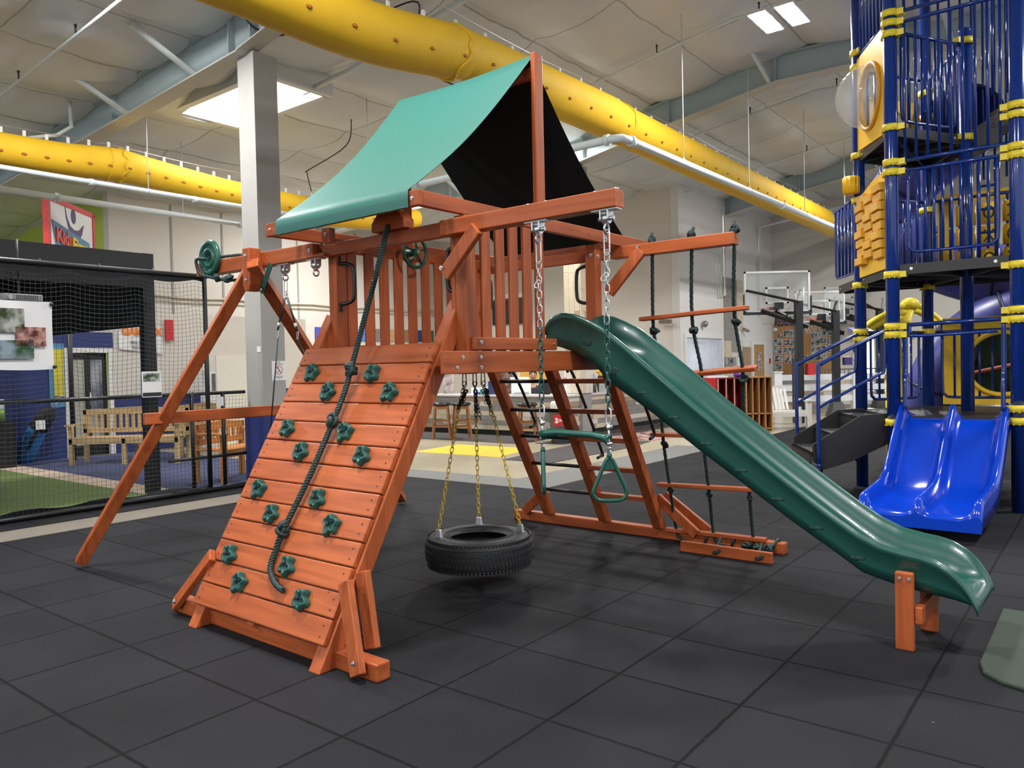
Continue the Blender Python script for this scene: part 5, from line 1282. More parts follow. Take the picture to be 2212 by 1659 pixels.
# black stair with blue handrails
ss = MB()
def sp_(t, o, z): return P1 + e2 * t + n2 * o + Zv(z)
for t in (.08, 1.0):
    pts = [(0.0, .93), (.30, .93 - .02), (.80, .60), (.80, .42), (.68, .33), (.40, .42), (0.0, .62)]
    vs = [sp_(t, o, z) for o, z in pts] + [sp_(t + .03, o, z) for o, z in pts]; n_ = len(pts)
    ss.add(vs, [tuple(range(n_))[::-1], tuple(range(n_, 2*n_))] + [(i, (i+1) % n_, n_ + (i+1) % n_, n_ + i) for i in range(n_)])
for o, z in ((.02, .88), (.30, .70), (.56, .52)):
    vs = [sp_(t, o2, z2) for z2 in (z - .03, z) for t, o2 in ((.1, o), (1.0, o), (1.0, o + .27), (.1, o + .27))]
    ss.add(vs, [(0,3,2,1), (4,5,6,7), (0,1,5,4), (1,2,6,5), (2,3,7,6), (3,0,4,7)])
    vs = [sp_(t, o2, z2) for z2 in (z - .17, z) for t, o2 in ((.1, o + .25), (1.0, o + .25), (1.0, o + .27), (.1, o + .27))]
    ss.add(vs, [(0,3,2,1), (4,5,6,7), (0,1,5,4), (1,2,6,5), (2,3,7,6), (3,0,4,7)])
part('steps', ss, M_deckb, tw)
for t in (.03, 1.05):
    hr = MB().tube(catmull([sp_(t, .75, .36), sp_(t, .75, 1.38), sp_(t, .72, 1.46), sp_(t, .66, 1.50), sp_(t, .35, 1.66), sp_(t, .10, 1.78), sp_(t, .04, 1.80)], 5), .021, 10)
    hr.tube(catmull([sp_(t, .75, 1.0), sp_(t, .40, 1.20), sp_(t, .14, 1.34), sp_(t, .08, 1.40), sp_(t, .07, 1.72)], 5), .016, 8)
    hr.tube([sp_(t, .75, .0 if t > 1 else .36), sp_(t, .75, .40)], .026, 10)
    part('handrail', hr, M_blue, tw)
part('handrail', MB().tube(catmull([sp_(1.1, .5, .05), sp_(1.1, .38, .55), sp_(1.1, .15, .82), sp_(1.1, .0, .88)], 6), .024, 10).tube([sp_(1.1, .38, .52), sp_(1.1, .05, .3)], .02, 8), M_blue, tw)
part('shade_panel', MB().bar(P0 + n2 * -.1 + e2 * .1 + Zv(1.80), P0 + e2 * .5 - n2 * .1 + Zv(1.88), .22, .05, n2), M_indigo, tw)
# green mat at the right edge
solo('green_mat', MB().prism([(-.52, 3.3), (-.40, 3.0), (1.5, 3.0), (1.5, 5.35), (-.58, 5.35), (-.60, 4.4), (-.58, 4.2)][::-1] if False else [(-.53, 5.35), (-.53, 4.35), (-.50, 4.22), (-.42, 4.14), (-.30, 4.10), (1.5, 4.06), (1.5, 5.35)], 2, 0, .022), mat('green_mat', (.05, .06, .055), .85, noise=.4, nscale=2, c2=(.035, .06, .03)), 'worn dark green rubber mat at the right edge', 'floor mat', BF, (.2, 4.7, 0), bevel=.008)
# yellow climbing arch behind the tower
yc = thing('climbing_arch', 'yellow curved climber with a round-topped pole behind the blue tower', 'climber', WF, (5.57, 10.9, 0))
part('pole', MB().cyl((5.67, 11.2, 0), (5.67, 11.2, 2.0), .055, 14, mi=0).ball((5.67, 11.2, 2.02), .11, 16, 10, (1.1, 1, .8)), M_clamp, yc)
part('pole', MB().cyl((5.47, 11.2, 0), (5.47, 11.2, 1.35), .055, 14), M_clamp, yc)
part('pole_brace', MB().cyl((5.47, 11.2, 1.2), (5.77, 11.2, 2.25), .075, 14).ball((5.78, 11.2, 2.28), .12, 14, 9, (1.1, 1, .8)), M_clamp, yc)
for dz in (0, -.09): part('arch_bar', MB().tube(catmull([(4.97, 11.0, 1.65 + dz), (5.05, 11.05, 1.95 + dz), (5.42, 11.1, 2.16 + dz), (5.78, 11.2, 2.28 + dz), (6.07, 11.3, 2.20 + dz), (6.32, 11.3, 2.0 + dz)], 6), .04, 10), M_clamp, yc)
# ================================================================== LEFT: NET, BLACK ENCLOSURE, BENCHES
nt_ = thing('net_fence', 'black square-mesh net on black pipe frame along the putting turf', 'net', BF, (-9.06, 5.35, 0))
q = random.Random(11)
def net(mb, u, v0, v1, z0, z1, cell, sag=.02, r=.0022, fn=None):
    nv = int((v1 - v0) / cell); nz = int((z1 - z0) / cell)
    def P(i, j):
        v = v0 + (v1 - v0) * i / nv; z = z0 + (z1 - z0) * j / nz; t = j / nz; s_ = math.sin(math.pi * t)
        dv = .018 * s_ * math.sin(2.1 * v + 5 * t) + .010 * math.sin(9 * v + 3 * z) * s_; dz = -sag * (1 - abs(2 * t - 1)) * math.sin(3.0 * v) + .012 * s_ * math.sin(5 * v + 2 * z)
        if fn: dz += fn(v, t)
        return (u + .03 * s_ * math.sin(1.7 * v + 2 * z), v + dv, z + dz)
    G = [[P(i, j) for j in range(nz + 1)] for i in range(nv + 1)]
    for i in range(nv + 1): mb.tube(G[i], r, 3, cap=False, smooth=False)
    for j in range(nz + 1): mb.tube([G[i][j] for i in range(nv + 1)], r, 3, cap=False, smooth=False)
M_net = mat('net_cord', (.045, .045, .052), .7)
nm = MB(); net(nm, -9.10, 1.9, 5.33, .06, 2.66, .050, fn=lambda v, t: -.05 * t * abs(math.sin(4.2 * v)) ); no = part('netting', nm, M_net, nt_, fixn=False)
part('corner_post', MB().cyl((-9.10, 5.36, 0), (-9.10, 5.36, 2.74), .028, 12), M_black, nt_)
part('top_rail', MB().cyl((-9.10, 1.0, 2.74), (-9.10, 5.40, 2.74), .028, 12), M_black, nt_)
for k in range(7): part('ring_tie', MB().cyl((-9.10, 1.6 + .62 * k, 2.70), (-9.10, 1.6 + .62 * k, 2.785), .012, 6), M_black, nt_)
part('bottom_rail', MB().cyl((-9.08, 1.0, .035), (-9.08, 5.95, .035), .032, 10), M_black, nt_)
sk_ = MB(); sk_.grid(lambda i, j: (-9.12 + .05 * math.sin(9 * i) * (1 - j), 1.5 + 3.85 * i, .02 + .075 * j + .018 * math.sin(31 * i)), 60, 3); part('net_skirt', sk_, M_blackcloth, nt_)
sw_ = MB(); sw_.grid(lambda i, j: (-9.11, 1.5 + 3.85 * i, 2.74 - j * (.05 + .05 * abs(math.sin(4.2 * (1.5 + 3.85 * i)))) - .0), 60, 2); part('net_hem', sw_, M_blackcloth, nt_)
# low fence behind
lf = thing('low_fence', 'low black pipe fence with mesh behind the tall net', 'fence', BF, (-9.35, 5.0, 0))
part('top_rail', MB().cyl((-9.35, 2.9, 1.25), (-9.35, 6.05, 1.25), .024, 10), M_black, lf)
part('mid_rail', MB().cyl((-9.35, 4.95, .42), (-9.35, 6.05, .42), .02, 10), M_black, lf)
part('post', MB().cyl((-9.35, 5.28, 0), (-9.35, 5.28, 1.28), .026, 10), M_black, lf); part('post', MB().cyl((-9.35, 5.72, 0), (-9.35, 5.72, 1.25), .026, 10), M_black, lf)
part('post', MB().cyl((-9.35, 3.0, 0), (-9.35, 3.0, 1.25), .024, 10), M_black, lf)
nm = MB(); net(nm, -9.33, 5.42, 6.05, .06, 1.2, .048, sag=.005); part('netting', nm, M_net, lf, fixn=False)
part('latch_tag', MB().box((-9.30, 5.60, 1.08), (-9.295, 5.70, 1.20)), M_paper, lf)
# black enclosure
be = thing('simulator_enclosure', 'black fabric enclosure with roof fascia and hanging curtain behind the net', 'enclosure', BF, (-9.65, 4.9, 0))
part('fascia', MB().box((-9.62, -2, 2.60), (-9.58, 4.83, 3.03)), mat('vinyl_black', (.012, .012, .014), .38, noise=.2, nscale=2, bump=.2, bscale=2.5), be)
part('roof_cloth', MB().box((-13.6, -2, 3.0), (-9.63, 4.95, 3.02)), M_blackcloth, be)
part('frame_post', MB().box((-9.76, 4.84, 0), (-9.62, 4.98, 3.04)), M_black, be)
part('side_curtain', MB().box((-13.6, 4.90, 2.13), (-9.76, 4.92, 3.0)), M_blackcloth, be)
part('rear_curtain', MB().box((-13.6, -2, 2.0), (-13.58, 4.9, 3.0)), M_blackcloth, be)
# banner with three pictures
bn = thing('course_banner', 'white banner with three photographs clipped to the net, far left', 'banner', BF, (-8.99, 3.0, 2))
bm_ = MB(); bm_.grid(lambda i, j: (-9.02 + .02 * math.sin(9 * i + 4 * j) * j, 2.3 + 1.235 * i, 1.60 + .715 * j + .012 * math.sin(6 * i) * (1 - j)), 26, 14); part('cloth', bm_, M_paper, bn)
def pic(v0, v1, z0, z1, m, nm='photo'): part(nm, MB().box((-8.985, v0, z0), (-8.980, v1, z1)), m, bn)
pic(2.75, 3.25, 1.98, 2.23, mat('photo_hills', (.10, .16, .05), .8, noise=.7, nscale=9, c2=(.42, .44, .40)))
pic(3.16, 3.45, 1.84, 2.04, mat('photo_redroom', (.30, .05, .045), .8, noise=.7, nscale=16, c2=(.55, .30, .25)))
pic(2.75, 3.33, 1.71, 1.90, mat('photo_course', (.06, .22, .05), .8, noise=.7, nscale=7, c2=(.25, .32, .38)))
for p in ((-8.99, 3.52, 2.29), (-8.99, 3.53, 1.62)): part('clip', MB().ball(p, .022, 8, 6), M_ink, bn)
# projector
pj_ = thing('projector', 'grey projector mounted above the white banner', 'projector', BF, (-9.3, 3.3, 2.37))
part('case', MB().box((-9.45, 3.13, 2.335), (-9.2, 3.52, 2.405)), mat('case_grey', (.30, .30, .31), .5), pj_, bevel=.008)
part('lens', MB().cyl((-9.2, 3.20, 2.37), (-9.18, 3.20, 2.37), .028, 14), M_steel, pj_)
gm = MB()
for k in range(12): gm.box((-9.199, 3.26 + .018 * k, 2.345), (-9.196, 3.268 + .018 * k, 2.395))
part('grille', gm, M_ink, pj_)
part('mount', MB().cyl((-9.3, 3.32, 2.405), (-9.3, 3.32, 3.0), .012, 6), M_black, pj_)
# poster on the post
po = thing('course_poster', 'white framed golf poster hanging on the black fence post', 'poster', BF, (-9.0, 4.6, 1.4))
part('sheet', MB().box((-9.03, 4.485, 1.245), (-9.022, 4.72, 1.55)), M_paper, po)
part('picture', MB().box((-9.021, 4.50, 1.43), (-9.019, 4.705, 1.53)), mat('photo_green', (.05, .14, .07), .8, noise=.6, nscale=14, c2=(.5, .55, .5)), po)
part('footer', MB().box((-9.021, 4.49, 1.255), (-9.019, 4.715, 1.30)), M_ink, po)
# hanging sign with a figure
import itertools
sg = thing('hall_sign', 'red-framed white hall sign with purple figure and red-yellow lettering', 'sign', WF, (-7.8, 13.9, 3.8))
dS = V3((-.084, .996, 0)).normalized(); nS2 = V3((.996, .084, 0)); O_ = V3((-7.74, 13.0, 0))
def sq(t, z, o=0): return O_ + dS * t + nS2 * o + Zv(z)
def qbox(mb, t0, t1, z0, z1, o0, o1):
    return mb.add([sq(t, z, o) for o in (o0, o1) for t, z in ((t0, z0), (t1, z0), (t1, z1), (t0, z1))], [(0,3,2,1), (4,5,6,7), (0,1,5,4), (1,2,6,5), (2,3,7,6), (3,0,4,7)])
part('face', qbox(MB(), .05, 1.72, 3.1, 4.52, -.02, .02), M_white, sg)
fr_ = MB(); qbox(fr_, 0, .10, 3.05, 4.58, -.05, .035); qbox(fr_, 1.67, 1.76, 3.05, 4.58, -.05, .035); qbox(fr_, 0, 1.76, 4.49, 4.58, -.05, .035); qbox(fr_, 0, 1.76, 3.05, 3.1, -.05, .035); part('frame', fr_, M_red, sg)
M_pur = mat('sign_purple', (.10, .05, .16), .6); M_sblue = mat('sign_blue', (.08, .25, .45), .6)
def flat(name, pts, o, m):
    n_ = len(pts); vs = [sq(t, z + .20, o) for t, z in pts] + [sq(t, z + .20, o + .006) for t, z in pts]
    return part(name, MB().add(vs, [tuple(range(n_))[::-1], tuple(range(n_, 2*n_))] + [(i, (i+1) % n_, n_ + (i+1) % n_, n_ + i) for i in range(n_)]), m, sg)
flat('figure_head', [(.93 + .085 * math.cos(t * math.pi / 10), 4.17 + .13 * math.sin(t * math.pi / 10)) for t in range(20)], .022, M_pur)
flat('figure_arms', [(.62, 4.36), (.68, 4.14), (.80, 3.98), (.95, 3.93), (1.12, 3.95), (1.32, 4.09), (1.24, 3.90), (1.12, 3.78), (.98, 3.72), (.86, 3.78), (.72, 3.96), (.65, 4.12)], .022, M_pur)
flat('figure_legs', [(.30, 3.35), (.40, 3.52), (.46, 3.50), (.38, 3.30)], .022, M_pur); flat('figure_legs', [(1.08, 3.60), (1.22, 3.40), (1.30, 3.2), (1.22, 3.2), (1.12, 3.38)], .022, M_pur)
flat('name_plate', [(.14, 3.98), (1.50, 3.78), (1.52, 3.48), (1.38, 3.44), (.26, 3.56)], .03, M_sblue)
text_mesh('lettering_red', 'Kids', .34, mat('letter_red', (.65, .05, .03), .5), sg, WF, sq(.53, 3.92, .045), tuple(dS + Zv(-.07)), (0, 0, 1), .01, bold=.012)
text_mesh('lettering_yellow', 'First', .34, mat('letter_yellow', (.85, .60, .03), .5), sg, WF, sq(1.10, 3.84, .045), tuple(dS + Zv(-.07)), (0, 0, 1), .01, bold=.012)
flat('small_tag', [(1.24, 3.42), (1.66, 3.38), (1.66, 3.2), (1.24, 3.2)], .035, M_red)
part('sign_post', MB().cyl(sq(.9, 0, -.1), sq(.9, 3.08, -.1), .04, 10), M_black, sg)
# benches (plain world axes)
def bench(name, label, x, y, L, m, rot=0.0, legs=3, arm=True, sz=.46, bh=.92):
    fr = Frame(math.degrees(rot)); X = V3((x, y, 0)); bx = (x * fr.c + y * fr.s, -x * fr.s + y * fr.c)
    t = thing(name, label, 'bench', fr, (bx[0], bx[1], 0)); cx, cy_ = bx
    Pm = lambda a, b, **k: MB().box((cx + a[0], cy_ + a[1], a[2]), (cx + b[0], cy_ + b[1], b[2]))
    s = MB()
    for k in range(5): s.box((cx - L/2, cy_ - .25 + .10 * k, sz - .02), (cx + L/2, cy_ - .25 + .10 * k + .085, sz))
    part('seat', s, m, t, bevel=.004)
    part('apron', Pm((-L/2, -.25, sz - .11), (L/2, -.22, sz - .02)), m, t, bevel=.003)
    for k in range(legs):
        px = -L/2 + .03 + (L - .06) * k / (legs - 1)
        part('leg', Pm((px - .035, -.25, -.004), (px + .035, -.18, sz - .02 if (arm and k not in (0, legs - 1)) or not arm else .66)), m, t, bevel=.004)
        part('leg', Pm((px - .035, .22, -.004), (px + .035, .29, bh if k in (0, legs - 1) else sz)), m, t, bevel=.004)
    part('back_rail', MB().prism([(cx - L/2, bh - .09), (cx - L/2, bh), (cx - L*.25, bh + .015), (cx, bh + .04), (cx + L*.25, bh + .015), (cx + L/2, bh), (cx + L/2, bh - .09)], 1, cy_ + .22, cy_ + .25), m, t, bevel=.003)
    part('back_rail', Pm((-L/2, .22, sz + .05), (L/2, .25, sz + .13)), m, t, bevel=.003)
    n_ = int(L / .115)
    for k in range(n_):
        px = -L/2 + .06 + (L - .12) * (k + .5) / n_; part('back_slat', Pm((px - .028, .225, sz + .12), (px + .028, .245, bh - .08)), m, t)
    if arm:
        for s_ in (-1, 1): part('armrest', Pm((s_ * (L/2) - .04, -.30, .655), (s_ * (L/2) + .04, .24, .69)), m, t, bevel=.006)
    return t
W_tan = wood('bench_tan', 0, (.52, .38, .19), (.30, .20, .09)); W_or = wood('bench_orange', 0, (.62, .27, .07), (.38, .15, .04))
bench('garden_bench', 'long pale wooden garden bench facing the hall behind the net', -6.62, 13.35, 1.86, W_tan)
bench('garden_bench', 'second pale wooden bench, half hidden behind the orange-brown frame leg', -5.75, 14.5, 1.0, W_tan, rot=R(30), legs=2)
bench('slatted_bench', 'orange-brown slatted bench just right of the black net corner', -4.0, 11.05, 1.0, W_or, rot=R(70), legs=2, bh=.80)
# golf bag
gb = thing('golf_bag', 'blue and black golf bag leaning against the navy wall', 'golf bag', WF, (-8.45, 13.6, 0))
part('body', MB().tube([(-8.62, 13.6, .0), (-8.55, 13.6, .25), (-8.36, 13.6, .62), (-8.28, 13.6, .78)], .14, 16, rad=[.13, .15, .15, .13]), mat('bag_blue', (.02, .17, .45), .6, noise=.2), gb)
part('hood', MB().tube([(-8.34, 13.55, .60), (-8.20, 13.6, .86), (-8.12, 13.6, .95)], .14, 14, rad=[.155, .15, .07]), M_blackcloth, gb)
part('strap', MB().tube([(-8.45, 13.42, .25), (-8.30, 13.42, .55), (-8.2, 13.45, .72)], .03, 6), M_blackcloth, gb)
part('tag', MB().box((-8.28, 13.40, .60), (-8.12, 13.41, .76)), M_paper, gb)
for dx, dz in ((0, 0), (.05, .04), (-.05, .05)): part('club', MB().cyl((-8.14 + dx, 13.6, .85), (-8.0 + dx, 13.62, 1.10 + dz), .007, 6).ball((-7.98 + dx, 13.62, 1.12 + dz), .035, 8, 6, (1.3, .7, .7)), M_steeld, gb)
# things on the partition
solo('feather_banner', MB().box((-15.28, 5.98, 1.05), (-15.27, 6.15, 2.02)), mat('banner_yellow', (.60, .52, .05), .7, noise=.3, nscale=6), 'yellow and blue rules banner left of the shop door', 'banner', BF, (-15.27, 6.6, 1.5))
o = solo('banner_border', MB().box((-15.285, 5.90, .95), (-15.281, 6.165, 2.12)), M_sblue, 'blue edge strip beside the yellow rules banner', 'banner', BF, (-15.27, 6.3, 1.5))
wb_ = thing('winners_banner', 'white hand-lettered paper banner with orange and red capitals', 'banner', BF, (-15.2, 9.2, 2.3))
part('paper', MB().grid(lambda i, j: (-15.26 + .02 * math.sin(8 * i), 7.16 + .86 * i, 2.02 - .10 * i + (.36 + .19 * i) * j), 14, 6), M_paper, wb_)
text_mesh('lettering', 'GAME BX', .19, mat('paint_orange', (.85, .22, .02), .6), wb_, BF, (-15.22, 7.60, 2.36), (0, 1, 0), (0, 0, 1), .002, bold=.012)
text_mesh('scribble', 'We have fun\nhere Softly', .09, M_ink, wb_, BF, (-15.22, 7.60, 2.10), (0, 1, 0), (0, 0, 1), .002)
solo('red_sign', MB().box((-15.25, 8.08, 2.20), (-15.2, 8.24, 2.62)), M_red, 'small red panel beside the hand-lettered banner', 'panel', BF, (-15.2, 9.6, 2.4))
dc = thing('display_case', 'glass display shelf unit behind the net', 'shelf', BF, (-14.4, 8.6, 0))
part('case', MB().box((-14.7, 8.5, 0), (-14.35, 9.6, 1.55)), M_white, dc); part('shelf_glass', MB().box((-14.34, 8.55, 1.1), (-14.33, 9.55, 1.5)), mat('glass_dark', (.10, .10, .09), .1, noise=.5, nscale=4), dc)
cb_ = thing('tall_cabinet', 'cream tall cabinet with open wooden side behind the grey column', 'cabinet', BF, (-13.0, 8.3, 0))
part('back_panel', MB().box((-13.05, 7.85, .1), (-13.0, 8.72, 1.84)), mat('cream_panel', (.60, .57, .48), .5), cb_)
part('side', MB().box((-13.4, 8.72, 0), (-13.0, 8.78, 1.84)), mat('maple', (.62, .42, .20), .5), cb_)
part('shelf', MB().box((-13.4, 8.75, 1.30), (-13.0, 9.1, 1.33)), mat('maple', (.62, .42, .20), .5), cb_); part('shelf', MB().box((-13.4, 8.75, 1.0), (-13.0, 9.1, 1.03)), mat('maple', (.62, .42, .20), .5), cb_)
bk_ = thing('black_cooler', 'black cabinet with a green-lidded jug on top at the left edge', 'cabinet', BF, (-15.0, 4.9, 0))
part('body', MB().box((-15.2, 4.55, 0), (-14.7, 5.12, .78)), M_black, bk_)
jg = thing('drink_jug', 'clear jug with green drink on the black cabinet, left edge', 'jug', BF, (-14.9, 4.95, .78))
part('jug_body', MB().cyl((-14.95, 4.95, .78), (-14.95, 4.95, 1.15), .10, 14), mat('jug_clear', (.45, .55, .55), .2), jg); part('drink', MB().cyl((-14.95, 4.95, .79), (-14.95, 4.95, .98), .102, 14), mat('drink_green', (.2, .35, .06), .3), jg)
for k, (x_, w_, c_, nm) in enumerate(((687, 22, (.06, .09, .50), 'royal blue'), (772, 26, (.10, .22, .62), 'bright blue'), (806, 22, (.22, .22, .24), 'grey'), (839, 16, (.60, .36, .15), 'light tan'), (866, 18, (.32, .20, .09), 'brown'), (900, 15, (.02, .04, .14), 'navy'), (926, 12, (.03, .12, .05), 'dark green'))):
    v = 13.95 + (x_ - 687) * .0193; z = 2.38
    solo('wall_tile', MB().box((-17.99, v, z), (-17.97, v + w_ * .021, z + .38)), mat('tile_%d' % k, c_, .7), nm + ' square on the beige left wall, seen between slats', 'wall panel', BF, (-17.98, v, z), group='coloured squares on the left wall')
# ================================================================== COUNTER, HOOPS, BACK OF THE HALL
ct = thing('reception_counter', 'long reception counter faced with mixed grey and tan planks, white top', 'counter', BF, (-11, 13.5, 0))
q = random.Random(4); cl = MB(); H = .84; rows = 7
for r_ in range(rows):
    z0_, z1_ = .10 + (H - .10) * r_ / rows, .10 + (H - .10) * (r_ + 1) / rows - .004
    x = -14.0
    while x < -9.1:
        x2 = min(-9.1, x + q.uniform(.35, 1.5)); cl.box((x + .002, 13.38, z0_), (x2 - .002, 13.41, z1_), mi=q.choice((0, 1, 1, 2, 3, 0))); x = x2
    x = 13.41
    while x < 18.4:
        x2 = min(18.4, x + q.uniform(.4, 1.4)); cl.box((-9.13, x + .002, z0_), (-9.10, x2 - .002, z1_), mi=q.choice((0, 1, 1, 2, 3, 0))); x = x2
part('plank_facing', cl, PLK, ct)
part('kick_plate', MB().box((-14, 13.43, -.02), (-9.14, 13.46, .10)).box((-9.2, 13.43, -.02), (-9.15, 18.4, .10)), M_black, ct)
part('core', MB().box((-14, 13.41, .1), (-9.13, 13.7, H)).box((-9.5, 13.7, .1), (-9.13, 13.98, H)).box((-9.5, 14.42, .1), (-9.13, 18.4, H)), M_white, ct)
part('countertop', MB().prism([(-14.05, 13.33), (-9.05, 13.33), (-9.05, 18.4), (-9.02 - .55, 18.4), (-9.57, 14.45), (-9.45, 14.43), (-9.45, 13.95), (-14.05, 13.95)], 2, H, H + .045), mat('counter_white', (.68, .66, .66), .3), ct, bevel=.006)
# bar stools
def stool_at(x, y):
    return (x, y, 0)
M_stw = wood('stool_wood', 2, (.30, .13, .045), (.15, .06, .02)); M_leather = mat('black_leather', (.012, .011, .012), .3)
st0 = thing('bar_stool', 'brown wooden bar stool with black seat, leftmost in front of the counter', 'bar stool', WF, (-1.54, 16.7, 0), 'bar stools at the counter')
cx, cy_ = -1.54, 16.7
part('seat', MB().lathe([(0, .70), (.17, .70), (.21, .715), (.215, .735), (.19, .76), (.12, .775), (0, .778)], (cx, cy_, 0), 2, 24), M_leather, st0)
for sx in (-1, 1):
    for sy in (-1, 1): part('leg', MB().bar((cx + sx * .13, cy_ + sy * .13, .70), (cx + sx * .19, cy_ + sy * .19, -.02), .036, .036), M_stw, st0)
for z, r_ in ((.30, .165), (.42, .155)):
    for sx in (-1, 1):
        part('stretcher', MB().bar((cx + sx * r_, cy_ - r_, z), (cx + sx * r_, cy_ + r_, z), .02, .03, (1, 0, 0)), M_stw, st0)
        part('stretcher', MB().bar((cx - r_, cy_ + sx * r_, z - .05), (cx + r_, cy_ + sx * r_, z - .05), .02, .03, (0, 1, 0)), M_stw, st0)
part('apron', MB().box((cx - .15, cy_ - .15, .63), (cx + .15, cy_ - .13, .69)), M_stw, st0); part('apron', MB().box((cx - .15, cy_ + .13, .63), (cx + .15, cy_ + .15, .69)), M_stw, st0)
copy_tree(st0, WF, (-1.10, 16.55, 0), .2, 'brown wooden bar stool with black seat behind the yellow tire chains', 'bar stools at the counter')
copy_tree(st0, WF, (.30, 15.75, 0), -.2, 'brown wooden bar stool with black seat, seen through the ladder', 'bar stools at the counter')
# grey bin
bi = thing('waste_bin', 'round grey waste bin with red label and white lid', 'bin', WF, (.95, 15.35, 0))
part('bucket', MB().lathe([(0, -.02), (.19, -.02), (.23, .60), (.245, .60), (.245, .64), (.0, .64)], (.95, 15.35, 0), 2, 28), mat('bin_grey', (.22, .23, .25), .5), bi)
part('lid', MB().lathe([(.2, .64), (.2, .76), (.17, .80), (0, .81)], (.95, 15.35, 0), 2, 28), M_white, bi)
part('label', MB().box((.80, 15.115, .32), (1.03, 15.125, .55)), M_red, bi)
text_mesh('lettering', 'ONLY', .075, M_paper, bi, WF, (.965, 15.112, .43), (1, 0, 0), (0, 0, 1), .001, bold=.003)
part('label_mark', MB().ball((.855, 15.112, .46), .026, 10, 6, (1, .1, 1)).ball((.855, 15.112, .40), .033, 10, 6, (1, .1, .8)), M_paper, bi)
text_mesh('rim_lettering', 'WASTE', .05, M_ink, bi, WF, (.97, 15.108, .585), (1, 0, 0), (0, 0, 1), .001, bold=.002)
# person at the desk
pe = thing('person', 'person with short dark hair in dark grey top, seated behind the counter', 'person', WF, (.50, 18.2, 0))
def skin_body(name, V, E_, Rr, m, par, root=0, lv=2):
    me = bpy.data.meshes.new(name); b = BASE[par.name][1]
    me.from_pydata([(v[0]-b[0], v[1]-b[1], v[2]-b[2]) for v in V], E_, []); o = bpy.data.objects.new(name, me); col.objects.link(o); o.parent = par; BASE[o.name] = BASE[par.name]
    md = o.modifiers.new('skin', 'SKIN'); sk = me.skin_vertices[0].data
    for i, r_ in enumerate(Rr): sk[i].radius = r_ if isinstance(r_, tuple) else (r_, r_)
    sk[root].use_root = True; md.use_smooth_shade = True
    s2 = o.modifiers.new('sub', 'SUBSURF'); s2.levels = lv; s2.render_levels = lv; me.materials.append(m); return o
M_skin = mat('skin', (.52, .29, .20), .55, noise=.08); M_hair = mat('hair_dark', (.025, .015, .012), .7, noise=.4, nscale=60); M_shirt = mat('shirt_grey', (.03, .032, .04), .85)
px, py_ = .50, 18.2
Vb = [(px, py_, .47), (px, py_, .62), (px, py_, .80), (px, py_, .95), (px, py_ - .01, 1.06), (px, py_ - .02, 1.13), (px, py_ - .03, 1.20), (px, py_ - .03, 1.29), (px, py_ - .03, 1.36),
      (px - .17, py_, .99), (px - .20, py_ - .06, .80), (px - .14, py_ - .28, .74), (px - .08, py_ - .34, .74), (px + .17, py_, .99), (px + .22, py_ - .06, .80), (px + .18, py_ - .28, .74), (px + .12, py_ - .34, .74),
      (px - .09, py_ - .38, .48), (px - .09, py_ - .42, .05), (px + .09, py_ - .38, .48), (px + .09, py_ - .42, .05), (px - .09, py_ - .54, .03), (px + .09, py_ - .54, .03)]
Eb = [(0,1),(1,2),(2,3),(3,4),(4,5),(5,6),(6,7),(7,8),(3,9),(9,10),(10,11),(11,12),(3,13),(13,14),(14,15),(15,16),(0,17),(17,18),(0,19),(19,20),(18,21),(20,22)]
Rb = [(.15,.12),(.14,.10),(.15,.11),(.14,.09),.055,.05,.062,(.075,.09),(.06,.075),.055,.045,.036,.03,.055,.045,.036,.03,.075,.05,.075,.05,.035,.035]
skin_body('body', Vb, Eb, Rb, M_skin, pe)
skin_body('top', [(px, py_, .60), (px, py_, .80), (px, py_, .94), (px, py_, 1.02), (px - .17, py_, .99), (px - .205, py_ - .06, .82), (px + .17, py_, .99), (px + .225, py_ - .06, .82)], [(0,1),(1,2),(2,3),(2,4),(4,5),(2,6),(6,7)], [(.16,.125),(.17,.13),(.165,.115),(.08,.07),.075,.06,.075,.06], M_shirt, pe)
part('hair', MB().ball((px, py_ - .005, 1.335), .105, 18, 12, (.86, 1.0, .88)), M_hair, pe)
fc = MB().ball((px, py_ - .05, 1.285), .085, 16, 12, (.86, .9, 1.15)); part('face', fc, M_skin, pe)
part('eyes', MB().ball((px - .03, py_ - .121, 1.300), .009, 8, 6).ball((px + .03, py_ - .121, 1.300), .009, 8, 6).box((px - .045, py_ - .126, 1.318), (px - .015, py_ - .118, 1.324)).box((px + .015, py_ - .126, 1.318), (px + .045, py_ - .118, 1.324)), M_hair, pe)
part('nose', MB().ball((px, py_ - .130, 1.275), .014, 8, 6, (.8, 1, 1.5)), M_skin, pe)
part('mouth', MB().ball((px, py_ - .122, 1.235), .02, 8, 5, (1, .3, .25)), mat('lips', (.35, .12, .10), .5), pe)
for s_ in (-1, 1):
    part('ear', MB().ball((px + s_ * .078, py_ - .03, 1.285), .022, 8, 6, (.4, .8, 1.2)), M_skin, pe)
    hx, hy = (px - .08 if s_ < 0 else px + .12), py_ - .36
    for f in range(4): part('finger', MB().tube([(hx - .025 + .017 * f, hy, .745), (hx - .025 + .017 * f, hy - .035, .75), (hx - .025 + .017 * f, hy - .06 - .008 * (f in (1, 2)), .74)], .0085, 6), M_skin, pe)
    part('thumb', MB().tube([(hx - s_ * .03, hy + .02, .745), (hx - s_ * .05, hy - .01, .745), (hx - s_ * .05, hy - .03, .742)], .010, 6), M_skin, pe)
stl = thing('office_chair', 'dark office chair under the seated person', 'chair', WF, (.50, 18.28, 0))
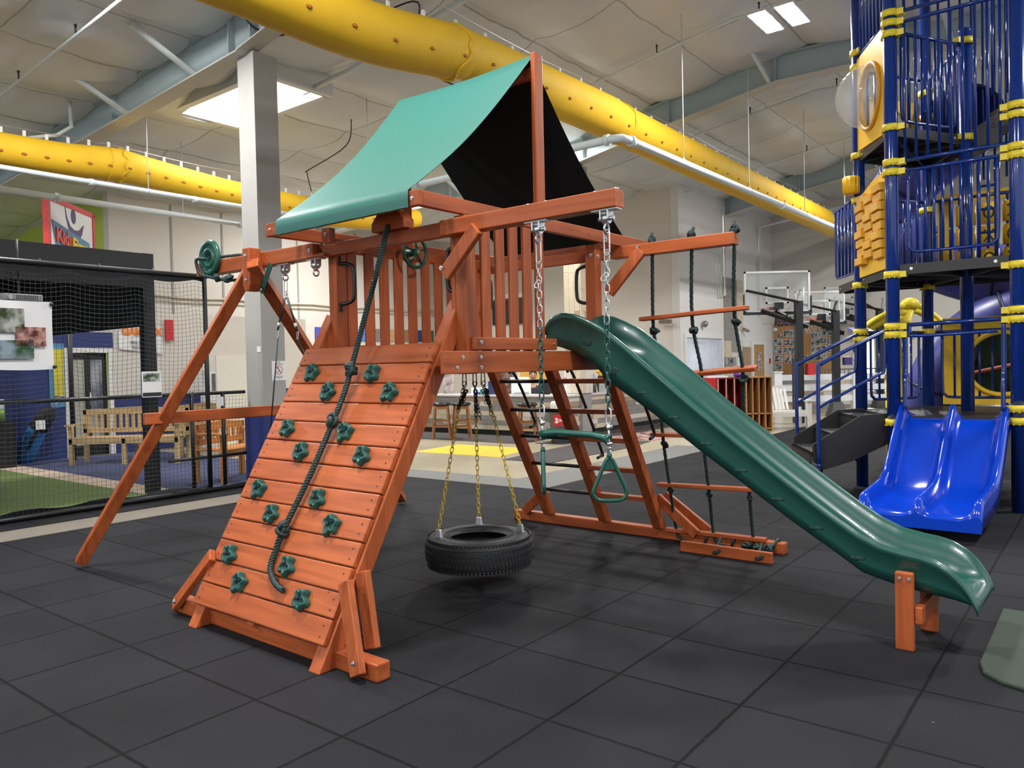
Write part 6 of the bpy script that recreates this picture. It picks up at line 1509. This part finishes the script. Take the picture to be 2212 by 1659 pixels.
part('seat', MB().box((.28, 18.03, .38), (.72, 18.45, .44)), M_black, stl); part('stem', MB().cyl((.50, 18.28, 0), (.50, 18.28, .38), .03, 10), M_black, stl); part('base', MB().box((.22, 18.25, 0), (.78, 18.31, .03)).box((.47, 18.03, 0), (.53, 18.5, .03)), M_black, stl)
# things on and behind the counter
def sb(name, a, b, m, label, cat, fr=WF, bevel=0):
    return solo(name, MB().box(a, b), m, label, cat, fr, ((a[0]+b[0])/2, (a[1]+b[1])/2, min(a[2], b[2])), bevel=bevel)
CT = .886
def on_counter(name, x, w, d, h, m, label, cat, y=None):
    # x across the photo, standing on the counter top
    y = (13.46 - .616 * x) / .788 + ((y - 16.4) * .35 if y else .25); k_ = y / 16.6; x *= k_
    return sb(name, (x - w/2, y, CT), (x + w/2, y + d, CT + h), m, label, cat, bevel=.004)
M_grey = mat('panel_grey', (.28, .28, .28), .6, noise=.2, nscale=3)
on_counter('photo_board', -1.72, .30, .03, .47, mat('photo_mix', (.12, .15, .10), .7, noise=.8, nscale=7, c2=(.5, .5, .5)), 'grey photo display board at the left end of the counter', 'display board', y=17.75)
on_counter('photo_board', -1.36, .26, .03, .47, mat('photo_figures', (.35, .33, .33), .7, noise=.5, nscale=6, c2=(.55, .45, .42)), 'grey display board with two faint figures', 'display board', y=17.62)
on_counter('papers_stack', -.72, .34, .22, .15, M_paper, 'white papers and tray on the counter near the chains', 'paper tray', y=16.85)
on_counter('blue_folder', -.66, .30, .2, .05, mat('folder_blue', (.03, .07, .35), .5), 'flat blue folder beside the white papers', 'folder', y=16.62)
on_counter('storage_box', -.38, .28, .25, .30, mat('box_navy', (.01, .025, .12), .5), 'navy blue box behind the takeaway cup', 'box', y=16.75)
tc_ = thing('takeaway_cup', 'white takeaway cup with straw beside the navy box', 'cup', WF, (-.55, 17.75, CT)); part('cup', MB().lathe([(0, CT), (.035, CT), (.05, CT + .17), (0, CT + .17)], (-.55, 17.75, 0), 2, 14), M_paper, tc_); part('straw', MB().cyl((-.55, 17.75, CT + .17), (-.555, 17.75, CT + .25), .006, 6), M_paper, tc_)
on_counter('card_reader', -.62, .14, .1, .12, mat('reader_mint', (.05, .22, .14), .5, noise=.6, nscale=20), 'small black and mint device on the counter', 'device', y=16.4)
pr_ = thing('printer', 'white printer on the counter left of the seated person', 'printer', WF, (.19, 17.2, CT)); part('casing', MB().box((-.02, 17.15, CT), (.42, 17.45, CT + .30)), M_white, pr_, bevel=.012); part('paper_tray', MB().box((.02, 17.08, CT + .05), (.38, 17.15, CT + .07)), M_paper, pr_); part('top_lid', MB().box((-.04, 17.18, CT + .30), (.38, 17.45, CT + .38)), M_white, pr_, bevel=.01)
mo = thing('monitor', 'black computer monitor back beside the seated person', 'monitor', WF, (.75, 16.75, CT)); part('screen_back', MB().box((.58, 16.75, CT + .02), (.90, 16.78, CT + .25)), M_black, mo, bevel=.006); part('foot', MB().box((.66, 16.72, CT), (.82, 16.84, CT + .02)), M_black, mo)
sh_ = thing('leaflet_stand', 'clear stand of red and white leaflets at the counter', 'leaflet stand', WF, (1.28, 16.82, CT)); part('back_sheet', MB().box((1.15, 16.82, CT), (1.42, 16.84, CT + .54)), M_paper, sh_)
for k in range(2): part('leaflet', MB().box((1.14 + .13 * k, 16.80, CT + .25), (1.25 + .13 * k, 16.81, CT + .36)), mat('leaflet_red', (.55, .12, .08), .6, noise=.3, nscale=20), sh_)
part('header_photo', MB().box((1.20, 16.80, CT + .38), (1.36, 16.81, CT + .47)), mat('header_dark', (.05, .05, .09), .6, noise=.6, nscale=20), sh_)
for k in range(2): part('note', MB().box((1.14 + .13 * k, 16.80, CT + .06), (1.25 + .13 * k, 16.81, CT + .20)), M_white, sh_)
tb = thing('tissue_box', 'teal tissue box with white tissue on the counter corner', 'tissue box', WF, (1.42, 16.72, CT)); part('box', MB().box((1.31, 16.70, CT), (1.54, 16.82, CT + .07)), mat('teal_box', (.10, .40, .36), .6, noise=.2, nscale=20), tb); part('tissue', MB().lathe([(.05, CT + .07), (.03, CT + .11), (.045, CT + .15), (.0, CT + .17)], (1.41, 16.76, 0), 2, 9), M_paper, tb)
sb('display_tower', (1.58, 17.05, CT), (1.68, 17.15, CT + .55), mat('tower_wood', (.30, .20, .10), .5), 'narrow brown display post beside the leaflet stand', 'display stand')
wj = thing('water_jug', 'translucent water jug with dark base on the counter', 'water jug', WF, (1.80, 17.4, CT)); part('base', MB().cyl((1.80, 17.4, CT), (1.80, 17.4, CT + .25), .10, 16), mat('grey_dark', (.08, .08, .08), .5), wj); part('bottle', MB().lathe([(.10, CT + .25), (.10, CT + .36), (.05, CT + .42), (0, CT + .42)], (1.80, 17.4, 0), 2, 16), mat('jug_blue', (.35, .42, .62), .2), wj)
fw = thing('flower_vase', 'yellow flowers in a dark vase at the right of the counter', 'flower vase', WF, (2.05, 17.8, CT)); part('vase', MB().lathe([(0, CT), (.08, CT), (.11, CT + .2), (.07, CT + .36), (0, CT + .36)], (2.05, 17.8, 0), 2, 16), M_ink, fw)
for k in range(9):
    t = k * 2.4; part('bloom', MB().ball((2.05 + .11 * math.cos(t) * (k / 9 + .3), 17.8 + .08 * math.sin(t), CT + .42 + .05 * math.sin(k * 1.9)), .04, 8, 6), mat('bloom_yellow', (.75, .45, .03), .7, noise=.4, nscale=30), fw)
sb('plastic_bag', (1.98, 17.5, CT), (2.16, 17.62, CT + .2), mat('bag_clear', (.5, .5, .52), .4, noise=.4, nscale=12, bump=.6, bscale=20), 'crumpled clear plastic bag in front of the vase', 'bag')
sb('wall_picture', (.2, 18.8, 1.15), (1.15, 18.83, 1.64), mat('picture_amber', (.75, .42, .08), .6, noise=.3, nscale=3), 'amber picture panel behind the seated person', 'picture')
ph = thing('picture_holder', 'thin rack holding the amber picture behind the counter', 'rack', WF, (.65, 18.86, 0)); part('rail', MB().box((.15, 18.84, 0), (.20, 18.88, 1.64)), M_white, ph); part('rail', MB().box((1.1, 18.84, 0), (1.15, 18.88, 1.64)), M_white, ph)
sb('shelf_unit', (-.55, 19.0, 0), (.1, 19.4, 1.44), mat('shelf_brown', (.10, .05, .03), .6, noise=.6, nscale=9, c2=(.3, .2, .15)), 'dark brown shelving behind the counter left of the picture', 'shelf')
tvv = thing('wall_television', 'black television with white shelf box on the wall, seen through right railing', 'television', BF, (-14.7, 18.9, 2.8)); part('screen', MB().box((-15.5, 18.9, 2.82), (-14.0, 18.97, 3.58)), mat('screen_black', (.008, .008, .01), .15), tvv); part('cap', MB().box((-15.5, 18.88, 3.62), (-14.0, 18.98, 3.76)), M_white, tvv); part('bracket', MB().box((-14.8, 18.97, 3.0), (-14.6, 19.0, 3.4)), M_black, tvv)
pn = thing('round_arrow_post', 'slim white post in front of wall, seen through the left railing', 'post', WF, (-.05, 12.5, 0)) if False else None
# basketball hoops
M_acr = bpy.data.materials.new('hoop_board'); N_, L_ = nodes_of(M_acr); b_ = N_['Principled BSDF']; b_.inputs['Base Color'].default_value = (.8, .85, .85, 1); b_.inputs['Alpha'].default_value = .14; b_.inputs['Roughness'].default_value = .08
def hoop(label, px_, py0, x0, x1, z0, z1, yb, zt=2.92, base=True):
    t = thing('basketball_hoop', label, 'basketball hoop', WF, (px_, py0, 0), 'basketball hoops with clear boards')
    part('pole', MB().box((px_ - .085, py0 - .085, 0), (px_ + .085, py0 + .085, zt)), M_black, t, bevel=.008)
    if base:
        part('base_cover', MB().add([(px_-.22, py0-.22, 0), (px_+.22, py0-.22, 0), (px_+.22, py0+.22, 0), (px_-.22, py0+.22, 0), (px_-.12, py0-.12, .38), (px_+.12, py0-.12, .38), (px_+.12, py0+.12, .38), (px_-.12, py0+.12, .38)], [(0,3,2,1), (4,5,6,7), (0,1,5,4), (1,2,6,5), (2,3,7,6), (3,0,4,7)]), mat('cover_grey', (.07, .07, .07), .6), t)
    else: part('pole_sleeve', MB().box((px_ - .14, py0 - .14, 0), (px_ + .02, py0 + .1, 1.55)), M_black, t)
    part('backboard', MB().box((x0, yb, z0), (x1, yb + .02, z1)), M_acr, t)
    f = MB(); w_ = .045
    for a, b in (((x0, z0), (x0 + w_, z1)), ((x1 - w_, z0), (x1, z1)), ((x0, z1 - w_), (x1, z1)), ((x0, z0), (x1, z0 + w_))): f.box((a[0], yb - .012, a[1]), (b[0], yb + .03, b[1]))
    part('board_frame', f, mat('frame_pale', (.62, .63, .62), .5), t)
    part('board_underframe', MB().box((x0 - .03, yb - .03, z0 - .05), (x1 + .03, yb + .01, z0 + .02)).box((x0 - .03, yb - .03, z0), (x0 + .0, yb, z0 + .45)).box((x1, yb - .03, z0), (x1 + .03, yb, z0 + .40)), M_black, t)
    cxx = (x0 + x1) / 2; zr = z0 + .12
    f = MB(); tx0, tx1, tz0, tz1 = cxx - .28, cxx + .28, z0 + .22, z0 + .62
    for a, b in (((tx0, tz0), (tx0 + w_, tz1)), ((tx1 - w_, tz0), (tx1, tz1)), ((tx0, tz1 - w_), (tx1, tz1)), ((tx0, tz0), (tx1, tz0 + w_))): f.box((a[0], yb - .006, a[1]), (b[0], yb + .026, b[1]))
    part('target_square', f, mat('frame_pale', (.62, .63, .62), .5), t)
    rx = cxx - .1
    part('rim', MB().tube([(rx + .23 * math.cos(a * math.pi / 12), yb + .40 + .23 * math.sin(a * math.pi / 12), zr) for a in range(24)], .012, 6, closed=True).box((rx - .1, yb + .02, zr - .05), (rx + .1, yb + .17, zr + .02)), mat('rim_red', (.65, .05, .03), .5), t)
    nm_ = MB()
    for k in range(12):
        a = k * math.pi / 6
        for s_ in (-1, 1): nm_.tube([(rx + (.23 - .11 * j / 4) * math.cos(a + s_ * j * .26), yb + .40 + (.23 - .11 * j / 4) * math.sin(a + s_ * j * .26), zr - .10 * j) for j in range(5)], .005, 3)
    part('hoop_net', nm_, M_white, t)
    part('arm', MB().bar((px_ - .02, py0 - .1, zt - .03), (x0 + .04, yb - .03, z0 + .55), .04, .05), M_black, t)
    part('arm', MB().bar((px_ - .02, py0 + .1, zt - .03), (x1 - .25, yb - .03, z0 + .55), .04, .05), M_black, t)
    part('arm', MB().bar((px_ + .20, py0 - .1, zt - .62), (x0 + .40, yb - .03, z0 + .05), .05, .10), M_black, t)
    part('arm', MB().bar((px_ + .20, py0 + .1, zt - .62), (x0 + .75, yb - .03, z0 + .05), .05, .10), M_black, t)
    part('gas_strut', MB().cyl((px_ + .10, py0, zt - .02), (px_ + .27, yb - .04, zt + .35), .022, 8), mat('strut_grey', (.45, .45, .45), .4), t)
    part('mount_box', MB().box((rx + .02, yb - .10, zr - .04), (rx + .22, yb - .02, zr + .12)), M_black, t)
    return t
h_1 = hoop('basketball hoop with largest clear board, nearest, left of the blue tower', 6.88, 18.5, 5.71, 7.32, 2.68, 3.69, 18.9, base=False)
part('crank_handle', MB().box((7.02, 18.3, 1.15), (7.18, 18.5, 1.42)), M_red, h_1)
h_2 = hoop('second basketball hoop with grey wedge base, nearer the blue tower', 8.60, 20.5, 7.70, 9.05, 2.50, 3.36, 20.95, zt=2.80)
part('crank_handle', MB().box((8.75, 20.3, 1.35), (8.95, 20.45, 1.55)), mat('handle_purple', (.05, .03, .15), .5), h_2)
hoop('third basketball hoop farthest back, partly hidden by the blue tower', 11.15, 23.4, 9.65, 10.85, 2.80, 3.72, 23.8, zt=3.0)
# white fence rails
wf_ = thing('vinyl_fence', 'white vinyl rail fence behind the basketball hoops', 'fence', WF, (8.5, 21.7, 0))
for x_ in (7.45, 9.65, 11.7, 13.6): part('fence_post', MB().box((x_ - .11, 21.6, .0), (x_ + .11, 21.8, 1.16)).box((x_ - .13, 21.58, 1.16), (x_ + .13, 21.82, 1.20)), M_vinyl, wf_, bevel=.01)
for z in (.42, .72, 1.02):
    for (xa, xb) in ((7.56, 9.54), (9.76, 11.59), (11.81, 13.49)): part('fence_rail', MB().box((xa, 21.68, z - .08), (xb, 21.72, z + .08)), M_vinyl, wf_)
low = MB()
q = random.Random(8)
for k in range(7):
    x = 0
    x_ = 7.3
    while x_ < 14: x2 = min(14, x_ + q.uniform(.6, 1.6)); low.box((x_, 23.6, .13 * k), (x2 - .004, 23.63, .13 * k + .125), mi=q.randrange(4)); x_ = x2
solo('plank_wall', low, PLK, 'low wall faced with mixed planks behind the white fence', 'low wall', WF, (10, 23.6, 0))
rl_ = thing('metal_railing', 'grey metal picket railing on the plank wall', 'railing', WF, (11, 23.6, .92)); mb = MB().box((8.9, 23.6, 1.18), (11.6, 23.63, 1.22))
for k in range(22): mb.box((8.95 + .12 * k, 23.6, .92), (8.97 + .12 * k, 23.62, 1.18))
part('pickets', mb, mat('rail_grey', (.12, .12, .12), .5), rl_)
# white bench in front
W_wh = mat('bench_white', (.66, .64, .60), .45)
wbn = thing('white_bench', 'white slatted bench with armrests beside the tan cubby shelf', 'bench', WF, (5.95, 17.2, 0))
for x_ in (5.62, 6.50):
    part('leg', MB().box((x_ - .05, 16.9, .0), (x_ + .05, 17.0, .60)), W_wh, wbn); part('leg', MB().box((x_ - .05, 17.5, .0), (x_ + .05, 17.6, .45)), W_wh, wbn)
    part('armrest', MB().box((x_ - .07, 16.85, .60), (x_ + .07, 17.6, .635)), W_wh, wbn)
for k in range(6): part('seat_slat', MB().box((5.60, 16.95 + .1 * k, .36), (6.52, 17.03 + .1 * k, .39)), W_wh, wbn)
part('seat_apron', MB().box((5.60, 16.93, .27), (6.52, 16.96, .36)), W_wh, wbn)
for k in range(9): x_ = 5.64 + .085 * k; part('back_slat', MB().bar((x_, 17.5, .40), (x_, 17.72, .88 if x_ < 6.1 else .86), .055, .02, (1, 0, 0)), W_wh, wbn) if x_ < 6.3 else None
part('back_rail', MB().bar((5.60, 17.73, .90), (6.18, 17.73, .90), .03, .08, (0, 1, 0)), W_wh, wbn)
# cubby shelves
def cubby(name, label, x0, x1, y, h, m, mi_, n, sidem=None):
    t = thing(name, label, 'shelf', WF, ((x0 + x1) / 2, y, 0))
    part('back', MB().box((x0, y + .38, 0), (x1, y + .40, h)), mi_, t); part('top', MB().box((x0 - .01, y - .01, h), (x1 + .01, y + .41, h + .025)), mat('pink_edge', (.60, .38, .28), .5) if sidem else m, t)
    for k in range(n + 1): x_ = x0 + (x1 - x0) * k / n; part('divider', MB().box((x_ - .011, y, 0), (x_ + .011, y + .38, h)), sidem if (sidem and 0 < k < n) else m, t)
    for z in (.06, .38 if h > .5 else .2): part('shelf_board', MB().box((x0, y, z - .01), (x1, y + .38, z + .01)), m, t)
    return t
M_cr = mat('cubby_red', (.42, .015, .02), .4); M_cr2 = mat('cubby_redin', (.16, .004, .012), .5); W_c = wood('cubby_wood', 2, (.50, .25, .09), (.30, .14, .05)); W_c2 = wood('cubby_woodin', 2, (.38, .20, .06), (.25, .12, .04))
crs = cubby('cubby_shelf', 'red cubby shelf at the right, behind the rope ladder', 4.45, 4.98, 16.7, 1.14, M_cr2, M_cr2, 3)
for k in range(4): part('edge_strip', MB().box((4.45 + .1767 * k - .012, 16.69, 0), (4.45 + .1767 * k + .012, 16.70, 1.14)), mat('pink_edge', (.60, .30, .22), .5), crs)
cubby('cubby_shelf', 'tan wooden cubby shelf beside the white bench', 5.02, 5.56, 16.55, 1.15, W_c, W_c2, 4)
sb('red_side_box', (4.05, 16.72, 0), (4.43, 17.1, 1.165), M_cr, 'plain red cabinet left of the red cubby shelf', 'cabinet')
cs = thing('toy_pile', 'purple and pink toy on top of the red cubby shelf', 'toy', WF, (4.9, 16.9, 1.165)); part('toy_body', MB().ball((4.93, 16.9, 1.22), .07, 12, 8, (1.3, 1, .8)), mat('toy_purple', (.12, .02, .30), .5), cs); part('toy_top', MB().ball((4.90, 16.9, 1.27), .06, 12, 8, (1.1, 1, .6)), mat('toy_red', (.6, .04, .10), .5), cs)
sb('paper_stack', (4.3, 16.8, 1.165), (4.7, 17.05, 1.20), M_paper, 'white papers lying on the red cubby shelf', 'papers')
# cork board with photographs on the back wall
cbd = thing('residents_board', 'large brown cork display board of photographs on the back wall', 'display board', BF, (-8, 25.95, 1))
part('board', MB().box((-9.05, 25.95, 1.06), (-6.96, 25.99, 2.93)), mat('cork', (.42, .22, .09), .85, noise=.15, nscale=40), cbd)
rt_ = text_mesh('lettering', 'RESIDENTS', .40, mat('navy_ink', (.02, .03, .10), .6), cbd, BF, (-9.02, 25.94, 2.78), (1, 0, 0), (0, 0, 1), .003, align='LEFT', bold=.010); rt_.scale = (.50, 1, 1)
PG = [mat('photo_a', (.05, .07, .05), .7, noise=.8, nscale=11, c2=(.42, .45, .45)), mat('photo_b', (.08, .12, .04), .7, noise=.8, nscale=9, c2=(.45, .50, .55)), mat('photo_c', (.10, .10, .11), .7, noise=.8, nscale=13, c2=(.5, .5, .52))]
for k, (u_, z_) in enumerate([(-8.59, 2.40), (-8.35, 2.38), (-7.7, 2.3), (-7.38, 2.41), (-8.91, 2.11), (-8.58, 2.1), (-8.34, 2.09), (-7.69, 2.06), (-7.48, 2.12), (-7.18, 2.09), (-8.91, 1.84), (-8.59, 1.83), (-8.34, 1.83), (-7.69, 1.82), (-7.49, 1.85), (-7.18, 1.82), (-8.91, 1.57), (-8.59, 1.54), (-8.1, 1.55), (-7.69, 1.6), (-7.49, 1.61), (-8.92, 1.29)]):
    w_, h_ = (.13, .095) if k not in (3, 17) else ((.19, .13) if k == 3 else (.09, .13))
    o = part('photo_frame', MB().box((u_ - w_ - .012, 25.935, z_ - h_ - .012), (u_ + w_ + .012, 25.95, z_ + h_ + .012)), M_paper, cbd); part('photo', MB().box((u_ - w_, 25.93, z_ - h_), (u_ + w_, 25.934, z_ + h_)), PG[k % 3], o)
o = part('photo_frame', MB().box((-8.90, 25.94, 2.22), (-8.78, 25.95, 2.40)).ball((-8.84, 25.945, 2.41), .06, 12, 8, (1, .1, 1)), PG[2], cbd); part('oval_note', MB().ball((-9.0, 25.94, 2.55), .08, 12, 8, (1, .1, .7)), M_paper, cbd)
fa = thing('fire_alarm', 'white and red fire alarm pull left of the cork board', 'fire alarm', BF, (-9.1, 25.5, 1.4)); part('plate', MB().box((-9.10, 25.35, 1.40), (-9.07, 25.50, 1.62)), M_white, fa); part('pull', MB().box((-9.10, 25.55, 1.42), (-9.06, 25.66, 1.58)), M_red, fa)
for k, u_ in enumerate((-6.75, -6.47)): 
    o = solo('wall_notice', MB().box((u_ - .10, 25.97, 1.38), (u_ + .10, 25.99, 1.62)), M_paper, ('left' if k == 0 else 'right') + ' one of two printed sheets on the wall behind the second hoop', 'notice', BF, (u_, 25.98, 1.4))
    part('print', MB().box((u_ - .07, 25.965, 1.42), (u_ + .07, 25.968, 1.52)), PG[2], o)
sb('dark_plaque', (-6.55, 25.96, 1.72), (-6.35, 25.99, 1.92), M_ink, 'small dark plaque above the two printed sheets', 'plaque', BF)
# digital clock
ck = thing('wall_clock', 'grey digital wall clock reading 2:48 on the plank panel', 'clock', BF, (-9.05, 21.9, 1.42)); part('clock_case', MB().box((-9.07, 21.72, 1.40), (-9.02, 22.55, 1.64)), mat('clock_grey', (.22, .23, .23), .4), ck, bevel=.01); part('display', MB().box((-9.02, 21.76, 1.43), (-9.015, 22.50, 1.61)), mat('clock_lcd', (.30, .33, .32), .3), ck)
text_mesh('digits', '2:48', .21, M_ink, ck, BF, (-9.012, 22.12, 1.52), (0, 1, 0), (0, 0, 1), .002, bold=.006)
solo('wall_box', MB().box((-9.07, 22.68, 1.30), (-9.02, 22.92, 1.66)), M_white, 'small white box on the wall right of the clock', 'wall box', BF, (-9.05, 22.8, 1.3))
solo('easel_board', MB().box((-9.07, 23.2, .6), (-9.04, 23.8, 1.95)), mat('easel_tan', (.34, .22, .12), .6), 'brown framed board between clock and office door', 'board', BF, (-9.05, 23.5, .6))
for k, (v_, z_, lb) in enumerate(((18.6, 2.55, 'left of the window'), (20.3, 2.57, 'above the window'), (23.0, 2.45, 'above the office door'))):
    u_ = -9.08; t = thing('security_camera', 'small security camera ' + lb + ' on the light wall', 'security camera', BF, (u_, v_, z_))
    if k == 0: u_ = -9.3; v_ = 18.9
    if k == 0: part('camera_body', MB().bar((-9.6, 18.75, 2.62), (-9.25, 18.72, 2.60), .09, .08), M_steeld, t); part('camera_bracket', MB().cyl((-9.5, 18.75, 2.6), (-9.5, 18.95, 2.5), .02, 8), M_white, t)
    elif k == 1: part('camera_dome', MB().ball((u_ + .08, v_, z_), .09, 14, 9), M_steeld, t); part('camera_bracket', MB().cyl((u_, v_, z_), (u_ + .05, v_, z_), .07, 14), M_white, t)
    else: part('camera_body', MB().bar((u_ + .15, v_ + .35, z_ - .02), (u_ + .10, v_ + .05, z_ + .05), .08, .07), M_steeld, t); part('camera_bracket', MB().cyl((u_, v_ - .03, z_ + .05), (u_ + .1, v_ + .1, z_ + .02), .02, 8).cyl((u_, v_, z_ - .2), (u_ + .02, v_ + .03, z_), .015, 6), M_white, t)
text_mesh('window_lettering', 'GUEST SERVICES', .15, M_paper, w2, BF, (-9.075, 20.1, 2.05), (0, 1, 0), (0, 0, 1), .001)
# pipe outlines on the upper walls
solo('wall_pipe', MB().tube([(-9.0, 21.4, 4.6), (-9.0, 21.4, 3.4), (-9.0, 21.75, 3.45), (-9.0, 21.75, 6.0)], .03, 8), M_wall2, 'painted pipe loop on the light wall above the window', 'pipe', BF, (-9, 21.5, 4))
solo('wall_pipe', MB().tube([(-6.3, 24.6, 6.1), (-9.0, 24.6, 5.8), (-9.0, 24.6, 3.0)], .045, 8), M_wall2, 'painted sprinkler pipe turning down the light wall by the corner', 'pipe', BF, (-9, 24.6, 4))
solo('floor_mat_print', MB().box((-8.35, 13.75, -.022), (-7.2, 15.6, -.016)), mat('mat_print', (.08, .10, .30), .8, noise=.9, nscale=5, c2=(.6, .35, .3)), 'colourful printed floor mat beyond the ladder', 'mat', BF, (-7.8, 14.6, 0))
